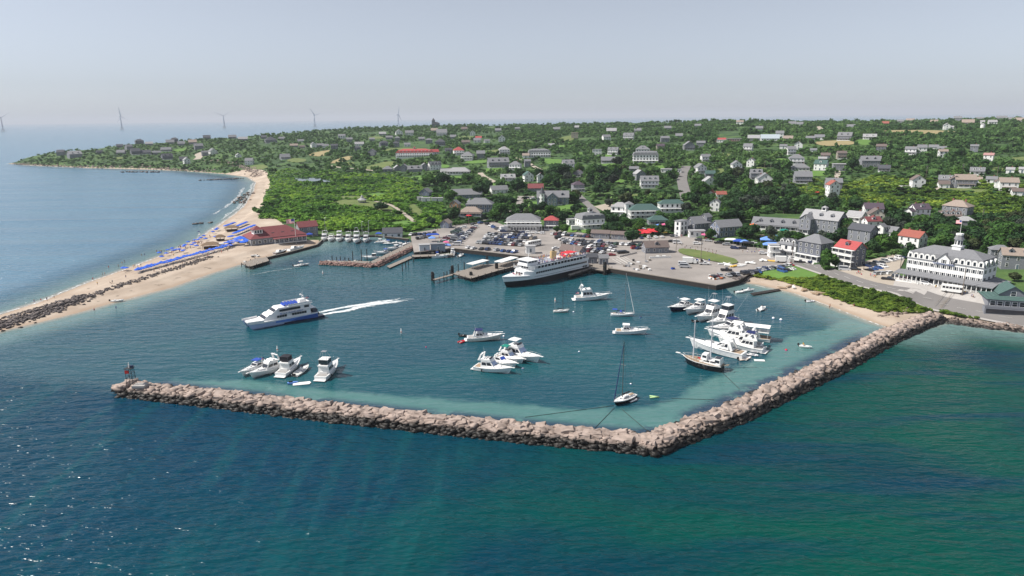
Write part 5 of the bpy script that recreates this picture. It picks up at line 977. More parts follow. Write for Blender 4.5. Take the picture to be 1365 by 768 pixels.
# ---- the big white hotel
def cupola_hotel():
    a = T(1191, 375); b = T(1320, 396); A = Vector((a[0], a[1])); B_ = Vector((b[0], b[1])); dv = B_ - A; nv = Vector((-dv.y, dv.x)).normalized() * 4.6; A += nv + dv.normalized() * 2.4; B_ += nv - dv.normalized() * 5.2; dv = B_ - A; L_ = dv.length; ang = math.atan2(dv.y, dv.x); z0 = max(a[2], b[2]) + .15
    root = thing('hotel', 'large white four storey hotel with grey mansard roof and flagged cupola', 'hotel', (*((A + B_) / 2), z0), ang)
    W = L_; D = 13.0; sh = 3.1; H1 = 3 * sh + .2
    mb = MB(); mb.box(0, D / 2, (H1 - 4) / 2, W, D, H1 + 4); mb.build('wall', W_, root)
    rf = MB(); h2 = 3.0
    rf.box(0, D / 2, H1 + h2 / 2 + .004, W + .7, D + .7, h2, 0, 0, .93); hip_roof(rf, W * .93, D * .93, H1 + h2 + .01, 2.7, .35, 0, 0, D / 2); ro = rf.build('roof', ROOF_GREY, root)
    shut = win_mesh('window', 1.15, 1.9); sb = MB(); sb.box(0, -.03, 0, 1.1, .1, 1.65, 0); sb.box(0, -.06, 0, .72, .08, 1.35, 1); sb.box(-.72, -.04, 0, .34, .06, 1.5, 2); sb.box(.72, -.04, 0, .34, .06, 1.5, 2); shut = sb.mesh('window', [WHITE, GLASS, mat('dark_shutter', (.035, .045, .06), .6, .1)])
    n = 13
    for s_ in (1, 2):
        for k in range(n): put('window', shut, root, ((k + .5) / n * W - W / 2, 0, s_ * sh + 1.6))
        for k in range(3): put('window', shut, root, (W / 2, (k + .5) / 3 * D, s_ * sh + 1.6), R(90)); put('window', shut, root, (-W / 2, D - (k + .5) / 3 * D, s_ * sh + 1.6), R(-90))
    for k in range(12): put('window', WIN_BIG, root, ((k + .5) / 12 * W - W / 2, 0, 1.7))
    # curved dormers alternate with small flat ones in the mansard
    pr = [(-1.05, 0), (1.05, 0), (1.05, 1.5), (.85, 2.05), (.5, 2.35), (0, 2.5), (-.5, 2.35), (-.85, 2.05), (-1.05, 1.5)]
    db = MB(); db.extr(pr, -.25, 1.4, 0); db.box(0, -.28, 1.15, .85, .1, 1.4, 1); dm = db.mesh('dormer', [WHITE, GLASS])
    for k in range(n):
        if 4 < k < 8: continue
        put('dormer', dm, ro, ((k + .5) / n * W - W / 2, -.05, H1 + .15))
    for k in range(3): put('dormer', dm, ro, (W / 2 + .05, (k + .5) / 3 * D, H1 + .15), R(90)); put('dormer', dm, ro, (-W / 2 - .05, (k + .5) / 3 * D, H1 + .15), R(-90))
    g = MB(); gw = W * 3.0 / n / 2; g.extr([(-gw, 0), (gw, 0), (gw, .9), (0, 4.2), (-gw, .9)], -.55, 4.5, 0); g.build('gable', W_, root, (0, 0, H1 - .4))
    g = MB(); gable_slabs(g, gw * 2, 5.3, .9, 3.3, .35, .2, 0, 'y'); g.build('gable_roof', ROOF_GREY, root, (0, 2.0, H1 - .4))
    for u in (-3, 0, 3): put('window', shut, root, (u, -.56, H1 + .65))
    # sign
    cu = bpy.data.curves.new('sign_text', 'FONT'); cu.body = 'NATIONAL HOTEL'; cu.size = .95; cu.align_x = 'CENTER'; cu.extrude = .03
    to = bpy.data.objects.new('t', cu); C.objects.link(to); dg = bpy.context.evaluated_depsgraph_get(); me = bpy.data.meshes.new_from_object(to.evaluated_get(dg)); bpy.data.objects.remove(to)
    me.materials.clear(); me.materials.append(mat('sign_blue', (.05, .1, .3), .5, .05)); o = put('sign', me, root, (0, -.62, H1 - .75)); o.rotation_euler = (PI / 2, 0, 0)
    # porch round the front and right end
    P = 4.6; PL = 2.6
    pb = MB(); pb.box(2, -P / 2, -.9, W + 8.5, P, 2.0, 0); pb.box(W / 2 + P / 2 + .8, D / 2, -.9, P, D + .2, 2.0, 0)
    rail = MB(); posts = MB(); m_ = MB(); m_.box(0, 0, 1.65, .26, .26, 3.1, 0); pm_ = m_.mesh('porch_post', WHITE)
    x0, x1 = -W / 2 - 2.2, W / 2 + P + .6
    for u in np.linspace(x0, x1, 22):
        if abs(u + W * .12) < 2.0: continue
        put('porch_post', pm_, root, (u, -P + .2, .1))
    for v in np.linspace(0, D, 5): put('porch_post', pm_, root, (x1, v, .1))
    for u in np.arange(x0, x1, .55):
        if abs(u + W * .12) < 2.2: continue
        rail.box(u, -P + .2, .6, .16, .06, .9, 0)
    rail.box((x0 - W * .12 - 2.2) / 2, -P + .2, 1.08, -W * .12 - 2.2 - x0, .12, .1); rail.box((x1 - W * .12 + 2.2) / 2, -P + .2, 1.08, x1 + W * .12 - 2.2, .12, .1); rail.box(x1, D / 2 - P / 2, .75, .1, D + P, .7)
    pb.build('porch', WHITE, root); rail.build('railing', WHITE, root)
    pr_ = MB(); pr_.extx([(-P - .5, 3.15), (-P - .5, 3.4), (.05, 4.35), (.05, 4.1)], x0 - .4, x1 + .5); pr_.extr([(x1 + .5, 3.15), (x1 + .5, 3.4), (W / 2 + .05, 4.35), (W / 2 + .05, 4.1)], .05, D + .3); pr_.build('porch_roof', ROOF_GREY, root)
    # lower glazed storefront under the porch
    lf = MB(); lf.box(6, -P - .05, -1.5, W * .9, .3, 2.4, 0); lf.build('basement_front', WHITE, root)
    for k in range(12): put('window', WIN_BIG, root, (-.3 * W + k * W * .078, -P - .22, -1.5), 0, (.8, 1, .9))
    # twin stairs
    for off in (-W * .12 - 1.8, -W * .12 + 1.8):
        st = MB()
        for k in range(9): st.box(0, -P - .2 - k * .42, -.05 - k * .26, 2.6, .44, .3, 0)
        st.extx([(-P, .9), (-P, .2), (-P - 4, -2.3), (-P - 4, -1.5)], -1.45, -1.3); st.extx([(-P, .9), (-P, .2), (-P - 4, -2.3), (-P - 4, -1.5)], 1.3, 1.45); st.build('stairs', WHITE, root, (off, 0, 0))
    # cupola
    cb = MB(); zc = H1 + h2 + 1.3; cb.box(0, 0, 1.6, 4.2, 4.2, 3.4, 0); cb.box(0, 0, 3.4, 4.9, 4.9, .3, 0); cb.lathe([(2.0, 3.5), (1.9, 6.3)], 0, 0, 0, 8)
    for k in range(8):
        a = PI / 8 + k * PI / 4; cb.box(1.86 * math.cos(a), 1.86 * math.sin(a), 4.9, .12, .8, 1.7, 1, a)
    cb.lathe([(2.6, 6.3), (1.9, 7.6), (1.7, 8.2)], 0, 0, 2, 8); cb.lathe([(1.9, 8.2), (1.9, 8.9)], 0, 0, 0, 8); cb.v = [(x * .78, y * .78, z * .92) for x, y, z in cb.v]; cu_ = cb.build('cupola', [W_, GLASS, ROOF_GREY], root, (W * .06, D / 2, zc - .8))
    fp = MB(); fp.tube((0, 0, 7.6), (0, 0, 13.6), .1, .06, 0, 5); fp.build('flagpole', WHITE, cu_)
    put('flag', FLAG, cu_, (0, 0, 12.1), R(160), .8)
    BUILT.append((1265, 392, 74, 60)); return root
def flag_mesh():
    mb = MB(); n = 13; Lg, Hg, K = 3.2, 1.75, 10
    def pt(u, v): return (u * Lg, .16 * math.sin(u * 7) * u, v * Hg - .25 * u * u)
    for i in range(n):
        for k in range(K):
            u0, u1 = k / K, (k + 1) / K; v0, v1 = i / n, (i + 1) / n; canton = i >= 6 and k < 4
            mb.add([pt(u0, v0), pt(u1, v0), pt(u1, v1), pt(u0, v1)], [(0, 1, 2, 3)], 2 if canton else i % 2)
    return mb.mesh('flag', [mat('flag_red', (.6, .03, .06), .8, .05), mat('flag_white', (.8, .8, .8), .8, .03), mat('flag_blue', (.03, .05, .22), .8, .05)])
FLAG = flag_mesh()
cupola_hotel()
# octagonal green roofed restaurant at the right edge
p = T(1345, 410); r = thing('restaurant', 'grey restaurant with green roofs and glazed front at the right edge', 'restaurant', (p[0] + 2, p[1] + 3, p[2]), R(-20)); mb = MB(); mb.box(0, 0, 0, 17, 12, 7, 0); mb.extr([(-4.5, 2), (4.5, 2), (4.5, 5), (0, 8), (-4.5, 5)], -3, 6, 0); mb.build('wall', Gs, r)
mb = MB(); hip_roof(mb, 17, 12, 3.52, 1.4, .9); mb.build('roof', ROOF_GRN, r); mb = MB(); gable_slabs(mb, 9, 9.4, 5, 3, .4, .2, 0, 'y'); mb.v = [(x, y + 1.5, z) for x, y, z in mb.v]; mb.build('gable_roof', ROOF_GRN, r)
mb = MB(); mb.box(0, -7.2, -1.0, 20, 3, 3.6, 0); mb.box(0, -8.72, -.6, 19, .1, 1.7, 1); mb.box(0, -8.7, 1.2, 20, .1, .8, 0); mb.build('terrace', [Gs, GLASS], r)
for u in np.linspace(-7, 7, 7): put('window', WIN_BIG, r, (u, -6, 1.9))
put('window', WIN_BIG, r, (0, -3, 5.2)); BUILT.append((1345, 415, 25, 30))
# ================================================================ boats
def hull_secs(L, B, fb, fbow, n=11, vee=.5, full=.35, tr=.9, draft=.45):
    """stern at x=0, bow at x=L; each section runs port deck edge, chine, keel, chine, starboard deck edge"""
    out = []
    for i in range(n):
        t = i / (n - 1); k = 1 if t < full else max(.015, 1 - ((t - full) / (1 - full)) ** 2.3)
        b = B / 2 * k * (tr + (1 - tr) * min(1, t / .25)); sheer = fb + (fbow - fb) * t ** 1.8; x = L * t
        rake = (fbow + draft) * .42 * t ** 5; zc = .12 + .55 * t ** 3 * fbow; zk = -draft + (draft + .25) * max(0, (t - .72) / .28) ** 2
        bc = b * (.9 - .3 * t); out.append([(x, b, sheer), (x - rake * .55, bc, zc), (x - rake, 0, zk), (x - rake * .55, -bc, zc), (x, -b, sheer)])
    return out
def hull(root, L, B, fb, fbow, hm, deckm=GEL, bottom=None, **kw):
    S_ = hull_secs(L, B, fb, fbow, **kw); mb = MB()
    mb.loft(S_, 0, False, False)
    s = S_[0]; mb.add(s, [(0, 1, 2, 3, 4)], 0)
    # waterline stripe and gunwale
    for sd_ in (0, 4):
        vs = []; o = 1 if sd_ == 0 else -1
        for q in S_: vs += [(q[sd_][0], q[sd_][1] + .05 * o, q[sd_][2] + .06), (q[sd_][0], q[sd_][1] + .05 * o, q[sd_][2] - .14)]
        mb.add(vs, [(2 * i, 2 * i + 1, 2 * i + 3, 2 * i + 2) for i in range(len(S_) - 1)], 1)
    mb.build('hull', [hm, GEL if bottom is None else bottom], root, smooth=False)
    dk = MB(); vs = []
    for q in S_: vs += [(q[0][0], q[0][1] * .97, q[0][2] - .02), (q[4][0], q[4][1] * .97, q[4][2] - .02)]
    dk.add(vs, [(2 * i, 2 * i + 1, 2 * i + 3, 2 * i + 2) for i in range(len(S_) - 1)], 0); dk.build('deck', deckm, root)
    return S_
def cabin(mb, x0, x1, w, z0, z1, rake_f=.8, rake_b=.1, mi=0, gmi=1, win=True, wf=True, tw=.86, band=(.42, .85)):
    """house with sloping front; window band set proud of its sides and front"""
    h = z1 - z0
    def sec(f):
        a, b, c = x0 + rake_b * f, x1 - rake_f * f, w / 2 * (1 - (1 - tw) * f); z = z0 + h * f; return [(a, -c, z), (b, -c * .82, z), (b + .02, 0, z), (b, c * .82, z), (a, c, z)]
    A, B_ = sec(0), sec(1); mb.loft([A, B_], mi)
    if win:
        lo, hi = sec(band[0]), sec(band[1]); e = .03
        xa, xb = x0 + (x1 - x0) * .1, x1 - rake_f * .8
        for s_ in (1, -1):
            i0 = 4 if s_ > 0 else 0; i1 = 3 if s_ > 0 else 1
            def P(sec_, t): a, b = sec_[i0], sec_[i1]; return (a[0] + (b[0] - a[0]) * t, a[1] + (b[1] - a[1]) * t + e * s_, a[2])
            n = max(1, int((x1 - x0) / 1.7))
            for k in range(n):
                t0, t1 = .08 + .86 * k / n, .08 + .86 * (k + .86) / n; mb.add([P(lo, t0), P(lo, t1), P(hi, t1), P(hi, t0)], [(0, 1, 2, 3) if s_ < 0 else (3, 2, 1, 0)], gmi)
        if wf:
            for i, j in ((1, 2), (2, 3)):
                mb.add([(lo[i][0] + e, lo[i][1] * .94, lo[i][2]), (lo[j][0] + e, lo[j][1] * .94, lo[j][2]), (hi[j][0] + e, hi[j][1] * .94, hi[j][2]), (hi[i][0] + e, hi[i][1] * .94, hi[i][2])], [(0, 1, 2, 3)], gmi)
def rail(root, S_, t0=.45, h=.62, name='bow_rail', m=METAL, r=.028, top=.99):
    mb = MB(); k0 = int(t0 * (len(S_) - 1)); 
    for sd_ in (0, 4):
        pr_ = None
        for q in S_[k0:]:
            p = (q[sd_][0], q[sd_][1] * .95, q[sd_][2]); u = (p[0] + .05, p[1], p[2] + h); mb.tube(p, u, r, r, 0, 4)
            if pr_: mb.tube(pr_, u, r * 1.15, r * 1.15, 0, 4)
            pr_ = u
    return mb.build(name, m, root)
def boat_root(name, label, cat, stern, bow, group=None, z=0.0):
    a = Vector(G(*stern, z)); b = Vector(G(*bow, z)); d = b - a; return thing(name, label, cat, (a.x, a.y, z), math.atan2(d.y, d.x), group), d.length
def outboard(root, n=2, L0=-.15, z=.75, m=BLACK):
    for k in range(n):
        mb = MB(); mb.box(-.35, 0, .55, .6, .42, .6, 0, 0, .8); mb.box(-.25, 0, -.2, .26, .2, 1.0, 0); mb.build('outboard_motor', m, root, (L0, (k - (n - 1) / 2) * .65, z - .5))
def motor_yacht(stern, bow, label, style='express', hm=GEL, top=GEL, canvas=None, cover=None, fl=1.0, Lx=None, group=None, arch=True, flag=False, hard=False, fenders=0, tower=False):
    root, L = boat_root('motor_yacht', label, 'motor yacht', stern, bow, group)
    if Lx: L = Lx
    B = .30 * L + .35; B = min(B, 4.9); fb = .085 * L + .25; fbw = .15 * L + .35
    S_ = hull(root, L, B, fb, fbw, hm)
    s = L / 12.0; mb = MB()
    # foredeck trunk
    mb.loft([[(L * .42, -B * .36, fb + .1 * s), (L * .42, B * .36, fb + .1 * s), (L * .42, B * .30, fb + .85 * s), (L * .42, -B * .30, fb + .85 * s)], [(L * .66, -B * .28, fb + .3 * s), (L * .66, B * .28, fb + .3 * s), (L * .66, B * .2, fb + .86 * s), (L * .66, -B * .2, fb + .86 * s)], [(L * .86, -B * .1, fbw * .86), (L * .86, B * .1, fbw * .86), (L * .86, B * .08, fbw * .9), (L * .86, -B * .08, fbw * .9)]], 0)
    for k in (.56, .7): mb.box(L * k, 0, fb + (.92 if k < .6 else .80) * s, .5 * s, .5 * s, .06, 1)
    mb.build('foredeck', [top, GLASS], root)
    if style == 'express':
        c = MB(); cabin(c, L * .24, L * .54, B * .78, fb + .3 * s, fb + 1.55 * s, 1.7 * s, .2, band=(.35, .9)); c.build('cabin', [top, GLASS], root)
    else:
        c = MB(); cabin(c, L * .20, L * .60, B * .84, fb - .1, fb + 2.0 * s, 1.6 * s, .15, band=(.45, .85)); c.build('cabin', [top, GLASS], root)
        f = MB(); zf = fb + 2.0 * s; f.loft([[(L * .17, -B * .38, zf), (L * .48, -B * .33, zf), (L * .5, 0, zf), (L * .48, B * .33, zf), (L * .17, B * .38, zf)], [(L * .17, -B * .38, zf + .35 * s), (L * .44, -B * .33, zf + .75 * s), (L * .46, 0, zf + .8 * s), (L * .44, B * .33, zf + .75 * s), (L * .17, B * .38, zf + .35 * s)]], 0)
        f.add([(L * .44 + .02, -B * .3, zf + .75 * s), (L * .46 + .02, 0, zf + .8 * s), (L * .44 + .02, B * .3, zf + .75 * s), (L * .41, B * .28, zf + 1.1 * s), (L * .43, 0, zf + 1.15 * s), (L * .41, -B * .28, zf + 1.1 * s)], [(0, 1, 4, 5), (1, 2, 3, 4)], 1)
        f.box(L * .3, 0, zf + .62 * s, .6 * s, B * .5, .5 * s, 2); f.build('flybridge', [top, GLASS, CANVAS_WH], root)
    zt = fb + (2.25 if style == 'express' else 3.85) * s; xa = L * (.24 if style == 'express' else .2)
    if arch:
        a = MB(); za = fb + (.3 if style == 'express' else 2.2) * s
        for s_ in (-1, 1): a.loft([[(xa - .9 * s, s_ * B * .42, za), (xa - .3 * s, s_ * B * .42, za), (xa - .3 * s, s_ * B * .38, za), (xa - .9 * s, s_ * B * .38, za)], [(xa - .1 * s, s_ * B * .36, zt), (xa + .35 * s, s_ * B * .36, zt), (xa + .35 * s, s_ * B * .31, zt), (xa - .1 * s, s_ * B * .31, zt)]], 0)
        a.box(xa + .12 * s, 0, zt + .06, .5 * s, B * .74, .14, 0); a.lathe([(.3 * s, zt + .1), (.32 * s, zt + .3), (.05, zt + .42)], xa + .1 * s, 0, 0, 8); a.tube((xa, B * .3, zt), (xa - .3, B * .3, zt + 1.7 * s), .03, .015, 0, 4); a.build('radar_arch', top, root)
    if hard or canvas:
        h = MB(); x0, x1 = L * (.2 if style != 'express' else .22), L * (.42 if style != 'express' else .44); zz = zt + .02 if not arch else zt + .2
        h.loft([[(x0, -B * .36, zz), (x0, B * .36, zz), (x0, B * .36, zz + .1), (x0, 0, zz + .2), (x0, -B * .36, zz + .1)], [(x1, -B * .33, zz), (x1, B * .33, zz), (x1, B * .33, zz + .1), (x1, 0, zz + .2), (x1, -B * .33, zz + .1)]], 0)
        h.build('hardtop' if hard else 'bimini', [canvas or top], root); h = MB(); zb = zz - (1.4 if style != 'express' else 1.6) * s
        for x in (x0 + .1, x1 - .1):
            for s_ in (-1, 1): h.tube((x, s_ * B * .33, zb), (x, s_ * B * .33, zz), .035, .035, 0, 4)
        h.build('canopy_frame', METAL, root)
        if canvas is CANVAS_BK or tower == 'enclosed': h = MB(); h.box((x0 + x1) / 2, 0, (zb + zz) / 2 + .1, (x1 - x0) * .96, B * .62, (zz - zb) * .8); h.build('canvas_enclosure', CANVAS_BK if canvas is CANVAS_BK else GLASS, root)
    if tower:
        h = MB(); zb = zt; zz = zt + 2.2 * s
        for s_ in (-1, 1): h.tube((L * .2, s_ * B * .3, zb), (L * .27, s_ * B * .15, zz), .04, .04, 0, 4); h.tube((L * .42, s_ * B * .3, zb), (L * .33, s_ * B * .15, zz), .04, .04, 0, 4); h.tube((L * .3, s_ * B * .45, fb + 1), (L * .05, s_ * B * 1.1, fb + 7 * s), .035, .015, 0, 4)
        h.box(L * .3, 0, zz, 1.2 * s, B * .35, .1); h.build('tower', METAL, root)
    if cover:                                              # canvas sheets over the windscreen
        h = MB(); zf = fb + (1.95 if style != 'express' else 1.5) * s
        if style == 'express': h.add([(L * .53 + .06, -B * .3, fb + .6 * s), (L * .53 + .06, B * .3, fb + .6 * s), (L * .53 - 1.5 * s, B * .28, zf + .1), (L * .53 - 1.5 * s, -B * .28, zf + .1)], [(0, 1, 2, 3)])
        else: h.add([(L * .6 - .5 * s, -B * .32, fb + .75 * s), (L * .6 - .5 * s, B * .32, fb + .75 * s), (L * .6 - 1.55 * s, B * .3, zf + .08), (L * .6 - 1.55 * s, -B * .3, zf + .08)], [(0, 1, 2, 3)])
        h.build('windscreen_cover', cover, root)
    # cockpit well, swim platform, rail
    w = MB(); w.box(L * .12, 0, fb + .02, L * .17, B * .72, .08, 0); w.box(L * .2, 0, fb + .3, .5, B * .55, .5, 1); w.build('cockpit', [TEAK if random.random() < .4 else mat('shaded_cockpit_sole', (.35, .34, .33), .7, .1), CANVAS_WH], root)  # cockpit sole is teak on some boats, plain grey on the others
    w = MB(); w.box(-.45 * s, 0, .32, 1.0 * s, B * .84, .1, 0); w.build('swim_platform', top, root); rail(root, S_)
    w = MB(); w.box(L * 1.02, 0, fbw - .05, .9 * s, .5 * s, .1, 0); w.build('bow_pulpit', top, root)
    for k in range(fenders):
        w = MB(); w.lathe([(.05, -.45), (.2, -.3), (.2, .35), (.05, .5)], 0, 0, 0, 7); w.build('fender', BLACK, root, (L * (.25 + .2 * k), -B * .52, .6))
    if flag: put('flag', FLAG, root, (L * .03, 0, fb + 1.2), 0, .45)
    return root
def skiff(stern, bow, label, hm=GEL, console=True, motors=1, ttop=None, name='skiff', cat='skiff', group=None, Lx=None, z=0.0, inner=None):
    root, L = boat_root(name, label, cat, stern, bow, group, z); L = Lx or L; B = .36 * L + .1; B = min(B, 2.7)
    S_ = hull(root, L, B, .55, .95, hm, inner or mat('pale_cockpit', (.62, .62, .60), .7, .06), draft=.25)
    mb = MB(); mb.box(L * .3, 0, .72, .35, B * .7, .3, 0); 
    if console: mb.box(L * .48, 0, 1.0, .9, .8, 1.1, 0, 0, .85); mb.box(L * .53, 0, 1.75, .06, .75, .5, 1)
    mb.box(L * .72, 0, .8, L * .18, B * .4, .25, 0); mb.build('console' if console else 'thwart', [GEL, GLASS], root)
    if ttop: mb = MB(); mb.box(L * .46, 0, 2.55, 2.1, 1.7, .1, 0); [mb.tube((L * .46 + a, b, .9), (L * .46 + a, b, 2.5), .04, .04, 1, 4) for a in (-.6, .6) for b in (-.6, .6)]; mb.build('t_top', [ttop, METAL], root)
    if motors: outboard(root, motors)
    return root
def dinghy(px, py, rz, label, m=RUBBER, L=3.0, motor=True, group=None, name='dinghy', floor_=None, z=0.0):
    x, y = G(px, py, z); root = thing(name, label, 'dinghy', (x, y, z), rz, group); mb = MB(); r_ = .24; pts = [(-L / 2, .6), (L * .2, .62), (L * .4, .4), (L / 2, 0), (L * .4, -.4), (L * .2, -.62), (-L / 2, -.6)]
    for a, b in zip(pts, pts[1:]): mb.tube((*a, .28), (*b, .28), r_, r_, 0, 7)
    mb.build('tube', m, root, smooth=True); mb = MB(); mb.prism([(-L / 2 + .15, -.5), (L * .3, -.5), (L * .44, 0), (L * .3, .5), (-L / 2 + .15, .5)], .05, .16, 0); mb.box(-L * .1, 0, .42, .3, 1.0, .08, 0); mb.build('floor', floor_ or mat('dinghy_floor', (.4, .4, .4), .8, .1), root)
    if motor: outboard(root, 1, -L / 2, .8)
    return root
def sail_yacht(stern, bow, label, hm, mast, boom_m, mastm=METAL, bimini=None, jib=CANVAS_WH, ketch=False, deckm=GEL, jib_m=None):
    root, L = boat_root('sailing_yacht', label, 'sailing yacht', stern, bow); B = .3 * L; fb, fw = .085 * L + .1, .12 * L + .15
    S_ = hull(root, L, B, fb, fw, hm, deckm, full=.45, tr=.62, draft=.5); s = L / 10
    c = MB(); cabin(c, L * .34, L * .66, B * .52, fb + .02, fb + .62 * s, .5 * s, .1, band=(.35, .7)); c.build('cabin', [GEL, GLASS], root)
    c = MB(); c.box(L * .2, 0, fb + .18 * s, L * .22, B * .5, .3 * s, 0); c.box(L * .18, 0, fb + .25 * s, L * .18, B * .3, .3 * s, 1); c.build('cockpit', [GEL, TEAK], root)
    xm = L * .6; c = MB(); c.tube((xm, 0, fb), (xm, 0, mast), .1 * s + .02, .07 * s, 0, 6); c.tube((xm, -1.1 * s, mast * .62), (xm, 1.1 * s, mast * .62), .035, .035, 0, 4); c.tube((xm, 0, fb + 1.2 * s), (xm - L * .36, 0, fb + 1.25 * s), .06 * s, .05 * s, 0, 6); mo = c.build('mast', mastm, root)
    c = MB(); c.tube((xm - .2, 0, fb + 1.38 * s), (xm - L * .35, 0, fb + 1.40 * s), .2 * s, .13 * s, 0, 7); c.build('furled_sail', boom_m, root)
    c = MB()
    for p, q in (((xm, 0, mast * .98), (L * .99, 0, fw + .1)), ((xm, 0, mast), (L * .01, 0, fb)), ((xm, 0, mast * .98), (xm - .15, B * .46, fb)), ((xm, 0, mast * .98), (xm - .15, -B * .46, fb))): c.tube(p, q, .022, .022, 0, 4)
    c.build('rigging', DMETAL, root)
    if jib_m: c = MB(); c.tube((xm + (L * .98 - xm) * .06, 0, mast * .93), (L * .97, 0, fw + .5), .06, .14, 0, 6); c.build('furled_jib', jib_m, root)
    if bimini: c = MB(); c.box(L * .42, 0, fb + 1.25 * s, L * .09, B * .55, .5 * s, 0, 0, .7); c.build('spray_hood', bimini, root); c = MB(); c.box(L * .17, 0, fb + 1.95 * s, L * .2, B * .62, .08, 0); c.build('bimini', bimini, root)
    rail(root, S_, 0.0, .6, 'guard_rail', METAL, .02); return root
def buoy(px, py, m, label, r=.35, tall=False, group=None):
    x, y = G(px, py); root = thing('mooring_buoy', label, 'buoy', (x, y, 0), 0, group); mb = MB()
    if tall: mb.lathe([(.12, -.5), (.24, 0), (.24, 1.25), (.14, 1.4), (.14, 1.9), (.02, 2.0)], 0, 0, 0, 8); mb.lathe([(.255, .55), (.255, .85)], 0, 0, 1, 8)
    else: mb.lathe([(.1, -r * .9), (r * .8, -r * .5), (r, 0), (r * .8, r * .55), (r * .3, r * .9), (.05, r)], 0, 0, 0, 9); mb.lathe([(r * 1.01, -.05), (r * 1.01, .08)], 0, 0, 1, 9)
    mb.build('float', [m, CANVAS_BL if not tall else CANVAS_OR], root, smooth=True); mb = MB(); mb.tube((0, 0, r if not tall else 2), (0, 0, (r if not tall else 2) + .18), .05, .05, 0, 5); mb.build('ring', DMETAL, root)
    return root
FLAGB = mat('pale_blue_sheet', (.42, .52, .72), .8, .08)
# ---- left group by the long breakwater arm
motor_yacht((354, 488), (330, 499), 'white express cruiser with blue bimini and flag at the left of four', canvas=CANVAS_BL, flag=True, Lx=10.5); motor_yacht((377, 490), (350, 499.5), 'white flybridge cruiser second from left by the breakwater', 'fly', Lx=12)
motor_yacht((374, 503), (407, 480), 'flybridge cruiser with black canvas enclosure beside a centre console', 'fly', canvas=CANVAS_BK, arch=False, Lx=12.5); skiff((393, 502), (411, 490), 'white centre console boat tied beside the black canvas cruiser', motors=2, Lx=8.2)
motor_yacht((427, 508), (452, 486.5), 'white sedan cruiser with tall hardtop lying alone near the breakwater', 'fly', hard=True, arch=False, Lx=13, tower='enclosed', fenders=1)
x, y = G(402, 512); mb = MB(); mb.prism([(-2.4, -1.0), (2.2, -1.1), (2.7, 0), (2.3, 1.1), (-2.4, 1.0)], .05, .22); tag(mb.build('swim_mat', CANVAS_WH, None, (x, y, 0), .25), 'white floating swim mat in front of the centre console', 'swim mat'); 
x, y = G(390, 511.5); r = thing('jet_ski', 'small blue and white jet ski beside the floating swim mat', 'jet ski', (x, y, 0), .3); mb = MB(); mb.loft([[(-1.4, -.5, .1), (-1.4, .5, .1), (-1.4, .4, .5), (-1.4, -.4, .5)], [(.4, -.5, .1), (.4, .5, .1), (.4, .35, .6), (.4, -.35, .6)], [(1.6, -.06, .35), (1.6, .06, .35), (1.6, .05, .55), (1.6, -.05, .55)]], 0); mb.build('hull', CANVAS_LB, r); mb = MB(); mb.box(-.5, 0, .7, 1.1, .4, .3, 0); mb.tube((.35, -.4, .95), (.35, .4, .95), .04, .04, 0, 5); mb.build('seat', BLACK, r)
# ---- middle of the basin
motor_yacht((622.5, 454), (658, 453), 'cream sport cruiser with dark bimini towing a red dinghy', hm=GELC, canvas=CANVAS_NV, Lx=12.5); dinghy(618.5, 448.5, -.2, 'black inflatable dinghy behind the cream sport cruiser', BLACK); dinghy(615.5, 456.5, .9, 'red inflatable dinghy beside the cream sport cruiser', CANVAS_RED, 2.6, False)
motor_yacht((634, 491.5), (676, 498), 'nearest white sedan cruiser with pale blue window covers in the raft', 'fly', cover=FLAGB, Lx=12.5, fenders=1); motor_yacht((655, 482), (687, 491), 'white express cruiser second in the raft of four', cover=CANVAS_BL, Lx=10.5); motor_yacht((664, 477), (696, 485), 'white cruiser with green bimini third in the raft of four', 'fly', canvas=CANVAS_GR, cover=FLAGB, Lx=10.5); motor_yacht((672, 473), (713, 483), 'largest raft cruiser with pale blue covers and antenna cluster', 'fly', hard=True, cover=FLAGB, Lx=14.5, arch=False)
motor_yacht((766, 400), (804, 399), 'white trawler yacht with teak transom near the ferry', 'fly', hard=False, Lx=15, flag=True); sail_yacht((737.5, 416.5), (759, 416), 'small white sloop with bare mast and dark sail cover', GELC, 13.5, CANVAS_BK, DMETAL)
sail_yacht((814, 421), (846, 421.5), 'white sailing yacht with blue bimini and furled white jib', GEL, 17, CANVAS_NV, METAL, CANVAS_BL, jib_m=CANVAS_WH); motor_yacht((820, 444), (853, 445.5), 'white cruiser with hardtop over black boot stripe by the sloop', hard=True, hm=GEL, Lx=11.5, arch=False); mb = MB()
# ---- dark sloop near the shoal and its tender
sail_yacht((846, 529), (821, 540.5), 'dark hulled sloop with tall dark mast over the sand shoal', HULL_BLK, 14.5, CANVAS_BK, mat('dark_mast', (.10, .09, .08), .5, .1, metal=.3), jib_m=CANVAS_NV).scale = (1.12, 1.15, 1.2); dinghy(843, 534.5, .6, 'grey inflatable dinghy alongside the dark hulled sloop', mat('pale_inflatable', (.62, .62, .64), .6, .05), 2.8, False)
x, y = G(872, 530); r = thing('float_toy', 'lime green forked float drifting right of the dark sloop', 'float', (x, y, .12), -.1); mb = MB()
for s_ in (-1, 1): mb.tube((1.6, 0, .1), (-1.5, s_ * .75, .1), .28, .22, 0, 7)
mb.build('tube', mat('lime_vinyl', (.45, .66, .32), .4, .1), r, smooth=True); r.scale = (.8, .8, .8)
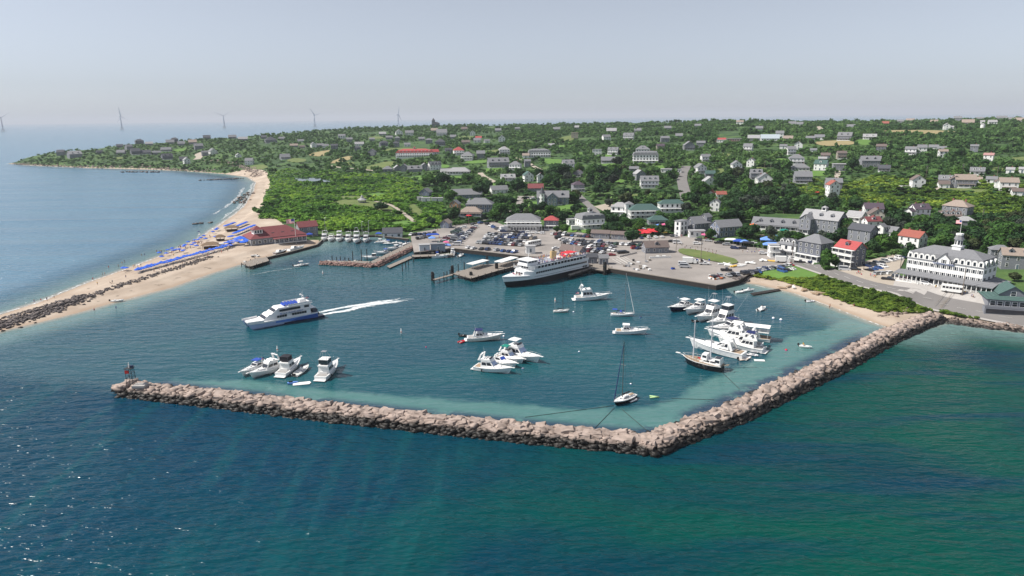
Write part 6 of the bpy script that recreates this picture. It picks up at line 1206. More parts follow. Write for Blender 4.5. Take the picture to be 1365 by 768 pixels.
# ---- upper raft at the right
motor_yacht((922, 409), (896, 415.5), 'white hardtop cruiser with dark hull at the top of the upper raft', hm=HULL_NAVY, hard=True, Lx=13.5, arch=False); motor_yacht((941, 411), (908, 422), 'white express cruiser second from the top of the upper raft', canvas=CANVAS_WH, Lx=14.5); motor_yacht((960, 420), (929, 430), 'white sportfishing yacht with tower and outriggers in the upper raft', 'fly', hard=True, tower=True, Lx=15.5, arch=False)
motor_yacht((979, 427), (949, 437), 'white flybridge yacht with enclosed bridge in the upper raft', 'fly', hard=True, tower='enclosed', Lx=16.5, arch=False); motor_yacht((990, 438.5), (958, 443), 'white express cruiser nearest end of the upper raft with two fenders', canvas=CANVAS_NV, fenders=2, Lx=15); dinghy(927.5, 429, .4, 'black and white dinghy tied to the upper raft bows', BLACK, 2.8); dinghy(996, 435, .3, 'white dinghy hanging off the last upper raft cruiser', mat('pale_inflatable', (.62, .62, .64)), 3.2)
# ---- lower raft
def pontoon(stern, bow, label):
    root, L = boat_root('houseboat', label, 'houseboat', stern, bow); L = 17; B = 4.6; S_ = hull(root, L, B, 1.1, 1.6, GEL, TEAK)
    c = MB(); cabin(c, L * .25, L * .72, B * .8, 1.1, 3.2, .9, .1); c.build('cabin', [GEL, GLASS], root); c = MB(); n = 6
    c.loft([[(L * (.02 + .7 * k / n), -B * .48, 5.0 - .25 * (k / n) ** 2), (L * (.02 + .7 * k / n), 0, 5.35 - .25 * (k / n) ** 2), (L * (.02 + .7 * k / n), B * .48, 5.0 - .25 * (k / n) ** 2), (L * (.02 + .7 * k / n), 0, 5.2 - .25 * (k / n) ** 2)] for k in range(n + 1)], 0); c.build('awning', CANVAS_WH, root)
    c = MB(); c.box(L * .36, 0, 3.28, L * .66, B * .96, .15, 0); [c.tube((L * u, s_ * B * .44, 1.1), (L * u, s_ * B * .44, 5), .05, .05, 0, 4) for u in (.05, .2, .4, .6) for s_ in (-1, 1)]; c.build('upper_deck', WHITE, root); rail(root, S_, .5); return root
pontoon((1027, 455), (966, 447), 'large white houseboat yacht with long white awning in the lower raft'); motor_yacht((1000, 457), (957, 450), 'white cruiser with high bow rail beside the houseboat awning', 'fly', Lx=15, canvas=CANVAS_WH); motor_yacht((1016, 465), (961, 457), 'white yacht with radar arch between the houseboat and the big sport yacht', 'fly', Lx=15); motor_yacht((992, 478), (934, 465.5), 'big white sport yacht with long dark side window nearest in the lower raft', 'express', Lx=19, fenders=2, canvas=None); motor_yacht((1018, 470), (975, 462), 'white express cruiser squeezed behind the big sport yacht', 'fly', Lx=14, canvas=CANVAS_NV)
dinghy(944, 456, .3, 'grey inflatable carried off the bow of the lower raft', RUBBER, 3.6); dinghy(1003.5, 474, -.6, 'white tender tied behind the big sport yacht', mat('pale_inflatable', (.62, .62, .64)), 3.4); dinghy(991, 480, .2, 'orange trimmed tender against the big sport yacht stern', mat('cream_inflatable', (.6, .5, .42), .6, .1), 3.2); dinghy(1007, 470, -.6, 'narrow grey tender beyond the white tender', RUBBER, 2.8, False); dinghy(1015, 466, -.3, 'small white tender off the houseboat stern', mat('pale_inflatable', (.62, .62, .64)), 2.8)
x, y = G(1012, 481); mb = MB(); mb.prism([(-1.5, -.7), (1.6, -.8), (1.7, .7), (-1.5, .8)], .04, .2); tag(mb.build('raft', CANVAS_WH, None, (x, y, 0), -.1), 'plain white square raft floating alone by the lower raft', 'raft')
# ---- ketch
def ketch():
    root, L = boat_root('ketch', 'black hulled ketch with two pale masts and a white pilothouse', 'sailing ship', (963, 495), (910, 484)); B = 5.0; S_ = hull(root, L, B, 1.9, 2.7, HULL_BLK, TEAK, full=.5, tr=.7, draft=.5); s = 1
    c = MB(); cabin(c, L * .1, L * .5, B * .6, 1.9, 3.1, .3, .1); c.build('cabin', [GEL, GLASS], root); c = MB(); cabin(c, L * .36, L * .52, B * .62, 2.9, 4.7, .35, .1, band=(.4, .8)); c.build('pilothouse', [GEL, GLASS], root); c = MB(); cabin(c, L * .03, L * .2, B * .66, 1.9, 4.0, .1, .1, band=(.4, .8)); c.box(L * .115, 0, 4.06, L * .13, B * .5, .06, 1); c.build('deckhouse', [GEL, GLASS], root)
    for xm, hm_ in ((L * .74, 14.5), (L * .31, 16.5)):
        c = MB(); c.tube((xm, 0, 1.8), (xm, 0, hm_), .2, .14, 0, 8); c.tube((xm, -.9, hm_ * .72), (xm, .9, hm_ * .72), .05, .05, 0, 4); c.build('mast', mat('pale_spar', (.62, .62, .66), .5, .06), root)
    c = MB(); c.tube((L * .96, 0, 2.6), (L * 1.16, 0, 3.2), .14, .08, 0, 6); c.box(L * 1.13, 0, 3.15, 1.4, .9, .08); c.build('bowsprit', WHITE, root); c = MB(); c.tube((0, -.6, 2.0), (-L * .14, -.5, 2.3), .09, .07, 0, 5); c.tube((0, .6, 2.0), (-L * .14, .5, 2.3), .09, .07, 0, 5); c.box(-L * .13, 0, 2.3, .15, 1.4, .12); c.build('davits', TEAK, root)
    c = MB()
    for xm, hm_ in ((L * .74, 14.5), (L * .31, 16.5)):
        for s_ in (-1, 1): c.tube((xm, 0, hm_ * .95), (xm - .4, s_ * B * .47, 2), .025, .025, 0, 4)
    c.tube((L * .74, 0, 14), (L * 1.15, 0, 3.2), .025, .025, 0, 4); c.build('rigging', DMETAL, root); rail(root, S_, 0, .8, 'guard_rail', WHITE, .03)
    for k, (u, v, m_) in enumerate(((.62, -1.2, CANVAS_RED), (.55, -1.6, CANVAS_OR), (.5, 1.2, CANVAS_WH), (.68, .6, TEAK), (.84, 0, TEAK))): c = MB(); c.box(0, 0, .25, 1.0, .6, .5); c.build('deck_locker', m_, root, (L * u, v, 1.95))
ketch(); dinghy(955, 493.5, .1, 'pale blue dinghy hanging under the ketch stern davits', CANVAS_LB, 2.6, False)
# ---- loose small craft
skiff((1010.5, 415), (1024, 409.5), 'white outboard boat lying alone off the cove beach', motors=1, Lx=6); skiff((980, 391), (994, 390), 'white skiff at the outer end of the cove dock', Lx=5.2, console=False); skiff((991, 388.5), (1003, 388), 'white skiff against the inner side of the cove dock', Lx=5); skiff((1066, 462), (1075, 464), 'small white skiff with a red figure aboard', Lx=4, console=False, motors=1)
dinghy(1080, 402.5, .2, 'white dinghy at the water edge of the cove beach', mat('pale_inflatable', (.62, .62, .64)), 4, True); skiff((148, 402.5), (162, 402), 'white runabout nosed on to the sand spit', Lx=5.5, console=False)
def launch(stern, bow, label):
    r = skiff(stern, bow, label, hm=GEL, Lx=8, motors=2, ttop=WHITE, name='launch', cat='launch'); mb = MB(); mb.tube((1.2, 0, .6), (1.2, 0, 4.2), .05, .04, 0, 4); mb.box(1.2, 0, 3.8, .05, .8, .05); mb.build('mast', DMETAL, r); return r
launch((392, 355.5), (406, 354), 'grey and white harbour launch under way off the beach club')
motor_yacht((385, 335), (407, 331), 'white sport boat moored along the beach club bulkhead', Lx=11, arch=False); motor_yacht((366, 339.5), (384, 335.5), 'brown and white cruiser moored left of the sport boat', hm=mat('brown_hull', (.10, .06, .05), .4, .1), Lx=9.5, arch=False)
BX = [((434.5, 318), (430, 323)), ((443, 318.8), (438.5, 324)), ((454, 318.8), (449.5, 324)), ((466, 319.4), (462, 324.6)), ((477, 320.4), (473, 326.2)), ((489, 319.8), (486, 325))]
for k, (a, b) in enumerate(BX): motor_yacht(a, b, f'{("leftmost", "second", "third", "fourth", "large tower-topped", "rightmost")[k]} white motor yacht of the row moored stern-to in the marina', 'fly' if k != 1 else 'express', tower=True if k == 4 else False, hard=k in (2, 4), canvas=None, group='motor yachts moored stern-to in the marina', Lx=14.5 if k == 4 else 13)
motor_yacht((501, 324), (514, 324.5), 'white cruiser broadside at the marina office dock', Lx=9, hard=True, arch=False); skiff((512, 325), (523, 326), 'white open boat with blue top by the marina office', ttop=CANVAS_BL, Lx=7); skiff((522, 324.5), (534, 325), 'white open boat third along the marina office dock', Lx=7); skiff((536, 327), (546, 325), 'dark topped open boat at the end of the marina office dock', ttop=CANVAS_BK, Lx=7)
motor_yacht((507, 345), (491, 345.5), 'white pilothouse boat inside the rock jetty near the tall piles', Lx=10, hard=True, arch=False, tower='enclosed'); motor_yacht((521, 338), (507, 339), 'white boat with blue covers second along the diagonal pier', Lx=9, canvas=CANVAS_BL); motor_yacht((535, 332), (520, 334), 'white cruiser with hardtop third along the diagonal pier', Lx=10, hard=True, arch=False); skiff((541, 329), (533, 330), 'small white boat fourth along the diagonal pier', ttop=WHITE, Lx=7)
for k, px_ in enumerate((437, 444, 452, 458, 466, 474, 480)): dinghy(px_, 348.6, 1.5 + .1 * k, ('white dinghy at the jetty dinghy dock', 'grey dinghy at the jetty dinghy dock', 'blue covered dinghy at the jetty dinghy dock', 'navy dinghy at the jetty dinghy dock', 'dark dinghy at the jetty dinghy dock', 'cream dinghy at the jetty dinghy dock', 'black dinghy at the jetty dinghy dock')[k], (mat('pale_inflatable', (.62, .62, .64)), RUBBER, CANVAS_BL, CANVAS_NV, CANVAS_BK, GELC, BLACK)[k], 3.4, True)
motor_yacht((576, 344), (597, 343.5), 'low white fishing boat at the fish dock', Lx=9.5, arch=False); motor_yacht((603, 341), (606, 334), 'white boat with tall hardtop at the end of the fish dock', 'fly', Lx=8, hard=True, arch=False); skiff((611, 343), (618, 340), 'white skiff with two outboards right of the fish dock', motors=2, Lx=6.5, ttop=CANVAS_BK)
for px_, py_, m_, lb, rr_, tl in ((370, 468.5, GEL, 'white spar buoy behind the left boat group', .3, True), (535, 445, GEL, 'white spar buoy alone in the open basin', .3, True), (568, 463, CANVAS_RED, 'tiny dark red buoy in the middle of the basin', .3, False), (430.5, 366, GEL, 'white spar buoy off the tip of the rock jetty', .3, True), (740, 403, GEL, 'white spar buoy behind the small white sloop', .3, True), (764.5, 416, GEL, 'white ball buoy at the bow of the small white sloop', .4, False), (854, 423, HULL_NAVY, 'dark ball buoy at the bow of the blue bimini yacht', .42, False), (807, 398, CANVAS_PK, 'purple buoy ahead of the trawler yacht', .4, False), (671.5, 448.5, GEL, 'white ball buoy ahead of the cream sport cruiser', .45, False), (697, 491.5, GEL, 'white ball buoy ahead of the raft of four', .45, False), (772, 469, GEL, 'white ball buoy in the empty middle right water', .35, False), (862, 445, GEL, 'small white buoy ahead of the hardtop cruiser', .3, False), (841, 512, GEL, 'white ball buoy behind the dark sloop', .32, False), (1031, 424.5, GEL, 'white ball buoy nearer the upper raft', .62, False), (1041, 426.5, GEL, 'white ball buoy further towards the cove beach', .62, False), (1048, 467, CANVAS_RED, 'red buoy beside the small skiff with a red figure', .5, False), (904, 397, GEL, 'tiny white buoy above the upper raft', .25, False)):
    buoy(px_, py_, m_, lb, rr_, tl)
# ---- traditional ferry
def ferry():
    a = Vector(G(774, 360)); b = Vector(G(675, 383)); d = b - a; L = d.length; ang = math.atan2(d.y, d.x); root = thing('ferry', 'white car ferry with black waterline and crowded top deck at its pier', 'ferry', (a.x, a.y, 0), ang); B = 11.5
    hl = MB(); up = MB(); n = 17
    def half(t, z): k = 1 if t < .62 else max(.02, 1 - ((t - .62) / .38) ** (2.0 + .12 * z)); return B / 2 * k * (.93 + .07 * min(1, t / .12))
    def xo(t, z): return L * t + (t ** 6) * (z * .42)
    
    hl.loft([[(xo(i / (n - 1), z), s_ * half(i / (n - 1), z), z) for s_, z in ((1, 3.1), (1, .2), (1, -1), (-1, -1), (-1, .2), (-1, 3.1))] for i in range(n)], 0); hl.build('lower_hull', HULL_BLK, root)
    HW = mat('ferry_white', (.78, .79, .80), .45, .04)
    def top_z(t): return 4.6 + 1.5 * max(0, (t - .55) / .45) ** 1.5
    up.loft([[(xo(i / (n - 1), z if z < 9 else top_z(i / (n - 1))), s_ * half(i / (n - 1), z if z < 9 else 5), z if z < 9 else top_z(i / (n - 1))) for s_, z in ((1, 9), (1, 3.104), (-1, 3.104), (-1, 9))] for i in range(n)], 0); up.build('upper_hull', HW, root)
    tr = MB(); 
    for s_ in (1, -1):
        vs = []
        for i in range(n):
            t = i / (n - 1); z = 3.9 + 1.3 * max(0, (t - .55) / .45) ** 1.5; vs += [(xo(t, z), s_ * (half(t, z) + .04), z), (xo(t, z), s_ * (half(t, z) + .04), z + .14)]
        tr.add(vs, [(2 * i, 2 * i + 2, 2 * i + 3, 2 * i + 1) if s_ > 0 else (2 * i, 2 * i + 1, 2 * i + 3, 2 * i + 2) for i in range(n - 1)], 0)
    tr.build('sheer_stripe', HULL_NAVY, root)
    def tier(name, x0, x1, w0, z0, z1, nose=2.5, m=HW):
        mb = MB(); P = [(x0, -w0 / 2), (x1 - nose, -w0 / 2), (x1, -w0 * .28), (x1, w0 * .28), (x1 - nose, w0 / 2), (x0, w0 / 2)]; mb.prism(P, z0, z1, 0); return mb.build(name, m, root)
    tier('main_deck_house', 1.0, L * .84, B * .985, 4.4, 7.2, 3); tier('promenade_deck', .5, L * .83, B * 1.01, 7.203, 7.4, 4); tier('promenade_house', 3.5, L * .77, B * .78, 7.4, 9.6, 2.5); tier('top_deck', 2.5, L * .80, B * 1.0, 9.603, 9.85, 3.5)
    wm = MB(); wm.box(0, 0, 0, 1.25, .12, .95, 0); wq = wm.mesh('window', GLASS)
    for s_ in (-1, 1):
        for k in range(24): put('window', wq, root, (2.6 + k * (L * .76 - 3) / 24, s_ * B * .493, 6.1))
        for k in range(9): put('window', wq, root, (2.4 + k * 1.75, s_ * B * .49, 3.85))
        for k in range(14): put('window', wq, root, (5 + k * (L * .70 - 4) / 14, s_ * B * .391, 8.6), 0, (1.35, 1, 1.25))
    for k in (-1, 0, 1): put('window', wq, root, (L * .84 + .01, k * 1.6, 6.1), R(90)); put('window', wq, root, (L * .77 + .01, k * 1.6, 8.6), R(90))
    mb = MB()                                              # bulwarks of the promenade and the posts that carry the top deck
    for s_ in (-1, 1):
        mb.box(L * .40, s_ * B * .50, 7.85, L * .78, .1, .85, 0); mb.box(L * .38, s_ * B * .495, 10.35, L * .70, .08, .75, 1)
        for k in range(18): mb.box(3 + k * L * .74 / 17, s_ * B * .495, 8.6, .16, .16, 2.3, 0)
    mb.box(L * .815, 0, 7.85, .1, B * .56, .85, 0); mb.box(2.6, 0, 10.35, .08, B * .9, .75, 1); mb.build('bulwark', [HW, mat('ferry_net_rail', (.45, .46, .52), .7, .1)], root)
    w = MB(); cabin(w, L * .67, L * .80, B * .66, 9.85, 12.4, .7, .1, band=(.52, .86)); w.box(L * .73, 0, 12.5, L * .14, B * .72, .18, 0); wh = w.build('wheelhouse', [HW, GLASS], root)
    w = MB(); w.tube((L * .72, 0, 12.5), (L * .72, 0, 18.5), .16, .08, 0, 6); w.tube((L * .72, -1.5, 15.5), (L * .72, 1.5, 15.5), .05, .05, 0, 4); w.build('mast', WHITE, root); w = MB(); w.tube((L * .1, 0, 9.8), (L * .1, 0, 15.5), .12, .07, 0, 6); w.build('mast', WHITE, root)
    w = MB(); w.loft([[(L * .40 + 1.9 * math.cos(a), 1.35 * math.sin(a), z) if z < 11 else (L * .40 - .4 + 1.9 * math.cos(a), 1.35 * math.sin(a), z + .25 * math.cos(a)) for a in np.linspace(0, 2 * PI, 13)[:-1]] for z in (9.85, 14.2)], 0); w.lathe([(.6, 14.1), (.6, 14.7)], L * .40 - .4, 0, 1, 8); w.build('funnel', [mat('funnel_tan', (.58, .42, .22), .6, .08), BLACK], root)
    for u, v in ((.27, 1.6), (.22, 2.2), (.24, -1.2)): w = MB(); w.lathe([(.1, -.95), (.7, -.8), (.75, 0), (.7, .8), (.1, .95)], 0, 0, 0, 8); o = w.build('life_raft', CANVAS_RED, root, (L * u, v, 10.7)); o.rotation_euler = (PI / 2, 0, .3)
    w = MB(); w.box(L * .18, 0, 11.9, 7, 5, .12, 0); [w.tube((L * .18 + p, q, 9.9), (L * .18 + p, q, 11.9), .05, .05, 1, 4) for p in (-3, 3) for q in (-2, 2)]; w.build('deck_awning', [CANVAS_RED, METAL], root)
    w = MB(); w.box(L * .9, 0, 5.2, 2.2, 2.4, 1.1, 0); w.box(L * .88, 2.1, 5.0, 1, .8, .8, 1); w.box(L * .9, -2.2, 5.0, .8, .8, .7, 2); w.tube((L * .95, 0, 4.8), (L * .95, 0, 8), .08, .05, 0, 5); w.build('anchor_gear', [HW, CANVAS_RED, DMETAL], root)
    w = MB(); w.lathe([(.35, -.5), (.35, .5)], 0, 0, 0, 8); o = w.build('anchor', HULL_BLK, root, (L * .965, -half(.965, 2.4) - .02, 2.9))
    for i in range(6):                                     # seats in blocks on the open deck
        w = MB(); w.box(0, 0, .3, .6, 7.5, .35); w.box(-.3, 0, .65, .1, 7.5, .5); w.build('bench', mat('deck_bench', (.35, .37, .42), .7, .1), root, (L * .46 + i * 1.9, 0, 9.85))
    root.scale = (1, 1, .88); return root, L, B
FERRY, FL, FBm = ferry()
# ---- fast catamaran ferry
def fast_ferry():
    a = Vector(G(419, 421)); b = Vector(G(327, 438.5)); d = b - a; L = d.length; root = thing('catamaran_ferry', 'white and blue fast catamaran ferry leaving a foaming wake', 'ferry', (a.x, a.y, 0), math.atan2(d.y, d.x)); s = L / 30; B = 9.0 * s
    BLU = mat('ferry_blue', (.03, .10, .36), .35, .08); LB = mat('ferry_pale_blue', (.40, .50, .72), .35, .06); HW = mat('ferry_gloss_white', (.82, .82, .82), .35, .03)
    for s_ in (-1, 1):
        h = MB(); n = 11; secs = []
        for i in range(n):
            t = i / (n - 1); k = 1 if t < .55 else max(.03, 1 - ((t - .55) / .45) ** 2); w = 1.45 * s * k; ce = s_ * B * .34; x = L * t; rk = 2.4 * s * t ** 6; zt = (2.3 + .5 * t) * s; secs.append([(x, ce + w, zt), (x - rk * .6, ce + w * .8, .4 * s), (x - rk, ce, -.6 * s), (x - rk * .6, ce - w * .8, .4 * s), (x, ce - w, zt)])
        h.loft(secs, 0, True, False); h.add(secs[0], [(0, 1, 2, 3, 4)], 0); h.build('hull', LB, root)
        w = MB(); y = s_ * (B * .34 + 1.46 * s); w.add([(.1, y, .45 * s), (L * .62, y, 1.35 * s), (L * .62, y, 2.1 * s), (.1, y, 2.25 * s)], [(0, 1, 2, 3) if s_ < 0 else (3, 2, 1, 0)], 0); w.add([(.1, y + .01 * s_, .45 * s), (L * .42, y + .01 * s_, .95 * s), (L * .3, y + .01 * s_, 1.9 * s), (.1, y + .01 * s_, 2.25 * s)], [(0, 1, 2, 3) if s_ < 0 else (3, 2, 1, 0)], 1); w.build('hull_stripe', [mat('stripe_blue', (.09, .22, .60), .35, .06), BLU], root)
        w = MB(); w.box(L * .2, s_ * B * .34, .35 * s, L * .6, 2.7 * s, .8 * s); w.build('boot_stripe', HULL_NAVY, root)
    w = MB(); P = [(0, -B * .5), (L * .78, -B * .5), (L * .97, -B * .38), (L * .97, B * .38), (L * .78, B * .5), (0, B * .5)]; w.prism(P, 2.2 * s, 2.75 * s); w.build('main_deck', HW, root)
    w = MB(); w.prism([(L * .78, -B * .5), (L * 1.0, -B * .4), (L * 1.0, -B * .37), (L * .78, -B * .47)], 2.75 * s, 3.5 * s); w.prism([(L * .78, B * .47), (L * 1.0, B * .37), (L * 1.0, B * .4), (L * .78, B * .5)], 2.75 * s, 3.5 * s); w.build('bulwark', HW, root)
    w = MB(); cabin(w, L * .10, L * .80, B * .92, 2.75 * s, 5.0 * s, 3.4 * s, .05, tw=.93, win=False); w.build('main_cabin', HW, root)
    w = MB(); cabin(w, L * .08, L * .66, B * .84, 5.003 * s, 7.1 * s, 3.2 * s, .05, tw=.92, win=False); w.build('upper_cabin', HW, root)
    w = MB(); w.prism([(L * .02, -B * .47), (L * .5, -B * .47), (L * .5, B * .47), (L * .02, B * .47)], 4.85 * s, 5.01 * s); w.prism([(L * .06, -B * .42), (L * .42, -B * .42), (L * .42, B * .42), (L * .06, B * .42)], 7.1 * s, 7.25 * s); w.build('walkway', HW, root)
    m_ = MB(); m_.box(0, 0, 0, .95 * s, .12, .95 * s); wq = m_.mesh('window', GLASS)
    for s_ in (-1, 1):
        for k in range(12):
            if k in (6, 7): continue
            put('window', wq, root, (L * (.18 + .036 * k), s_ * B * .453, 3.75 * s))
        for k in range(10): put('window', wq, root, (L * (.26 + .030 * k), s_ * B * .411, 6.1 * s))
        put('window', wq, root, (L * .15, s_ * B * .411, 6.1 * s), 0, (2.2, 1, 1))
    g = MB(); 
    for z0, x1, w0 in ((3.5, .80, .8), (5.8, .66, .72)):
        lo, hi = (z0 - (2.75 if z0 < 5 else 5.0)) / 2.2, (z0 + .75 - (2.75 if z0 < 5 else 5.0)) / 2.2; rk = 3.3 * s; g.add([(L * x1 - rk * lo + .05, -B * w0 * .45, z0 * s), (L * x1 - rk * lo + .07, B * w0 * .45, z0 * s), (L * x1 - rk * hi + .07, B * w0 * .42, (z0 + .75) * s), (L * x1 - rk * hi + .05, -B * w0 * .42, (z0 + .75) * s)], [(0, 1, 2, 3)])
    g.build('windscreen', GLASS, root)
    cu = bpy.data.curves.new('t', 'FONT'); cu.body = 'BLOCK ISLAND FERRY'; cu.size = 1.0 * s; cu.align_x = 'CENTER'; cu.extrude = .02
    to = bpy.data.objects.new('t', cu); C.objects.link(to); me = bpy.data.meshes.new_from_object(to.evaluated_get(bpy.context.evaluated_depsgraph_get())); bpy.data.objects.remove(to); me.materials.clear(); me.materials.append(BLU)
    o = put('ship_name', me, root, (L * .38, B * .47, 4.5 * s)); o.rotation_euler = (PI / 2, 0, PI); o.name = 'ship_name'
    o = put('ship_name', me, root, (L * .38, -B * .47, 4.5 * s)); o.rotation_euler = (PI / 2, 0, 0)
    for i in range(5):
        w = MB(); w.box(0, 0, .35, .5, B * .5, .35); w.box(-.25, 0, .7, .1, B * .5, .5); w.build('seat_row', CANVAS_BL, root, (L * (.27 + .045 * i), 0, 7.25 * s))
    w = MB()
    for s_ in (-1, 1): w.box(L * .24, s_ * B * .41, 7.7 * s, L * .35, .06, .8 * s); 
    w.build('rail', HW, root); w = MB(); w.box(L * .17, 0, 8.0 * s, 3.2 * s, 3 * s, 1.5 * s, 0, 0, .8); w.build('engine_casing', HW, root); w = MB(); [w.tube((L * .12, q, 7.2 * s), (L * .16, q * .4, 10.3 * s), .16, .1, 0, 5) for q in (-1.8 * s, 1.8 * s)]; w.tube((L * .16, 0, 10 * s), (L * .15, 0, 12.2 * s), .08, .04, 0, 5); w.box(L * .16, 0, 10.3 * s, .4, 2.4 * s, .15); w.lathe([(.35, 10.4 * s), (.4, 10.8 * s), (.05, 11.1 * s)], L * .18, 0, 0, 8); w.build('radar_mast', HW, root)
    w = MB(); w.box(.8, 0, 3.4 * s, 1.8, B * .9, 1.3 * s, 0); w.build('stern_rail', mat('stern_dark', (.06, .07, .1), .6, .2), root); put('flag', FLAG, root, (L * .06, 0, 8.4 * s), 0, .4); return root
fast_ferry()
# ---- foam behind the catamaran
def wake(px, w0, w1, z):
    P = [Vector(p) for p in gp(px)]; Q = []
    for i in range(len(P) - 1):
        for k in range(10): Q.append(P[i].lerp(P[i + 1], k / 10))
    vs = []; fd = []
    for i, q in enumerate(Q):
        tn = (Q[min(i + 1, len(Q) - 1)] - Q[max(i - 1, 0)]).normalized(); nn = Vector((-tn.y, tn.x)); u = i / len(Q); w = w0 + (w1 - w0) * u; w *= 1 - max(0, u - .6) * 1.6; w = max(w, .15); c = .8 * mnoise.noise((q.x * .12, q.y * .12, 3))
        vs += [tuple((q + nn * (c + w * k_)).to_3d() + Vector((0, 0, z))) for k_ in (1, 0, -1)]; fd += [0, min(1, (1 - u) * 2.2), 0]
    me = np_mesh('wake_foam', vs, [(3 * i + k, 3 * i + k + 1, 3 * i + k + 4, 3 * i + k + 3) for i in range(len(Q) - 1) for k in (0, 1)], [WAKE]); me.attributes.new('fade', 'FLOAT', 'POINT').data.foreach_set('value', fd); o = put('wake_foam', me); o['kind'] = 'stuff'
WAKE = bpy.data.materials.new('wake_foam'); WAKE.use_nodes = True; t, N, L, B = nodes(WAKE); g = N('ShaderNodeNewGeometry'); B.inputs['Base Color'].default_value = (.75, .8, .82, 1); B.inputs['Roughness'].default_value = .7
L(mrange(t, noise(t, mapping(t, g.outputs['Position'], (.25, .7, .5), R(20)), 1.1, 6, .7), .36, .56) if False else mrange(t, mth(t, 'ADD', noise(t, mapping(t, g.outputs['Position'], (.25, .7, .5), R(20)), 1.1, 6, .7), mth(t, 'MULTIPLY', attr(t, 'fade'), .42)), .62, .86), B.inputs['Alpha'])
wake([(418, 417.5), (455, 411), (490, 405), (530, 399), (545, 396)], 2.0, 3.6, .07); wake([(421, 421), (460, 414.5), (490, 408), (528, 402.5)], 2.0, 3.6, .08); wake([(470, 411), (510, 404), (560, 397)], 2.5, 5, .05)
wake([(400, 356), (360, 362), (310, 372)], .25, .3, .05)
# ================================================================ cars
def car_proto(kind):
    """body is the thing's own mesh; windows and wheels are its parts"""
    P = {'sedan': (4.6, 1.8, 1.42, [(-2.3, .35), (2.28, .35), (2.3, .7), (2.1, .86), (1.15, .95), (-1.55, 1.0), (-2.25, .95)], [(1.05, .94), (.35, 1.40), (-.95, 1.42), (-1.65, .98)]),
         'suv': (4.7, 1.9, 1.75, [(-2.3, .38), (2.3, .38), (2.33, .85), (2.1, 1.02), (1.2, 1.1), (-2.28, 1.12)], [(1.1, 1.08), (.5, 1.70), (-1.95, 1.74), (-2.25, 1.1)]),
         'pickup': (5.5, 1.95, 1.8, [(-2.75, .45), (2.7, .45), (2.75, .9), (2.5, 1.08), (1.4, 1.14), (-2.72, 1.12)], [(1.3, 1.12), (.75, 1.78), (-.35, 1.8), (-.55, 1.12)]),
         'van': (5.4, 2.0, 2.35, [(-2.7, .4), (2.65, .4), (2.7, .9), (2.35, 1.2), (1.9, 1.3), (-2.68, 1.3)], [(1.95, 1.28), (1.25, 2.28), (-2.55, 2.35), (-2.68, 1.28)])}[kind]
    Lc, w, h, low, cab = P; mb = MB(); mb.extr(low, -w / 2, w / 2, 0); tw = w * .84
    n = len(cab); mb.add([(x, -w / 2 * .97 if i in (0, n - 1) else -tw / 2, z) for i, (x, z) in enumerate(cab)] + [(x, w / 2 * .97 if i in (0, n - 1) else tw / 2, z) for i, (x, z) in enumerate(cab)], [tuple(range(n)), tuple(range(n, 2 * n))[::-1]] + [(i, n + i, n + (i + 1) % n, (i + 1) % n) for i in range(n)], 0)
    if kind == 'pickup': mb.box(-1.65, 0, 1.125, 1.9, w * .8, .03, 1)
    body = mb.mesh('car_body', [WHITE, BLACK]); g = MB()
    def lerp(a, b, t): return (a[0] + (b[0] - a[0]) * t, a[1] + (b[1] - a[1]) * t)
    f0, f1 = lerp(cab[0], cab[1], .12), lerp(cab[0], cab[1], .9); b0, b1 = lerp(cab[3], cab[2], .2), lerp(cab[3], cab[2], .88)
    def yw(z): t = (z - cab[0][1]) / (cab[1][1] - cab[0][1] + 1e-6); return w / 2 * .97 + (tw / 2 - w / 2 * .97) * t + .02
    for s_ in (-1, 1):
        xm = (f0[0] + b0[0]) / 2; q = [(f0[0] - .25, f0[1]), (b0[0] + .12, f0[1]), (b1[0] + .2, f1[1]), (f1[0] - .2, f1[1])]; g.add([(x, s_ * yw(z), z) for x, z in q], [(0, 1, 2, 3) if s_ > 0 else (3, 2, 1, 0)], 0)
    e = .025; g.add([(f0[0] + e, -yw(f0[1]) * .9, f0[1] + e), (f0[0] + e, yw(f0[1]) * .9, f0[1] + e), (f1[0] + e, tw / 2 * .9, f1[1] + e), (f1[0] + e, -tw / 2 * .9, f1[1] + e)], [(0, 1, 2, 3)], 0)
    g.add([(b0[0] - e, -yw(b0[1]) * .88, b0[1] + e), (b0[0] - e, yw(b0[1]) * .88, b0[1] + e), (b1[0] - e, tw / 2 * .88, b1[1] + e), (b1[0] - e, -tw / 2 * .88, b1[1] + e)], [(3, 2, 1, 0)], 0)
    glass = g.mesh('windows', [GLASS]); wl = MB(); wl.extx([(.12 * 0, 0)] * 0 or [(.34 * math.cos(a), .34 * math.sin(a)) for a in np.linspace(0, 2 * PI, 11)[:-1]], -.11, .11, 0); wheel = wl.mesh('wheel', [BLACK])
    r = bpy.data.objects.new('parked_car', body); C.objects.link(r); put('windows', glass, r)
    for x in (-Lc * .3, Lc * .3):
        for y in (-w / 2 + .08, w / 2 - .08): put('wheel', wheel, r, (x, y, .34), R(90))
    r['long'] = Lc; return r
def paint(n, c, me=.0): return mat('car_paint_' + n, c, .25, .04, 1, metal=me, spec=.7)
PAINT = [('white', (.75, .75, .75), 22), ('silver', (.45, .46, .48), 14), ('black', (.012, .012, .015), 20), ('dark grey', (.06, .065, .075), 16), ('navy blue', (.015, .03, .10), 11), ('blue', (.03, .09, .28), 5), ('red', (.36, .02, .025), 2), ('maroon', (.16, .02, .03), 2), ('tan', (.35, .29, .22), 3), ('pale grey', (.32, .33, .34), 8), ('green', (.03, .08, .05), 2)]
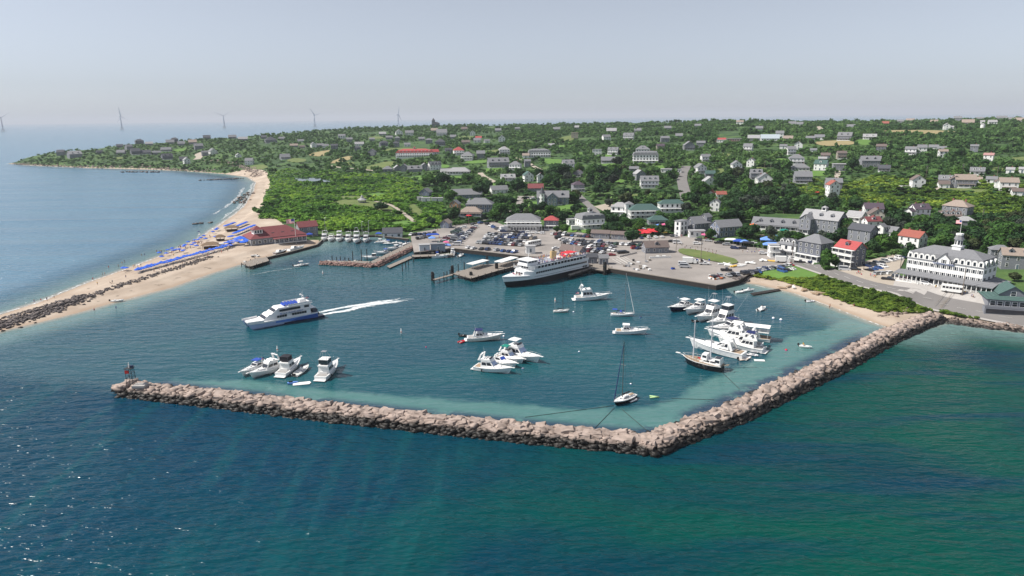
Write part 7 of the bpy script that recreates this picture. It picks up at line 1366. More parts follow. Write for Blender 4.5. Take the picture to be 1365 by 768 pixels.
PM = {n: paint(n.replace(' ', '_'), c) for n, c, w in PAINT}; PW = [w for _, _, w in PAINT]; PN = [n for n, _, _ in PAINT]
PROTO = {}
NCAR = 0
def car(px, py, rz, where, kind=None, col=None, ondef=True):
    global NCAR
    if NCAR >= 296: return
    kind = kind or random.choices(['sedan', 'suv', 'pickup', 'van'], [38, 44, 14, 4])[0]; col = col or random.choices(PN, PW)[0]
    p = T(px, py); lab = f"{col} {dict(sedan='saloon car', suv='off-roader', pickup='pickup truck', van='van')[kind]} {where}"
    if kind not in PROTO:
        o = PROTO[kind] = car_proto(kind); o.location = (p[0], p[1], p[2] + .02); o.rotation_euler = (0, 0, rz); tag(o, lab, 'car', 'cars ' + where)
    else: o = dup(PROTO[kind], (p[0], p[1], p[2] + .02), rz, lab, 'cars ' + where)
    o['category'] = 'car'
    if kind != 'sedan': o.name = {'suv': 'parked_car', 'pickup': 'pickup_truck', 'van': 'van'}[kind]
    objmat(o, PM[col]); NCAR += 1; return o
def row(x0, y0, x1, y1, n, where, skip=.06, ang=90, kinds=None):
    a = Vector(T(x0, y0)); b = Vector(T(x1, y1)); d = b - a; base = math.atan2(d.y, d.x)
    for k in range(n):
        if random.random() < skip: continue
        q = a.lerp(b, (k + random.uniform(-.1, .1)) / max(1, n - 1)); x, y = proj(q.x, q.y, q.z)
        car(x, y, base + R(ang) + random.uniform(-.06, .06) + (PI if random.random() < .5 else 0), where, random.choice(kinds) if kinds else None)
row(594, 323, 618, 304, 9, 'in the first slanting row of the marina car park'); row(588, 325, 611, 306, 8, 'in the outer left row of the marina car park', .15); row(602, 324, 617, 311, 7, 'in the middle row of the marina car park'); row(616, 320, 633, 303, 10, 'in the right slanting row of the marina car park', .03); row(609, 327, 613, 322, 3, 'near the tents by the marina car park')
row(638, 324.5, 694, 328, 14, 'in the front row of the central car park', .0); row(645, 320.5, 700, 323, 14, 'in the second row of the central car park', .0); row(648, 316, 713, 319, 15, 'in the third row of the central car park', .05); row(652, 313, 712, 315.5, 13, 'in the back row of the central car park', .15)
row(624, 331, 631, 332, 2, 'by the bulkhead at its left end', 0); row(642, 333, 650, 333.5, 2, 'by the bulkhead left of its middle', 0); row(662, 334.5, 686, 337, 4, 'by the bulkhead at its right end', 0)
row(650, 300, 668, 309, 5, 'beside the white porch hotel', 0, 20); row(672, 309.5, 722, 312, 7, 'in the street row below the porch hotel', .1, 0); row(632, 300, 650, 296, 3, 'on the upper road by the hedge', 0, 0)
row(737, 313, 790, 317, 11, 'in the hedge row of the right car park', .03); row(745, 318.5, 758, 324, 4, 'at the left edge of the right car park', 0); row(757, 321, 810, 325.5, 12, 'in the upper row of the right car park', .04); row(754, 325, 815, 330, 13, 'in the middle row of the right car park', .04); row(766, 330, 818, 335, 11, 'in the lower row of the right car park', .06); row(780, 335, 803, 338, 5, 'in the front row of the right car park', 0)
car(741, 332, .3, 'in front of the ferry terminal roof', 'sedan', 'white'); car(815, 341, .2, 'alone behind the ramp barrier', 'sedan', 'red'); car(828, 338, .3, 'beside the barrier on the quay', 'suv', 'black'); car(833, 337.5, .3, 'second by the barrier on the quay', 'suv', 'dark grey'); car(798, 345, .1, 'beside the terminal gable', 'sedan', 'silver'); car(846, 332, .2, 'near the ticket office', 'suv', 'red')
row(815, 326, 852, 328, 6, 'along the brown shed', .1, 60); row(818, 330, 850, 332, 4, 'on the lane left of the ticket office', .2, 60); row(855, 318, 900, 316, 6, 'under the red parasols', .2, 80)
ST = 'on the main street'
for px_, py_, k, c in ((898, 316, 'suv', 'dark grey'), (903, 325, 'van', 'white'), (895, 323, 'sedan', 'black'), (929, 326, 'suv', 'white'), (931, 321, 'suv', 'dark grey'), (944, 322, 'sedan', 'silver'), (958, 325, 'pickup', 'black'), (968, 327, 'suv', 'pale grey'), (979, 332, 'suv', 'navy blue'), (990, 332, 'suv', 'black'), (1017, 339, 'suv', 'white'), (1031, 341, 'suv', 'navy blue'), (1003, 309, 'suv', 'maroon'), (1012, 311, 'suv', 'black'), (1001, 313, 'sedan', 'navy blue'), (1014, 317, 'suv', 'maroon'), (1004, 325, 'sedan', 'white'), (1066, 351, 'pickup', 'black'), (1083, 351, 'suv', 'navy blue'), (1056, 346, 'suv', 'white'), (1072, 347, 'suv', 'blue')): car(px_, py_, -.35 + random.uniform(-.1, .1) + random.choice((0, PI)), ST, k, c)
for px_, py_, k, c in ((911, 354.5, 'van', 'white'), (917, 350, 'van', 'white'), (913, 357, 'van', 'silver'), (939, 353, 'pickup', 'white'), (968, 361.5, 'pickup', 'black'), (925, 350, 'suv', 'silver')): car(px_, py_, -.25 + random.uniform(-.1, .1), 'on the open quay', k, c)
row(950, 371, 1006, 364.5, 12, 'in the row along the cove edge of the quay', .05, 75); row(1004, 363.5, 1054, 354.5, 13, 'in the grass edge row by the cove', .05, 75); row(1002, 366, 1012, 364, 3, 'at the back of the grass edge row', 0, 75); row(1043, 363, 1056, 360, 3, 'on the grass under the harbour hotel', 0, 75)
car(1126, 361, -.5, 'on the road below the red-roofed balcony house', 'van', 'silver'); car(1140, 361, -.5, 'beside people on the road below the red-roofed balcony house', 'suv', 'black')
for px_, py_, k, c in ((1184, 374, 'pickup', 'black'), (1206, 374.5, 'suv', 'red'), (1220, 377, 'suv', 'white'), (1235, 380, 'suv', 'white'), (1196, 371, 'suv', 'dark grey')): car(px_, py_, -.75, 'in front of the cupola hotel', k, c)
row(1156, 356, 1204, 344, 9, 'in the sandy car park left of the cupola hotel', .05, 70); row(1158, 362, 1178, 357, 4, 'in the front of the sandy car park', 0, 70); row(1170, 367, 1186, 366, 3, 'beside the hotel porch corner', 0, 20, ['suv'])
row(548, 314, 578, 312, 6, 'by the marina office', .1, 70); row(556, 319, 572, 316, 4, 'behind the fish sheds', .1, 60); row(702, 265, 711, 266, 2, 'on the drive of the turreted inn', 0, 60); row(756, 291, 776, 293, 4, 'behind the mansard hotel', 0, 70); row(676, 280, 690, 279, 3, 'in the small upper car park', 0, 80); row(664, 288, 668, 281, 3, 'beside the grey restaurant', 0, 30)
def box_truck(px, py, rz, label, box=WHITE, Lb=5.2, kind='truck'):
    p = T(px, py); r = thing('box_truck' if kind == 'truck' else 'coach', label, kind, p, rz); mb = MB(); mb.box(-.6, 0, 2.0, Lb, 2.3, 2.6 if kind == 'truck' else 2.5); 
    if kind != 'truck': mb.box(-.6, 0, 3.3, Lb * .5, 1.6, .2)
    mb.build('cargo_box' if kind == 'truck' else 'body', box, r); mb = MB()
    if kind == 'truck': mb.extr([(Lb / 2 - .5, .5), (Lb / 2 + 1.3, .5), (Lb / 2 + 1.3, 1.3), (Lb / 2 + .8, 2.2), (Lb / 2 - .5, 2.3)], -1.05, 1.05); mb.build('cab', WHITE, r); mb = MB(); mb.extr([(Lb / 2 + 1.24, 1.42), (Lb / 2 + 1.27, 1.42), (Lb / 2 + .85, 2.15), (Lb / 2 + .82, 2.15)], -.9, .9); mb.build('windscreen', GLASS, r)
    else:
        for k in range(6): m_ = MB(); m_.box(-Lb * .45 + k * Lb * .155, 0, 2.35, Lb * .12, 2.36, .8); m_.build('window', GLASS, r)
        m_ = MB(); m_.box(Lb / 2 - .62, 0, 2.2, .1, 2.0, 1.2); m_.build('windscreen', GLASS, r)
    for x in (-Lb * .33, Lb * .36):
        for y in (-1.05, 1.05): m_ = MB(); m_.extx([(.48 * math.cos(a), .48 * math.sin(a)) for a in np.linspace(0, 2 * PI, 11)[:-1]], -.15, .15); m_.build('wheel', BLACK, r, (x, y, .5), R(90))
    return r
box_truck(1042, 350, -.3, 'white box truck on the street before the harbour hotel'); box_truck(1271, 391, -.72, 'white minibus in front of the cupola hotel stairs', WHITE, 7.5, 'minibus'); box_truck(768, 307, 0.1, 'white box truck by the mansard hotel garden', WHITE, 5.5); box_truck(712, 328, .75, 'long white coach by the ferry queue', WHITE, 11, 'coach'); box_truck(673, 308, .2, 'white delivery truck below the porch hotel'); box_truck(918, 351.5, -.25, 'white box truck behind the vans on the quay')
# ================================================================ parasols, tents, tiki huts
def parasol_mesh(r_, h, tilt=.55):
    mb = MB(); n = 8
    for i in range(n):
        a, b = 2 * PI * i / n, 2 * PI * (i + 1) / n; mb.add([(0, 0, h), (r_ * math.cos(a), r_ * math.sin(a), h - tilt), (r_ * math.cos(b), r_ * math.sin(b), h - tilt)], [(0, 1, 2)], 0); mb.add([(r_ * math.cos(a), r_ * math.sin(a), h - tilt), (r_ * math.cos(b), r_ * math.sin(b), h - tilt), (r_ * math.cos(b), r_ * math.sin(b), h - tilt - .2), (r_ * math.cos(a), r_ * math.sin(a), h - tilt - .2)], [(3, 2, 1, 0)], 0)
    p = MB(); p.tube((0, 0, 0), (0, 0, h + .15), .05, .04, 0, 5); return mb.mesh('canopy', [CANVAS_BL]), p.mesh('pole', [WHITE])
BEACHBLUE = mat('beach_blue_canvas', (0.025, 0.12, 0.62), .8, .15, 2)
_par = {}
def parasol(px, py, label, m=BEACHBLUE, r_=1.2, h=2.3, group=None, tilt=.55):
    k = (r_, h)
    if k not in _par: _par[k] = parasol_mesh(r_, h, tilt)
    p = T(px, py); r = thing('parasol', label, 'parasol', p, random.uniform(0, .8), group); c = put('canopy', _par[k][0], r); objmat(c, m); put('pole', _par[k][1], r); c.rotation_euler = (random.uniform(-.1, .1), random.uniform(-.1, .1), 0); return r
G1 = 'blue parasols in the long double row on the spit'
for rr_, off in ((0, 0), (1, -1.5)):
    for k in range(30):
        u = (k + .5 * rr_) / 30; parasol(183 + u * 130, 364.2 - 35.2 * u + off, f'blue parasol in the {("landward", "seaward")[rr_]} line of the long double row on the spit', group=G1, r_=random.choice((1.15, 1.3)), h=random.choice((2.1, 2.3, 2.5)))
for k in range(16):                                          # loungers under them
    u = k / 16; p = T(186 + u * 126, 364 - 35 * u); r = thing('beach_lounger', 'pale beach lounger under the long row of blue parasols', 'lounger', p, 1.0 + random.uniform(-.2, .2), 'pale loungers under the long parasol row'); mb = MB(); mb.box(0, 0, .35, 1.3, .65, .1); mb.build('seat', CANVAS_WH, r); mb = MB(); mb.extr([(-.65, .3), (-.6, .3), (-1.1, .9), (-1.15, .9)], -.32, .32); mb.build('backrest', CANVAS_WH, r); mb = MB(); [mb.tube((x, y, 0), (x, y, .35), .03, .03, 0, 4) for x in (-.5, .5) for y in (-.28, .28)]; mb.build('frame', WHITE, r)
SC = [(165, 361), (169, 361.5), (216, 346), (213, 340.5), (224, 337), (231, 337.5), (235, 336.5), (239, 336), (245, 337.5), (230, 334.5), (222, 341.5), (247, 330), (245, 332), (251, 326), (256, 330), (259, 327.5), (260, 323.5), (265, 322.5), (272, 317.5), (274, 321.5), (284, 312), (288, 309), (290, 307.5), (287, 319), (268, 320), (262, 331)]
for k, (a, b) in enumerate(SC): parasol(a, b, ('pair of two lone blue parasols at the near end' if False else 'lone blue parasol on the near beach') if k < 2 else 'blue parasol scattered among sunbathers by the water', group='lone blue parasols' if k < 2 else 'blue parasols scattered by the water', r_=1.35)
for k in range(8): parasol(301 + 1.6 * k, 304 - .55 * k, 'blue parasol of the cluster by the far tiki hut', group='blue parasols by the far tiki hut', r_=1.6)
for k in range(8): parasol(316 + 1.8 * k, 304.5 - .75 * k, 'blue parasol of the seaward cluster beyond the tiki hut', group='blue parasols beyond the far tiki hut', r_=1.6)
for k in range(11): parasol(313 + 2.6 * k, 314 - 1.05 * k, 'blue parasol in the row against the club roof', group='blue parasols against the beach club roof', r_=1.7)
for a, b in ((306, 319), (308, 318.5), (310, 318)): parasol(a, b, 'blue parasol beside the small tiki hut and terrace', group='blue parasols by the small tiki hut', r_=1.5)
for a, b in ((316, 327), (331, 325), (336, 325.5), (326, 327.5), (309, 327), (304, 329)): parasol(a, b, 'large blue parasol on the beach club terrace', group='large blue terrace parasols', r_=2.6, h=3.2)
for a, b in ((330, 323), (321, 323)): parasol(a, b, 'very wide blue parasol roofing the club terrace', r_=4.2, h=4.0, tilt=1.4, group='very wide blue terrace parasols')
def tent(px, py, w, d, rz, m, label, h=2.3, name='tent'):
    p = T(px, py); r = thing(name, label, 'tent', p, rz); mb = MB(); hip_roof(mb, w, d, h, .28 * min(w, d), .05); mb.box(0, 0, h - .12, w, d, .25); mb.build('canopy', m, r)
    mb = MB(); [mb.tube((x * w / 2.1, y * d / 2.1, 0), (x * w / 2.1, y * d / 2.1, h), .05, .05, 0, 4) for x in (-1, 1) for y in (-1, 1)]; mb.build('frame', METAL, r); return r
tent(577, 317.5, 8, 3, .2, CANVAS_BL, 'long blue tent beside the marina lot'); tent(576, 322, 4, 4, .2, CANVAS_LB, 'pale blue tent below the long blue tent'); tent(595, 328, 3.4, 3, .2, CANVAS_PK, 'pink tent beside the fish sheds'); tent(597, 332, 3.4, 3, .2, CANVAS_LB, 'pale blue tent at the shed end'); tent(505, 316, 4, 3, 0, CANVAS_BL, 'blue awning tent left of the marina office', 2.4)
tent(413, 317, 4, 3, .2, CANVAS_BL, 'blue tent at the corner of the red-roofed wing', 2.4); tent(1024, 326, 9, 6, -.3, CANVAS_LB, 'wide pale blue marquee left of the harbour hotel', 3); tent(1035, 324, 9, 5, -.3, CANVAS_LB, 'pale blue marquee against the harbour hotel', 3.2); tent(1029, 333, 10, 5, -.3, CANVAS_LB, 'nearest pale blue marquee over the street terrace', 3); tent(984, 327, 6, 4, -.3, CANVAS_BL, 'blue tent beside the grey waterfront shop', 2.6); tent(992, 328, 5, 4, -.3, CANVAS_LB, 'paler blue tent beside the dark stall', 2.6); tent(996, 329, 7, 3, -.3, CANVAS_BK, 'dark stall roof on the main street', 2.4); tent(974, 325, 7, 3, -.3, CANVAS_WH, 'white awning tent at the grey waterfront shop', 2.5); tent(1006, 305.5, 6, 4, -.2, CANVAS_OR, 'orange awning at the steep white gable shop', 2.8); tent(1045, 313, 5, 3, -.2, CANVAS_GR, 'green awning by the long shop row', 2.8)
RP = [(852, 312), (857, 311), (862, 312.5), (858, 314), (864, 314.5), (868, 312), (872, 313), (866, 310.5), (872, 310.5), (876, 311.5), (854, 315)]
for a, b in RP: parasol(a, b, 'bright red parasol on the garden terrace of the bar', CANVAS_RED, 2.3, 2.8, 'bright red parasols on the garden terrace')
for a, b, m_, lb in ((885, 314, CANVAS_YE, 'yellow parasol beside the red parasols'), (878, 304, CANVAS_LB, 'lilac parasol behind the red ones'), (883, 304, CANVAS_PK, 'pink parasol left of the white shopfront'), (886, 303, CANVAS_PK, 'second pink parasol close to the white shopfront'), (939, 317, CANVAS_PK, 'small pink parasol at the shop door'), (857, 309, CANVAS_WH, 'white parasol among the red ones'), (668, 289.5, CANVAS_RED, 'red parasol in front of the grey restaurant'), (625, 291, CANVAS_RED, 'red parasol at the dining wing'), (1090, 260, CANVAS_RED, 'single red parasol beside the tall white red-roofed house'), (1169, 306, CANVAS_RED, 'red parasol behind the rust-red roof')): parasol(a, b, lb, m_, 2.2, 2.7)
def tiki(px, py, w, label):
    p = T(px, py); r = thing('tiki_hut', label, 'beach hut', p, .3); mb = MB(); hip_roof(mb, w, w * .6, 2.3, 1.7, .7); mb.build('roof', THATCH, r); mb = MB(); [mb.tube((x * w / 2.2, y * w / 3.8, 0), (x * w / 2.2, y * w / 3.8, 2.4), .1, .1, 0, 5) for x in (-1, 0, 1) for y in (-1, 1)]; mb.box(0, 0, .55, w * .8, w * .4, 1.0); mb.build('bar', mat('hut_timber', (.09, .06, .045), .9, .3), r); return r
tiki(309, 308, 8, 'far thatched beach bar beside the seaward parasols'); tiki(294, 321, 5, 'small square thatched hut behind the scattered parasols'); tiki(281, 331, 9, 'long thatched beach bar behind the parasol row')
p = T(296, 329.5); mb = MB(); mb.box(0, 0, 1.2, 3, 2.4, 2.4); tag(mb.build('changing_tent', CANVAS_WH, None, p, .3), 'white square changing tent beside the long beach bar', 'tent')
p = T(266, 318); r = thing('lifeguard_chair', 'tall lifeguard chair at the water edge with a parasol', 'lifeguard chair', p); mb = MB(); [mb.tube((x * 1.0, y * .8, 0), (x * .5, y * .4, 2.6), .07, .07, 0, 4) for x in (-1, 1) for y in (-1, 1)]; mb.box(0, 0, 2.6, 1.2, 1.0, .1); mb.box(0, .5, 3.1, 1.2, .1, .9); mb.build('frame', WHITE, r); mb = MB(); mb.tube((0, 0, 2.6), (0, 0, 5), .04, .04, 0, 4); mb.lathe([(1.1, 4.6), (.05, 5.1)], 0, 0, 1, 8); mb.build('parasol', [WHITE, CANVAS_NV], r)
# ================================================================ people
def person_mesh(pose):
    k = 1.0; V = {}; 
    if pose == 'walk': J = dict(pel=(0, 0, .95), ch=(0, 0, 1.3), nk=(0, 0, 1.48), hd=(0, -.02, 1.6), tp=(0, -.02, 1.74), hl=(-.1, 0, .9), kl=(-.1, -.16, .5), fl=(-.1, -.2, .06), hr=(.1, 0, .9), kr=(.1, .06, .5), fr=(.1, .3, .08), sl=(-.19, 0, 1.4), el=(-.27, .1, 1.12), wl=(-.27, -.02, .88), sr=(.19, 0, 1.4), er=(.27, -.1, 1.12), wr=(.27, -.2, .9))
    elif pose == 'sit': J = dict(pel=(0, 0, .42), ch=(0, .1, .76), nk=(0, .12, .94), hd=(0, .1, 1.06), tp=(0, .1, 1.2), hl=(-.1, 0, .42), kl=(-.12, -.42, .46), fl=(-.12, -.52, .08), hr=(.1, 0, .42), kr=(.12, -.42, .46), fr=(.12, -.5, .08), sl=(-.19, .1, .86), el=(-.27, 0, .6), wl=(-.2, -.24, .52), sr=(.19, .1, .86), er=(.27, 0, .6), wr=(.2, -.24, .52))
    else: J = dict(pel=(0, 0, .95), ch=(0, 0, 1.3), nk=(0, 0, 1.48), hd=(0, -.02, 1.6), tp=(0, -.02, 1.74), hl=(-.1, 0, .9), kl=(-.12, -.03, .5), fl=(-.13, 0, .06), hr=(.1, 0, .9), kr=(.12, -.02, .5), fr=(.13, 0, .06), sl=(-.19, 0, 1.4), el=(-.27, .03, 1.12), wl=(-.28, -.05, .86), sr=(.19, 0, 1.4), er=(.27, .03, 1.12), wr=(.24, -.16, .92))
    E = 'pel ch|ch nk|nk hd|hd tp|pel hl|hl kl|kl fl|pel hr|hr kr|kr fr|ch sl|sl el|el wl|ch sr|sr er|er wr'.split('|')
    rad = dict(pel=.15, ch=.17, nk=.065, hd=.105, tp=.085, hl=.1, hr=.1, kl=.065, kr=.065, fl=.055, fr=.055, sl=.07, sr=.07, el=.045, er=.045, wl=.035, wr=.035)
    N_ = list(J); me = bpy.data.meshes.new('p'); me.from_pydata([J[n] for n in N_], [tuple(N_.index(q) for q in e.split()) for e in E], []); o = bpy.data.objects.new('p', me); C.objects.link(o); o.modifiers.new('s', 'SKIN'); o.modifiers.new('u', 'SUBSURF').levels = 1
    for i, n in enumerate(N_): sv = me.skin_vertices[0].data[i]; sv.radius = (rad[n], rad[n] * .8); sv.use_root = (n == 'pel')
    dg = bpy.context.evaluated_depsgraph_get(); dg.update(); out = bpy.data.meshes.new_from_object(o.evaluated_get(dg)); bpy.data.objects.remove(o); out.name = 'person'
    out.materials.clear(); sk = mat('skin', (.45, .27, .19), .7, .08)
    for m_ in (sk, CANVAS_NV, CANVAS_WH, mat('dark_hair', (.04, .028, .02), .8, .2)): out.materials.append(m_)
    hp, sh_ = J['pel'][2], J['nk'][2]
    for p in out.polygons:
        z = p.center.z; x = abs(p.center.x); p.use_smooth = True
        p.material_index = 3 if (z > J['hd'][2] + .05 or (z > J['hd'][2] - .03 and p.center.y > J['hd'][1] + .05)) else (2 if hp + .05 < z < sh_ - .02 and x < .24 else (1 if (hp - .32 < z <= hp + .05 and x < .2 and pose != 'sit') or (pose == 'sit' and z <= hp + .05 and p.center.y > -.2) else 0))
    return out
PEOPLE = {k: person_mesh(k) for k in ('stand', 'walk', 'sit')}
SHIRTS = [('white', CANVAS_WH), ('blue', CANVAS_BL), ('red', CANVAS_RED), ('dark', CANVAS_BK), ('pink', CANVAS_PK), ('grey', RUBBER), ('yellow', CANVAS_YE), ('navy', CANVAS_NV), ('bare-chested', mat('skin', (.45, .27, .19)))]
def person(loc, where, pose=None, rz=None, group=None, parent=None):
    pose = pose or random.choices(['stand', 'walk', 'sit'], [5, 4, 1])[0]; nm, m_ = random.choice(SHIRTS); o = put('person', PEOPLE[pose], None, loc, random.uniform(0, 6.28) if rz is None else rz)
    objmat(o, m_, 2); objmat(o, random.choice([CANVAS_NV, CANVAS_BK, CANVAS_BL, TEAK, CANVAS_RED]), 1); s_ = random.uniform(.93, 1.06); o.scale = (s_, s_, s_)
    verb = dict(stand='standing', walk='walking', sit='sitting')[pose]; what = f'bare-chested person {verb}' if nm == 'bare-chested' else f'person in {nm} top {verb}'
    return tag(o, f'{what} {where}', 'person', f'people {where}')
def folk(pts, where, pose=None, z=None):
    for a, b in pts: p = T(a, b) if z is None else (*G(a, b, z), z); person(p, where, pose)
folk([(46, 404), (55, 402.5), (63, 401.5), (72.5, 398)], 'at the water edge on the dark rocks of the spit', 'walk'); folk([(124, 374), (137, 367.5), (140, 367)], 'at the tide line of the near beach', 'walk'); folk([(130, 380), (147, 378.5), (150, 378), (168, 371)], 'on the sand behind the dark riprap'); folk([(178, 357), (180, 356.5), (184, 357), (188, 355.5)], 'beside the two lone blue parasols')
folk([(145, 358), (158, 356.5), (163, 352.5), (166, 350.5), (189, 342), (193, 341.5)], 'wading in the ocean shallows', 'stand', -.35); folk([(211, 338.5), (213, 338), (215, 338.5), (216, 337), (219, 336.5), (222, 335.5), (228, 333), (212.5, 336.5), (214.5, 337), (209, 337)], 'in the group bathing at the water edge', 'stand', -.3); folk([(126, 416), (155, 413)], 'wading in the calm harbour shallows', 'stand', -.4)
folk([(random.uniform(226, 262), 0) for _ in range(0)], ''); 
for _ in range(26): u = random.random(); a = 222 + 62 * u; b = 341 - 27 * u + random.uniform(-3, 5); folk([(a, b)], 'among the scattered parasols')
for _ in range(12): u = random.random(); folk([(262 + 10 * random.random(), 325 + 5 * random.random())], 'in the crowd on the beach by the huts', 'stand')
for _ in range(10): u = random.random(); folk([(200 + u * 110, 363 - 30 * u + random.uniform(0, 2))], 'in front of the long parasol row')
folk([(1106, 410.5), (1105.5, 411.5)], 'paddling at the cove beach', 'stand'); folk([(1138, 409)], 'walking along the cove beach by the bushes', 'walk')
for a, b in ((1142, 366), (1144, 365.5), (1146, 366.5), (1160, 369), (1162, 369.5), (1165, 371), (1167, 371), (1149, 363), (1151, 361), (1148, 367.5), (1161, 361), (1247, 385), (1256, 388), (1286, 393), (1297, 398), (1295, 397)): folk([(a, b)], 'on the pavement between balcony house and cupola hotel')
for a, b in ((886, 326), (913, 332), (920, 333), (927, 335), (935, 336), (943, 338), (950, 339), (954, 340), (996, 337), (1002, 338), (1006, 337), (990, 337), (908, 316), (909, 316), (940, 320), (937, 319), (942, 320), (948, 319), (950, 320), (1005, 333), (1008, 334), (1012, 337)): folk([(a, b)], 'along the main street fence')
for a, b in ((782, 343), (785, 342.5), (790, 343), (787, 345), (794, 347), (808, 341), (812, 341), (577, 311), (580, 308), (583, 308), (584, 308.5), (586, 318), (579, 311.5), (568, 336), (570, 337), (575, 337), (592, 334), (596, 335), (600, 332)): folk([(a, b)], 'by the ferry terminal' if a > 700 else 'about the marina tents and sheds')
# passengers on the ferry's top deck and bow
bpy.context.view_layer.update(); FM = FERRY.matrix_world
for k in range(150):
    u = random.uniform(.06, .66) if k < 136 else random.uniform(.855, .9); v = random.uniform(-.46, .46) * FBm if k < 136 else random.uniform(-.22, .22) * FBm; z = 9.87 if k < 136 else 4.75
    if k < 55: v = .45 * FBm * random.choice((1, 1, 1, -1)) + random.uniform(-.2, .3)
    if abs(u - .40) < .05 and abs(v) < 1.6: continue
    q = FM @ Vector((u * FL, v, z)); person(q, 'on the crowded top deck of the car ferry' if k < 136 else 'on the foredeck of the car ferry', random.choice(('stand', 'stand', 'walk')))
for v in np.linspace(-.4, .4, 9):
    if True: pass
q = G(1070.5, 463); person((q[0], q[1], .6), 'aboard the small skiff off the breakwater', 'sit'); q = G(398, 355); person((q[0], q[1], .7), 'steering the harbour launch', 'stand')
# ================================================================ turbines, poles, flags, quay clutter
def turbine(px, hubpy, basepy, yaw, spin, label):
    D = 7000; x, y = Pd(px, D); r = thing('wind_turbine', label, 'wind turbine', (x, y, 0), 0); TU = mat('turbine_white', (.27, .32, .40), .5, .03); Hh = 100
    mb = MB(); mb.tube((0, 0, 22), (0, 0, Hh), 4.4, 3.0, 0, 10); mb.build('tower', TU, r); mb = MB()
    for a, b in ((-1, -1), (1, -1), (1, 1), (-1, 1)): mb.tube((a * 11, b * 11, -3), (a * 4, b * 4, 21), 1.2, 1.2, 0, 6); mb.tube((a * 10, b * 10, 2), (-b * 7, a * 7, 12), .7, .7, 0, 5)
    mb.box(0, 0, 21, 13, 13, 2.2); mb.build('jacket_base', mat('turbine_grey', (.2, .22, .25), .7, .1), r); th_ = math.atan2(x, y); mb = MB(); mb.box(0, 3, Hh + 2, 5, 13, 5.5); mb.build('nacelle', TU, r, (0, 0, 0), -th_ + yaw)
    rot = MB(); rot.lathe([(.2, -2.5), (2.6, -1), (2.8, 2)], 0, 0, 0, 8); ro = rot.build('hub', TU, r, (math.sin(-th_ + yaw) * 5.5, -math.cos(-th_ + yaw) * 5.5, Hh + 2)); ro.rotation_euler = (PI / 2, 0, -th_ + yaw)
    bl = MB(); bl.loft([[(-w * .35, -t_, z), (w * .65, -t_ * .3, z), (w * .65, t_ * .3, z), (-w * .35, t_, z)] for z, w, t_ in ((1, 4, 1.6), (12, 7.5, 1.3), (40, 5.5, .9), (74, 2.0, .3))], 0); me = bl.mesh('blade', TU)
    for k in range(3):
        o = put('blade', me, ro); a = spin + k * 2 * PI / 3; o.rotation_euler = (PI / 2, 0, a) if False else (0, 0, 0); o.matrix_local = Matrix.Rotation(a, 4, 'Z') @ Matrix.Rotation(PI / 2, 4, 'Y') @ Matrix.Rotation(.25, 4, 'Z')
    return r
for px_, hb, bs, yw_, sp, lb in ((4.5, 154.5, 173, .25, .55, 'nearest wind turbine at the far left with one blade raised right'), (163.5, 154, 171, .9, 1.75, 'second wind turbine from the left seen nearly edge-on'), (300.5, 153.5, 169, .1, .6, 'wind turbine with two raised blades left of centre'), (421.5, 152.5, 167, .8, .2, 'fourth wind turbine above the left woods'), (533, 151.5, 166, 1.1, 1.3, 'faintest wind turbine behind the wooded crest')): turbine(px_, hb, bs, yw_, sp, lb).scale = (1.12, 1.12, 1.12)
def pole(px, py, h, label, arm=True, m=None, lamp=False):
    p = T(px, py); r = thing('utility_pole' if not lamp else 'lamp_post', label, 'pole', (p[0], p[1], p[2] - .3)); mb = MB(); mb.tube((0, 0, 0), (0, 0, h), .17, .11, 0, 6); mb.build('post', m or mat('pole_wood', (.20, .16, .13), .9, .2), r); mb = MB()
    if lamp: mb.tube((0, 0, h), (1.0, 0, h + .3), .05, .05, 0, 4); mb.box(1.1, 0, h + .25, .6, .3, .15); mb.build('lamp_head', METAL, r)
    elif arm: mb.box(0, 0, h - .7, 2.2, .12, .14); mb.box(0, 0, h - 1.9, 1.6, .12, .12); mb.lathe([(.22, h - 2.2), (.22, h - 1.4)], .3, 0, 0, 6); mb.build('crossarm', METAL, r)
for k, (px_, py_, h) in enumerate(((934, 350, 12), (1055, 352, 12), (1198, 373, 11), (1282, 395, 12), (625, 300, 10), (735, 283, 9), (1075, 257, 9), (655, 252, 9), (1027, 228, 9), (1019, 225, 9), (1234, 238, 11), (1282, 237, 12), (1328, 241, 12), (1308, 301, 10), (1052, 253, 9), (922, 243, 9), (945, 302, 9), (1160, 304, 9), (865, 332, 9), (901, 337, 8), (748, 338, 8), (757, 338, 8))): pole(px_, py_, h, 'wooden utility pole ' + place(px_, py_))
for px_, py_, h in ((434, 312, 11), (492, 314, 10), (483, 313, 9), (700, 340, 6), (860, 346, 6)): pole(px_, py_, h, 'slim grey lamp post ' + place(px_, py_), lamp=True, m=METAL)
p = T(395, 325); r = thing('flagpole', 'tall white flagpole with stars and stripes before the beach club', 'flagpole', p); mb = MB(); mb.tube((0, 0, 0), (0, 0, 15.5), .16, .09, 0, 6); mb.lathe([(.02, 15.4), (.2, 15.6), (.02, 15.8)], 0, 0, 0, 6); mb.build('post', WHITE, r); put('flag', FLAG, r, (0, 0, 12.6), R(175), 1.6)
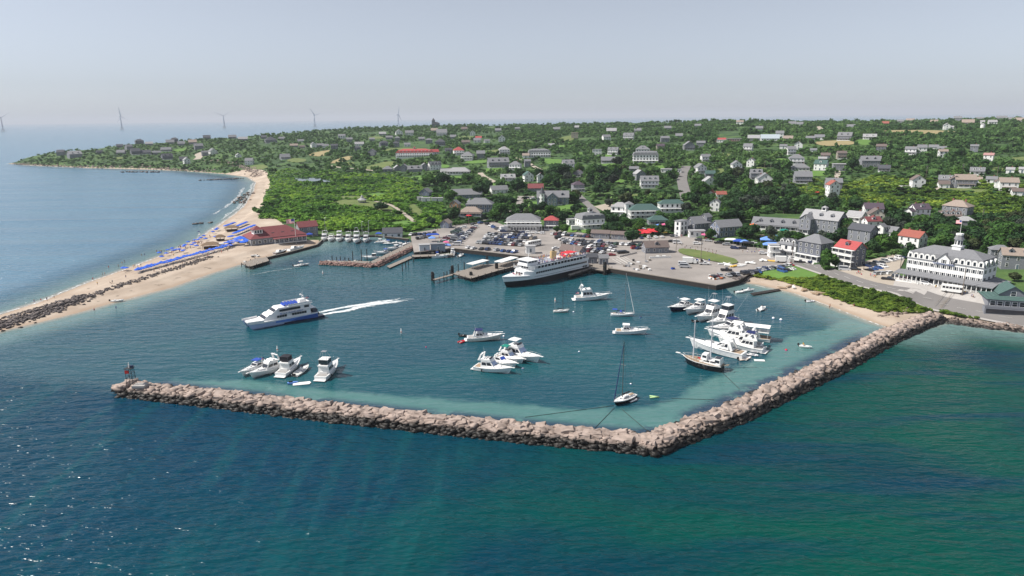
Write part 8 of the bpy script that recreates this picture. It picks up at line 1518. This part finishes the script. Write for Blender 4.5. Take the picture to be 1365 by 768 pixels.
def clutter(n, pts, spread, kinds, where, cat='fishing gear'):
    for k in range(n):
        a, b = random.choice(pts); p = T(a + random.uniform(-spread, spread), b + random.uniform(-spread * .3, spread * .3)); kd, m_ = random.choice(kinds); nm = kd; mb = MB(); s_ = random.uniform(.8, 1.2)
        if kd == 'crate': mb.box(0, 0, .4 * s_, 1.2 * s_, .9 * s_, .8 * s_, 0, 0, .96); mb.box(0, 0, .82 * s_, 1.26 * s_, .96 * s_, .08, 0)
        elif kd == 'fish_box': mb.box(0, 0, .35, 1.6, 1.1, .6, 0, 0, 1.06); mb.box(0, 0, .68, 1.74, 1.24, .07, 0)
        elif kd == 'pallet_stack': [mb.box(0, 0, .1 + .18 * q, 1.2, 1.1, .11, 0, .06 * q) for q in range(4)]
        elif kd == 'barrel': mb.lathe([(.28, 0), (.33, .3), (.33, .6), (.28, .9)], 0, 0, 0, 9)
        else: mb.loft([[(-1.9, -.6, .3), (-1.9, .6, .3), (-1.9, .5, .75), (-1.9, -.5, .75)], [(.6, -.6, .3), (.6, .6, .3), (.6, .5, .8), (.6, -.5, .8)], [(1.9, -.05, .6), (1.9, .05, .6), (1.9, .05, .9), (1.9, -.05, .9)]], 0)
        o = mb.build(nm, m_, None, (p[0], p[1], p[2] + .03), random.uniform(0, 3)); c_ = m_.name.split('_')[0]; tag(o, f"{c_ if c_ not in ('weathered', 'pale') else 'pale'} {kd.replace('_', ' ')} {where}", kd.replace('_', ' '), f"{c_} {kd.replace('_', ' ')}s {where}")
ORG = mat('orange_plastic', (.55, .17, .06), .6, .1); 
clutter(26, [(838, 354), (846, 352), (856, 357), (866, 361), (874, 361.5), (850, 360), (862, 348), (870, 346), (880, 343)], 6, [('crate', METAL), ('fish_box', WHITE), ('pallet_stack', WOOD), ('fish_box', GEL), ('crate', WOOD)], 'along the left edge of the quay')
clutter(16, [(948, 371.5), (955, 372), (960, 371), (950, 369)], 4, [('fish_box', ORG), ('crate', ORG), ('pallet_stack', WOOD), ('fish_box', WHITE)], 'at the quay corner by the cove'); clutter(4, [(885, 360.5), (890, 361), (845, 348), (897, 359)], 1, [('fish_box', CANVAS_BL), ('crate', BLACK)], 'in the middle of the quay')
clutter(15, [(965, 352), (972, 354), (985, 355), (992, 353), (1000, 351), (1010, 350), (1016, 348)], 3, [('upturned_skiff', GEL), ('upturned_skiff', WHITE), ('upturned_skiff', CANVAS_WH)], 'in the line of small boats below the grass strip'); clutter(3, [(979, 356), (1028, 349), (1027, 349.5)], .8, [('upturned_skiff', CANVAS_YE)], 'beside the line of small boats'); clutter(10, [(1040, 385), (1055, 384), (1085, 392), (1090, 392), (1070, 388)], 4, [('upturned_skiff', GEL), ('upturned_skiff', TEAK)], 'drawn up on the cove beach')
clutter(26, [(609, 364), (616, 364), (622, 365), (630, 363), (638, 361)], 5, [('crate', METAL), ('fish_box', WHITE), ('pallet_stack', WOOD), ('barrel', CONC)], 'on the ferry pier'); clutter(16, [(560, 338), (572, 338), (586, 337), (598, 335)], 5, [('crate', BLACK), ('fish_box', CANVAS_BL), ('crate', WOOD), ('barrel', CANVAS_NV)], 'on the bank below the fish sheds'); clutter(8, [(930, 348), (942, 347), (936, 349)], 4, [('barrel', CANVAS_BL), ('crate', BLACK), ('barrel', WHITE)], 'against the grass strip of the quay'); clutter(10, [(325, 351), (335, 350), (345, 347), (340, 342), (350, 342)], 4, [('crate', WOOD), ('barrel', BLACK), ('fish_box', WHITE)], 'on and beside the small club pier')
# fence round the grass strip, stair down to the breakwater, jersey barriers, stone wall
fpts = wp([(903, 327), (915, 329), (930, 331), (945, 334), (960, 337)]); r = thing('post_fence', 'row of low wooden posts along the street above the grass strip', 'fence', (*fpts[0], hz(*fpts[0]))); k0 = Vector(fpts[0]); mb = MB()
for q, d in along([Vector(p) for p in fpts], 2.6): v = q - k0; mb.tube((v.x, v.y, -.2), (v.x, v.y, 1.1), .13, .12, 0, 5)
mb.build('post', mat('fence_wood', (.12, .09, .07), .9, .2), r); mb = MB(); q_ = [Vector(p) - k0 for p in fpts]; [mb.tube((*a, .85), (*b, .85), .05, .05, 0, 4) for a, b in zip(q_, q_[1:])]; mb.build('rail', mat('fence_wood', (.12, .09, .07)), r)
a = T(1266, 392); b = G(1250, 411, 1.5); r = thing('stairs', 'wooden stairs down from the road to the breakwater', 'stairs', (b[0], b[1], 1.5)); v = Vector(a) - Vector((b[0], b[1], 1.5)); mb = MB(); n = 14; an = math.atan2(v.y, v.x)
for k in range(n): mb.box(v.x * k / n, v.y * k / n, v.z * k / n + .15, .55, 2.4, .14, 0, an)
mb.build('tread', WOOD, r); mb = MB(); px_, py_ = -v.normalized().y * 1.25, v.normalized().x * 1.25
for s_ in (-1, 1): mb.tube((s_ * px_, s_ * py_, 1.1), (v.x + s_ * px_, v.y + s_ * py_, v.z + 1.1), .06, .06, 0, 4); [mb.tube((v.x * u + s_ * px_, v.y * u + s_ * py_, v.z * u), (v.x * u + s_ * px_, v.y * u + s_ * py_, v.z * u + 1.1), .05, .05, 0, 4) for u in (0, .33, .66, 1)]
mb.build('handrail', WOOD, r)
for k in range(7): x, y = G(828 + 3.2 * k, 342.5 - .75 * k, LOT_Z); mb = MB(); mb.extr([(-.9, 0), (.9, 0), (.9, .15), (.85, .8), (-.85, .8), (-.9, .15)], -.18, .18); tag(mb.build('barrier', CONC, None, (x, y, LOT_Z), .35), 'pale concrete barrier block in the line by the ticket office', 'barrier', 'concrete barrier blocks by the ticket office')
for k in range(9): x, y = G(868 + 3.0 * k, 344.5 - .1 * k, LOT_Z); mb = MB(); mb.box(0, 0, .45, 1.9, .5, .9, 0, 0, .9); mb.box(0, 0, .92, 1.7, .4, .05); tag(mb.build('jersey_block', WHITE, None, (x, y, LOT_Z), .05), 'white block in the low wall before the ticket office', 'block', 'white wall blocks before the ticket office')
# ================================================================ trees and scrub
def leaf_mat(name, c, var=.35):
    m = mat(name, c, .75, .1, 1, spec=.2); t, N, L, B = nodes(m); g = N('ShaderNodeNewGeometry'); oi = N('ShaderNodeObjectInfo'); a = attr(t, 'tint')
    n = noise(t, g.outputs['Position'], 0.35, 4, .65); col = ramp(t, n, [(.3, tuple(x * (1 - var) for x in c)), (.5, c), (.72, (c[0] * 1.5, c[1] * 1.3, c[2] * 1.15))])
    u = mth(t, 'ADD', mth(t, 'MULTIPLY', oi.outputs['Random'], .45), mth(t, 'MULTIPLY', a, .9)); hsv = N('ShaderNodeHueSaturation'); L(col, hsv.inputs['Color']); L(mth(t, 'ADD', .70, u), hsv.inputs['Value']); L(mth(t, 'SUBTRACT', .515, mth(t, 'MULTIPLY', u, .04)), hsv.inputs['Hue'])
    L(hsv.outputs[0], B.inputs['Base Color']); tr = N('ShaderNodeBsdfTranslucent'); L(hsv.outputs[0], tr.inputs['Color']); mx = N('ShaderNodeMixShader'); mx.inputs[0].default_value = .35
    out = [x for x in t.nodes if x.type == 'OUTPUT_MATERIAL'][0]; L(B.outputs[0], mx.inputs[1]); L(tr.outputs[0], mx.inputs[2]); L(mx.outputs[0], out.inputs['Surface']); return m
LEAF = {'dark green': leaf_mat('dark_leaves', (.042, .098, .034)), 'green': leaf_mat('green_leaves', (.074, .165, .038)), 'bright green': leaf_mat('bright_leaves', (.075, .165, .03)), 'olive green': leaf_mat('olive_leaves', (.07, .095, .04)), 'grey-green': leaf_mat('silvery_leaves', (.075, .10, .075))}
SCRUBL = leaf_mat('scrub_leaves', (.125, .27, .040), .45); SCRUBY = leaf_mat('sunny_scrub_leaves', (.135, .23, .035), .4); WOODL = leaf_mat('woodland_leaves', (.062, .140, .042), .4); MOUND = leaf_mat('shore_bush_leaves', (.13, .215, .032), .45); BARK = mat('tree_bark', (.09, .07, .055), .95, .3, 3)  # SCRUBY is the lighter yellow-green foliage of the right hand scrub
def crown(n, seed, leaf=.16, lobes=9, flat=.85, bottom=-.55):
    """unit crown: leaf clumps over and inside overlapping lobes"""
    r = np.random.default_rng(seed); c = r.normal(size=(lobes, 3)); c /= np.linalg.norm(c, axis=1)[:, None]; c *= r.uniform(.25, .68, (lobes, 1)); c[:, 2] = np.clip(c[:, 2] * flat, bottom, 1); rad = r.uniform(.28, .5, lobes)
    k = r.integers(0, lobes, n); d = r.normal(size=(n, 3)); d /= np.linalg.norm(d, axis=1)[:, None]; p = c[k] + d * (rad[k] * r.uniform(.55, 1.05, n) ** .5)[:, None]
    nn = d + r.normal(size=(n, 3)) * .55; nn /= np.linalg.norm(nn, axis=1)[:, None]; u = np.cross(nn, r.normal(size=(n, 3))); u /= np.linalg.norm(u, axis=1)[:, None]; v = np.cross(nn, u); s = (leaf * r.uniform(.6, 1.35, n))[:, None]
    q = np.stack([p - u * s - v * s * .7, p + u * s * .8 - v * s, p + u * s + v * s * .8, p - u * s * .7 + v * s], 1); return q
def crown_obj(q, name, m):
    V = q.reshape(-1, 3); return np_mesh(name, V, np.arange(len(V)).reshape(-1, 4), [m])
BIG = [crown(820, i, .115, 10 + i % 4) for i in range(7)]; BIGM = [crown_obj(q, 'crown', LEAF['green']) for q in BIG]
def trunk_mesh(seed):
    r = random.Random(seed); mb = MB(); mb.tube((0, 0, -.25), (.02, .01, .42), .045, .03, 0, 7); top = Vector((.02, .01, .40))
    for k in range(5):
        a = k * 1.26 + r.uniform(-.3, .3); e = top + Vector((math.cos(a) * r.uniform(.2, .36), math.sin(a) * r.uniform(.2, .36), r.uniform(.14, .34))); mb.tube(top - Vector((0, 0, .1)), e, .02, .008, 0, 5)
    return mb.mesh('trunk', [BARK])
TRUNK = [trunk_mesh(i) for i in range(3)]
NT = 0
def tree(x, y, z, h, w, kind, label, group='trees about the town'):
    global NT
    r = bpy.data.objects.new('broadleaf_tree', None); C.objects.link(r); r.location = (x, y, z); r.rotation_euler = (0, 0, random.uniform(0, 6.28)); tag(r, label, 'tree', group)
    c = put('crown', random.choice(BIGM), r, (0, 0, h * .56)); c.scale = (w / 1.75, w / 1.75, h * .5); objmat(c, LEAF[kind]); t_ = put('trunk', random.choice(TRUNK), r); t_.scale = (h, h, h); NT += 1
SMALL = [crown(54, 100 + i, .27, 6, .8, -.3) for i in range(8)]; BUSH = [crown(46, 200 + i, .26, 6, .55, -.1) for i in range(8)]; BUSHN = [crown(130, 300 + i, .17, 7, .6, -.1) for i in range(6)]
def mass(name, pts, protos, m):
    """pts: x, y, z, width, height, tint"""
    n = len(pts); A = np.array(pts); Q = []; Ti = []
    ki = RNG.integers(0, len(protos), n); th_ = RNG.uniform(0, 6.28, n)
    for k, pr in enumerate(protos):
        s = np.where(ki == k)[0]
        if not len(s): continue
        c, sn = np.cos(th_[s])[:, None, None], np.sin(th_[s])[:, None, None]; X = pr[None, :, :, 0]; Y = pr[None, :, :, 1]
        w = (A[s, 3] / 1.75)[:, None, None]; q = np.stack([(X * c - Y * sn) * w + A[s, 0][:, None, None], (X * sn + Y * c) * w + A[s, 1][:, None, None], pr[None, :, :, 2] * (A[s, 4] * .5)[:, None, None] + (A[s, 2] + A[s, 4] * .45)[:, None, None]], -1)
        Q.append(q.reshape(-1, 3)); Ti.append(np.repeat(A[s, 5], pr.shape[0] * 4))
    V = np.concatenate(Q); me = np_mesh(name, V, np.arange(len(V)).reshape(-1, 4), [m]); at = me.attributes.new('tint', 'FLOAT', 'POINT'); at.data.foreach_set('value', np.concatenate(Ti).astype(np.float32))
    o = put(name, me); o['kind'] = 'stuff'; return o
ROADS_W = [(wp(SHORE_ROAD), 6.2), (wp([(916, 268), (911, 250), (909, 238), (912, 229), (915, 222)]), 6.5), (wp([(800, 290), (788, 277), (774, 264), (768, 258)]), 4.5), (wp([(1092, 176), (1094, 172), (1090, 169)]), 6), (wp([(500, 269), (518, 273), (530, 279), (541, 287), (552, 296)]), 2.6), (wp([(262, 213), (266, 209), (264, 206), (270, 203)]), 8), (wp([(1242, 255), (1252, 251), (1262, 248)]), 3), (wp([(440, 221), (455, 224), (480, 226), (505, 229)]), 3), (wp([(660, 244), (645, 236), (640, 231)]), 4)]
BUILT_A = np.array(BUILT)
def free(P, px, py, hpx, wpx, sand=True):
    x, y, z = P.T; ok = np.isfinite(x); x = np.where(ok, x, 0); y = np.where(ok, y, 1)
    for poly in LAWN_W + PAVED_W + [LOT_W, POND_W] + ([SAND_W, SAND2_W] if sand else []): ok &= ~inside(x, y, poly)
    for pl, w in ROADS_W: ok &= seg_dist(x, y, pl, False) > w
    ok &= z > (0.9 if sand else .7)
    for bx, by, hw, hh in BUILT_A:
        ok &= ~((np.abs(px - bx) < hw * .8 + wpx * .25) & (py > by - hw * .7) & (py < by + np.maximum(1, hpx * .42)))
    return ok
SCR_L = [(343, 300), (350, 272), (360, 250), (356, 232), (380, 226), (420, 227), (470, 231), (520, 234), (545, 238), (560, 246), (575, 258), (592, 262), (590, 275), (598, 292), (588, 303), (570, 304), (545, 309), (515, 309), (430, 310), (424, 305)]
SCR_R = [(1030, 250), (1085, 240), (1140, 246), (1165, 233), (1210, 240), (1300, 243), (1460, 255), (1460, 285), (1330, 288), (1300, 285), (1240, 282), (1180, 283), (1145, 280), (1115, 272), (1060, 262)]
MND = [(1003, 369), (1024, 367), (1036, 361), (1058, 363), (1085, 366), (1092, 362), (1108, 367.5), (1150, 385), (1228, 404.5), (1247, 408), (1242, 417), (1213, 417.5), (1172, 416), (1140, 408), (1105, 396), (1072, 384), (1042, 376), (1018, 372)]; MND2 = [(1258, 404), (1300, 416), (1345, 427), (1400, 438), (1395, 445), (1335, 433), (1290, 426), (1256, 418)]
def grid_pts(y0, y1, stepf, xs=(-130, 1495)):
    X, Y = [], []; y = y0
    while y < y1:
        sx, sy = stepf(y); n = int((xs[1] - xs[0]) / sx); X.append(xs[0] + (np.arange(n) + RNG.uniform(0, 1, n)) * sx); Y.append(np.full(n, y) + RNG.uniform(-.5, .5, n) * sy); y += sy
    return np.concatenate(X), np.concatenate(Y)
def clump(x, y, f, k=0): return np.array([mnoise.noise((a * f, b * f, k)) for a, b in zip(x, y)])
def where_(P): return np.isfinite(P[:, 0])
# --- woods
px, py = grid_pts(158.5, 345, lambda y: (max(2.6, 2.75 + (y - 170) * .078), max(.7, .78 + (y - 170) * .040)))
scr = inside(px, py, SCR_L) | inside(px, py, SCR_R) | inside(px, py, MND)
P = Tm(px, py); k = where_(P); px, py, P, scr = px[k], py[k], P[k], scr[k]; D = np.hypot(P[:, 0], P[:, 1]); mpp = D / F * 1.03
Ht = np.clip(RNG.lognormal(1.80, .27, len(px)), 3.2, 11) * np.where(D < 720, 1.18, .92); Ht *= np.where(px < 345, .7, 1); hp = Ht / mpp; wq = Ht * RNG.uniform(.8, 1.35, len(px)) * np.where(px < 345, 1.25, 1); ok = free(P, px, py, hp, wq / mpp) & ~scr
cl_ = clump(P[:, 0], P[:, 1], .011); ok &= (cl_ > np.where(py > 262, -.36, np.where(px < 345, -.8, -.16)) - .1 * (py < 185)) & (RNG.uniform(0, 1, len(px)) < .92); 
ok &= ~((py > 300) & (px < 700)) 
px, py, P, Ht, wq, mpp, cl_ = px[ok], py[ok], P[ok], Ht[ok], wq[ok], mpp[ok], cl_[ok]; tint = np.clip(RNG.normal(.26, .26, len(px)) + clump(P[:, 0], P[:, 1], .006, 9) * .5, -.2, .8)
# --- single trees the picture shows
SPEC = [(1103, 359, 27, 22, 'green', 'tall leafy green tree at the roadside before the harbour hotel'), (1113, 357, 14, 12, 'green', 'smaller green tree right of the tall roadside tree'), (1102, 361, 9, 12, 'bright green', 'bright bush at the foot of the tall roadside tree'), (1212, 349, 24, 20, 'dark green', 'dark dense tree in front of the rust-red roof'), (843, 323, 17, 20, 'dark green', 'round dark bush at the end of the brown shed'), (817, 311, 16, 28, 'dark green', 'wide dark tree behind the brown shed'), (752, 312, 13, 13, 'bright green', 'bright shrub beside the small red roofed house'), (742, 310, 9, 9, 'green', 'small green shrub by the hedge row of cars'), (784, 312, 7, 12, 'green', 'low green bush below the mansard hotel'), (722, 284, 15, 15, 'dark green', 'round dark tree on the lawn of the turreted inn'), (768, 286, 15, 15, 'dark green', 'dark tree at the right of the inn lawn'), (708, 276, 7, 6, 'dark green', 'small dark bush at the left of the inn lawn'), (1165, 281, 16, 22, 'bright green', 'bright yellow-green tree left of a pair above the plum roofs'), (1152, 279, 12, 16, 'bright green', 'bright yellow-green tree behind the pale-roofed grey inn'), (1183, 287, 16, 20, 'bright green', 'nearest bright yellow-green tree among the plum roofs'), (1232, 303, 12, 16, 'bright green', 'bright small tree before the plum roofed house'), (1128, 280, 12, 14, 'bright green', 'light green tree by the big grey inn roof lantern'), (1136, 263, 10, 11, 'bright green', 'round bright tree beside the tall white red-roofed house'), (823, 222, 13, 15, 'grey-green', 'grey-green tree standing on the bright green lawn'), (508, 281, 13, 22, 'dark green', 'dark spreading tree on the scrub lawn below the gazebo'), (863, 261, 10, 9, 'olive green', 'yellowish tree below the white three-gabled house'), (812, 276, 11, 12, 'grey-green', 'purplish grey tree at the inn street bend'),
        (1300, 330, 24, 30, 'dark green', 'large dark tree behind the hotel cupola'), (1325, 336, 26, 30, 'green', 'large green tree right of the hotel cupola'), (1282, 322, 20, 26, 'dark green', 'dark tree left behind the hotel cupola'), (1255, 326, 20, 26, 'dark green', 'dark tree above the left hotel roof'), (1230, 318, 22, 26, 'dark green', 'dark tree above the rust-red roof'), (1248, 308, 20, 26, 'dark green', 'dark tree before the long brown dormered roof'), (1350, 322, 22, 26, 'green', 'green tree at the right frame edge behind the hotel'), (1268, 312, 16, 18, 'dark green', 'dark tree by the low pale roof'), (1330, 312, 20, 24, 'olive green', 'olive tree on the slope right of the cupola'), (1352, 375, 14, 18, 'olive green', 'olive bush at the right end of the hotel porch'), (1195, 305, 16, 20, 'dark green', 'dark tree below the cream house'), (880, 296, 14, 18, 'green', 'green tree before the green-roofed lodge'), (641, 262, 18, 22, 'dark green', 'dark tree mass above the grey restaurant'), (690, 256, 20, 24, 'dark green', 'large dark tree left of the maroon roof'), (745, 238, 20, 30, 'dark green', 'broad dark tree above the turreted inn'), (800, 262, 20, 26, 'dark green', 'big dark tree at the inn street'), (595, 296, 10, 14, 'dark green', 'dark tree beside the small blue-grey hut'), (575, 300, 12, 16, 'dark green', 'dark tree left of the small blue-grey hut')]
for a, b, hpx, wpx, kd, lb in SPEC:
    p = T(a, b); m_ = m_per_px(p); tree(p[0], p[1], p[2], hpx * m_ * 1.05, wpx * m_, kd, lb, None)
order = np.argsort(-Ht / mpp); single = order[:300 - len(SPEC)]; rest = order[300 - len(SPEC):]
for i in single:
    kd = random.choices(['dark green', 'green', 'olive green', 'grey-green', 'bright green'], [36, 36, 11, 8, 9])[0]; sz = 'large ' if Ht[i] > 8.6 else ('small ' if Ht[i] < 6.2 else '')
    tree(P[i, 0], P[i, 1], P[i, 2], Ht[i], wq[i], kd, f'{sz}{kd} tree {place(px[i], py[i])}')
mass('woodland', [(P[i, 0], P[i, 1], P[i, 2], wq[i], Ht[i], tint[i]) for i in rest], SMALL, WOODL)
print('woods', len(rest), NT)
# --- low growth fills the ground between
def scrub(name, poly, sx, sy, h, w, protos, m, tm=.3, gap=-.55):
    b = np.array(poly); x, y = grid_pts(b[:, 1].min(), b[:, 1].max(), lambda q: (sx, sy), (b[:, 0].min(), b[:, 0].max())); k = inside(x, y, poly); x, y = x[k], y[k]; P = Tm(x, y); k = where_(P); x, y, P = x[k], y[k], P[k]
    mp = np.hypot(P[:, 0], P[:, 1]) / F; hh = RNG.uniform(h[0], h[1], len(x)); k = free(P, x, y, hh / mp, w[1] / mp, m is not MOUND) & (clump(P[:, 0], P[:, 1], .03, 4) > gap); c_ = clump(P[:, 0], P[:, 1], .022, 2); big = RNG.uniform(0, 1, len(x)) < .10 + .25 * (clump(P[:, 0], P[:, 1], .017, 6) < -.22)
    pts = [(P[i, 0], P[i, 1], P[i, 2], RNG.uniform(*w) * (1.6 if big[i] else 1), hh[i] * (1.9 if big[i] else 1), tm + c_[i] * 1.1 - (.45 if big[i] else 0) + RNG.normal(0, .2)) for i in np.where(k)[0]]
    if pts: mass(name, pts, protos, m)
scrub('shrubbery', SCR_L, 3.3, 1.5, (1.2, 2.8), (2.4, 5.0), BUSH, SCRUBL); scrub('shrubbery', SCR_R, 3.4, 1.5, (1.0, 2.6), (2.4, 5.0), BUSH, SCRUBY); scrub('shore_bushes', MND, 2.3, 1.2, (.6, 1.35), (1.3, 2.8), BUSHN, MOUND, .3, -.8); scrub('shore_bushes', MND2, 2.3, 1.2, (.8, 1.7), (1.4, 3.0), BUSHN, MOUND, .3)
scrub('undergrowth', [(-130, 160), (1495, 155), (1495, 345), (1100, 345), (1000, 330), (890, 312), (700, 300), (640, 296), (590, 303), (345, 300), (330, 226), (10, 218)], 7.0, 2.6, (.9, 2.2), (3, 6.5), BUSH, WOODL, .45, -.9)
for pl, lb, hh, wd in (([(1157, 342), (1176, 337), (1196, 331)], 'tall clipped green hedge left of the rust-red roofed house', 4.0, 2.2), ([(604, 300), (630, 298), (664, 293)], 'clipped hedge above the upper car park', 2.2, 2.4), ([(1024, 252), (1050, 253.5), (1096, 256)], 'long dark hedge under the grey porch house', 2.6, 3), ([(1020, 257.5), (1050, 258), (1085, 260)], 'lower dark hedge above the hedged green lawn', 2.4, 3)):
    w_ = [Vector(p) for p in wp(pl)]; pts = [(q.x + random.uniform(-.3, .3), q.y + random.uniform(-.3, .3), hz(q.x, q.y), wd * random.uniform(.95, 1.15), hh * random.uniform(.92, 1.05), .15) for q, d in along(w_, wd * .32)]; o = mass('hedge', pts, BUSHN, LEAF['green']); del o['kind']; tag(o, lb, 'hedge')
# ================================================================ labels that would repeat get their place in the row
from collections import defaultdict
bpy.context.view_layer.update(); by = defaultdict(list)
for o in THINGS: by[o['label']].append(o)
for lab, os_ in by.items():
    if 1 < len(os_) <= 14:
        os_.sort(key=lambda o: float(proj(*[np.array(v) for v in o.matrix_world.translation])[0]))
        for i, o in enumerate(os_): 
            suf = 'leftmost' if i == 0 else ('rightmost' if i == len(os_) - 1 else ORD[i] + ' from left'); o['label'] = f'{lab}, {suf}'
for o in THINGS:
    w = o['label'].split()
    if len(w) > 16: o['label'] = o['label'].replace('small ', '', 1).replace(' the ', ' ')
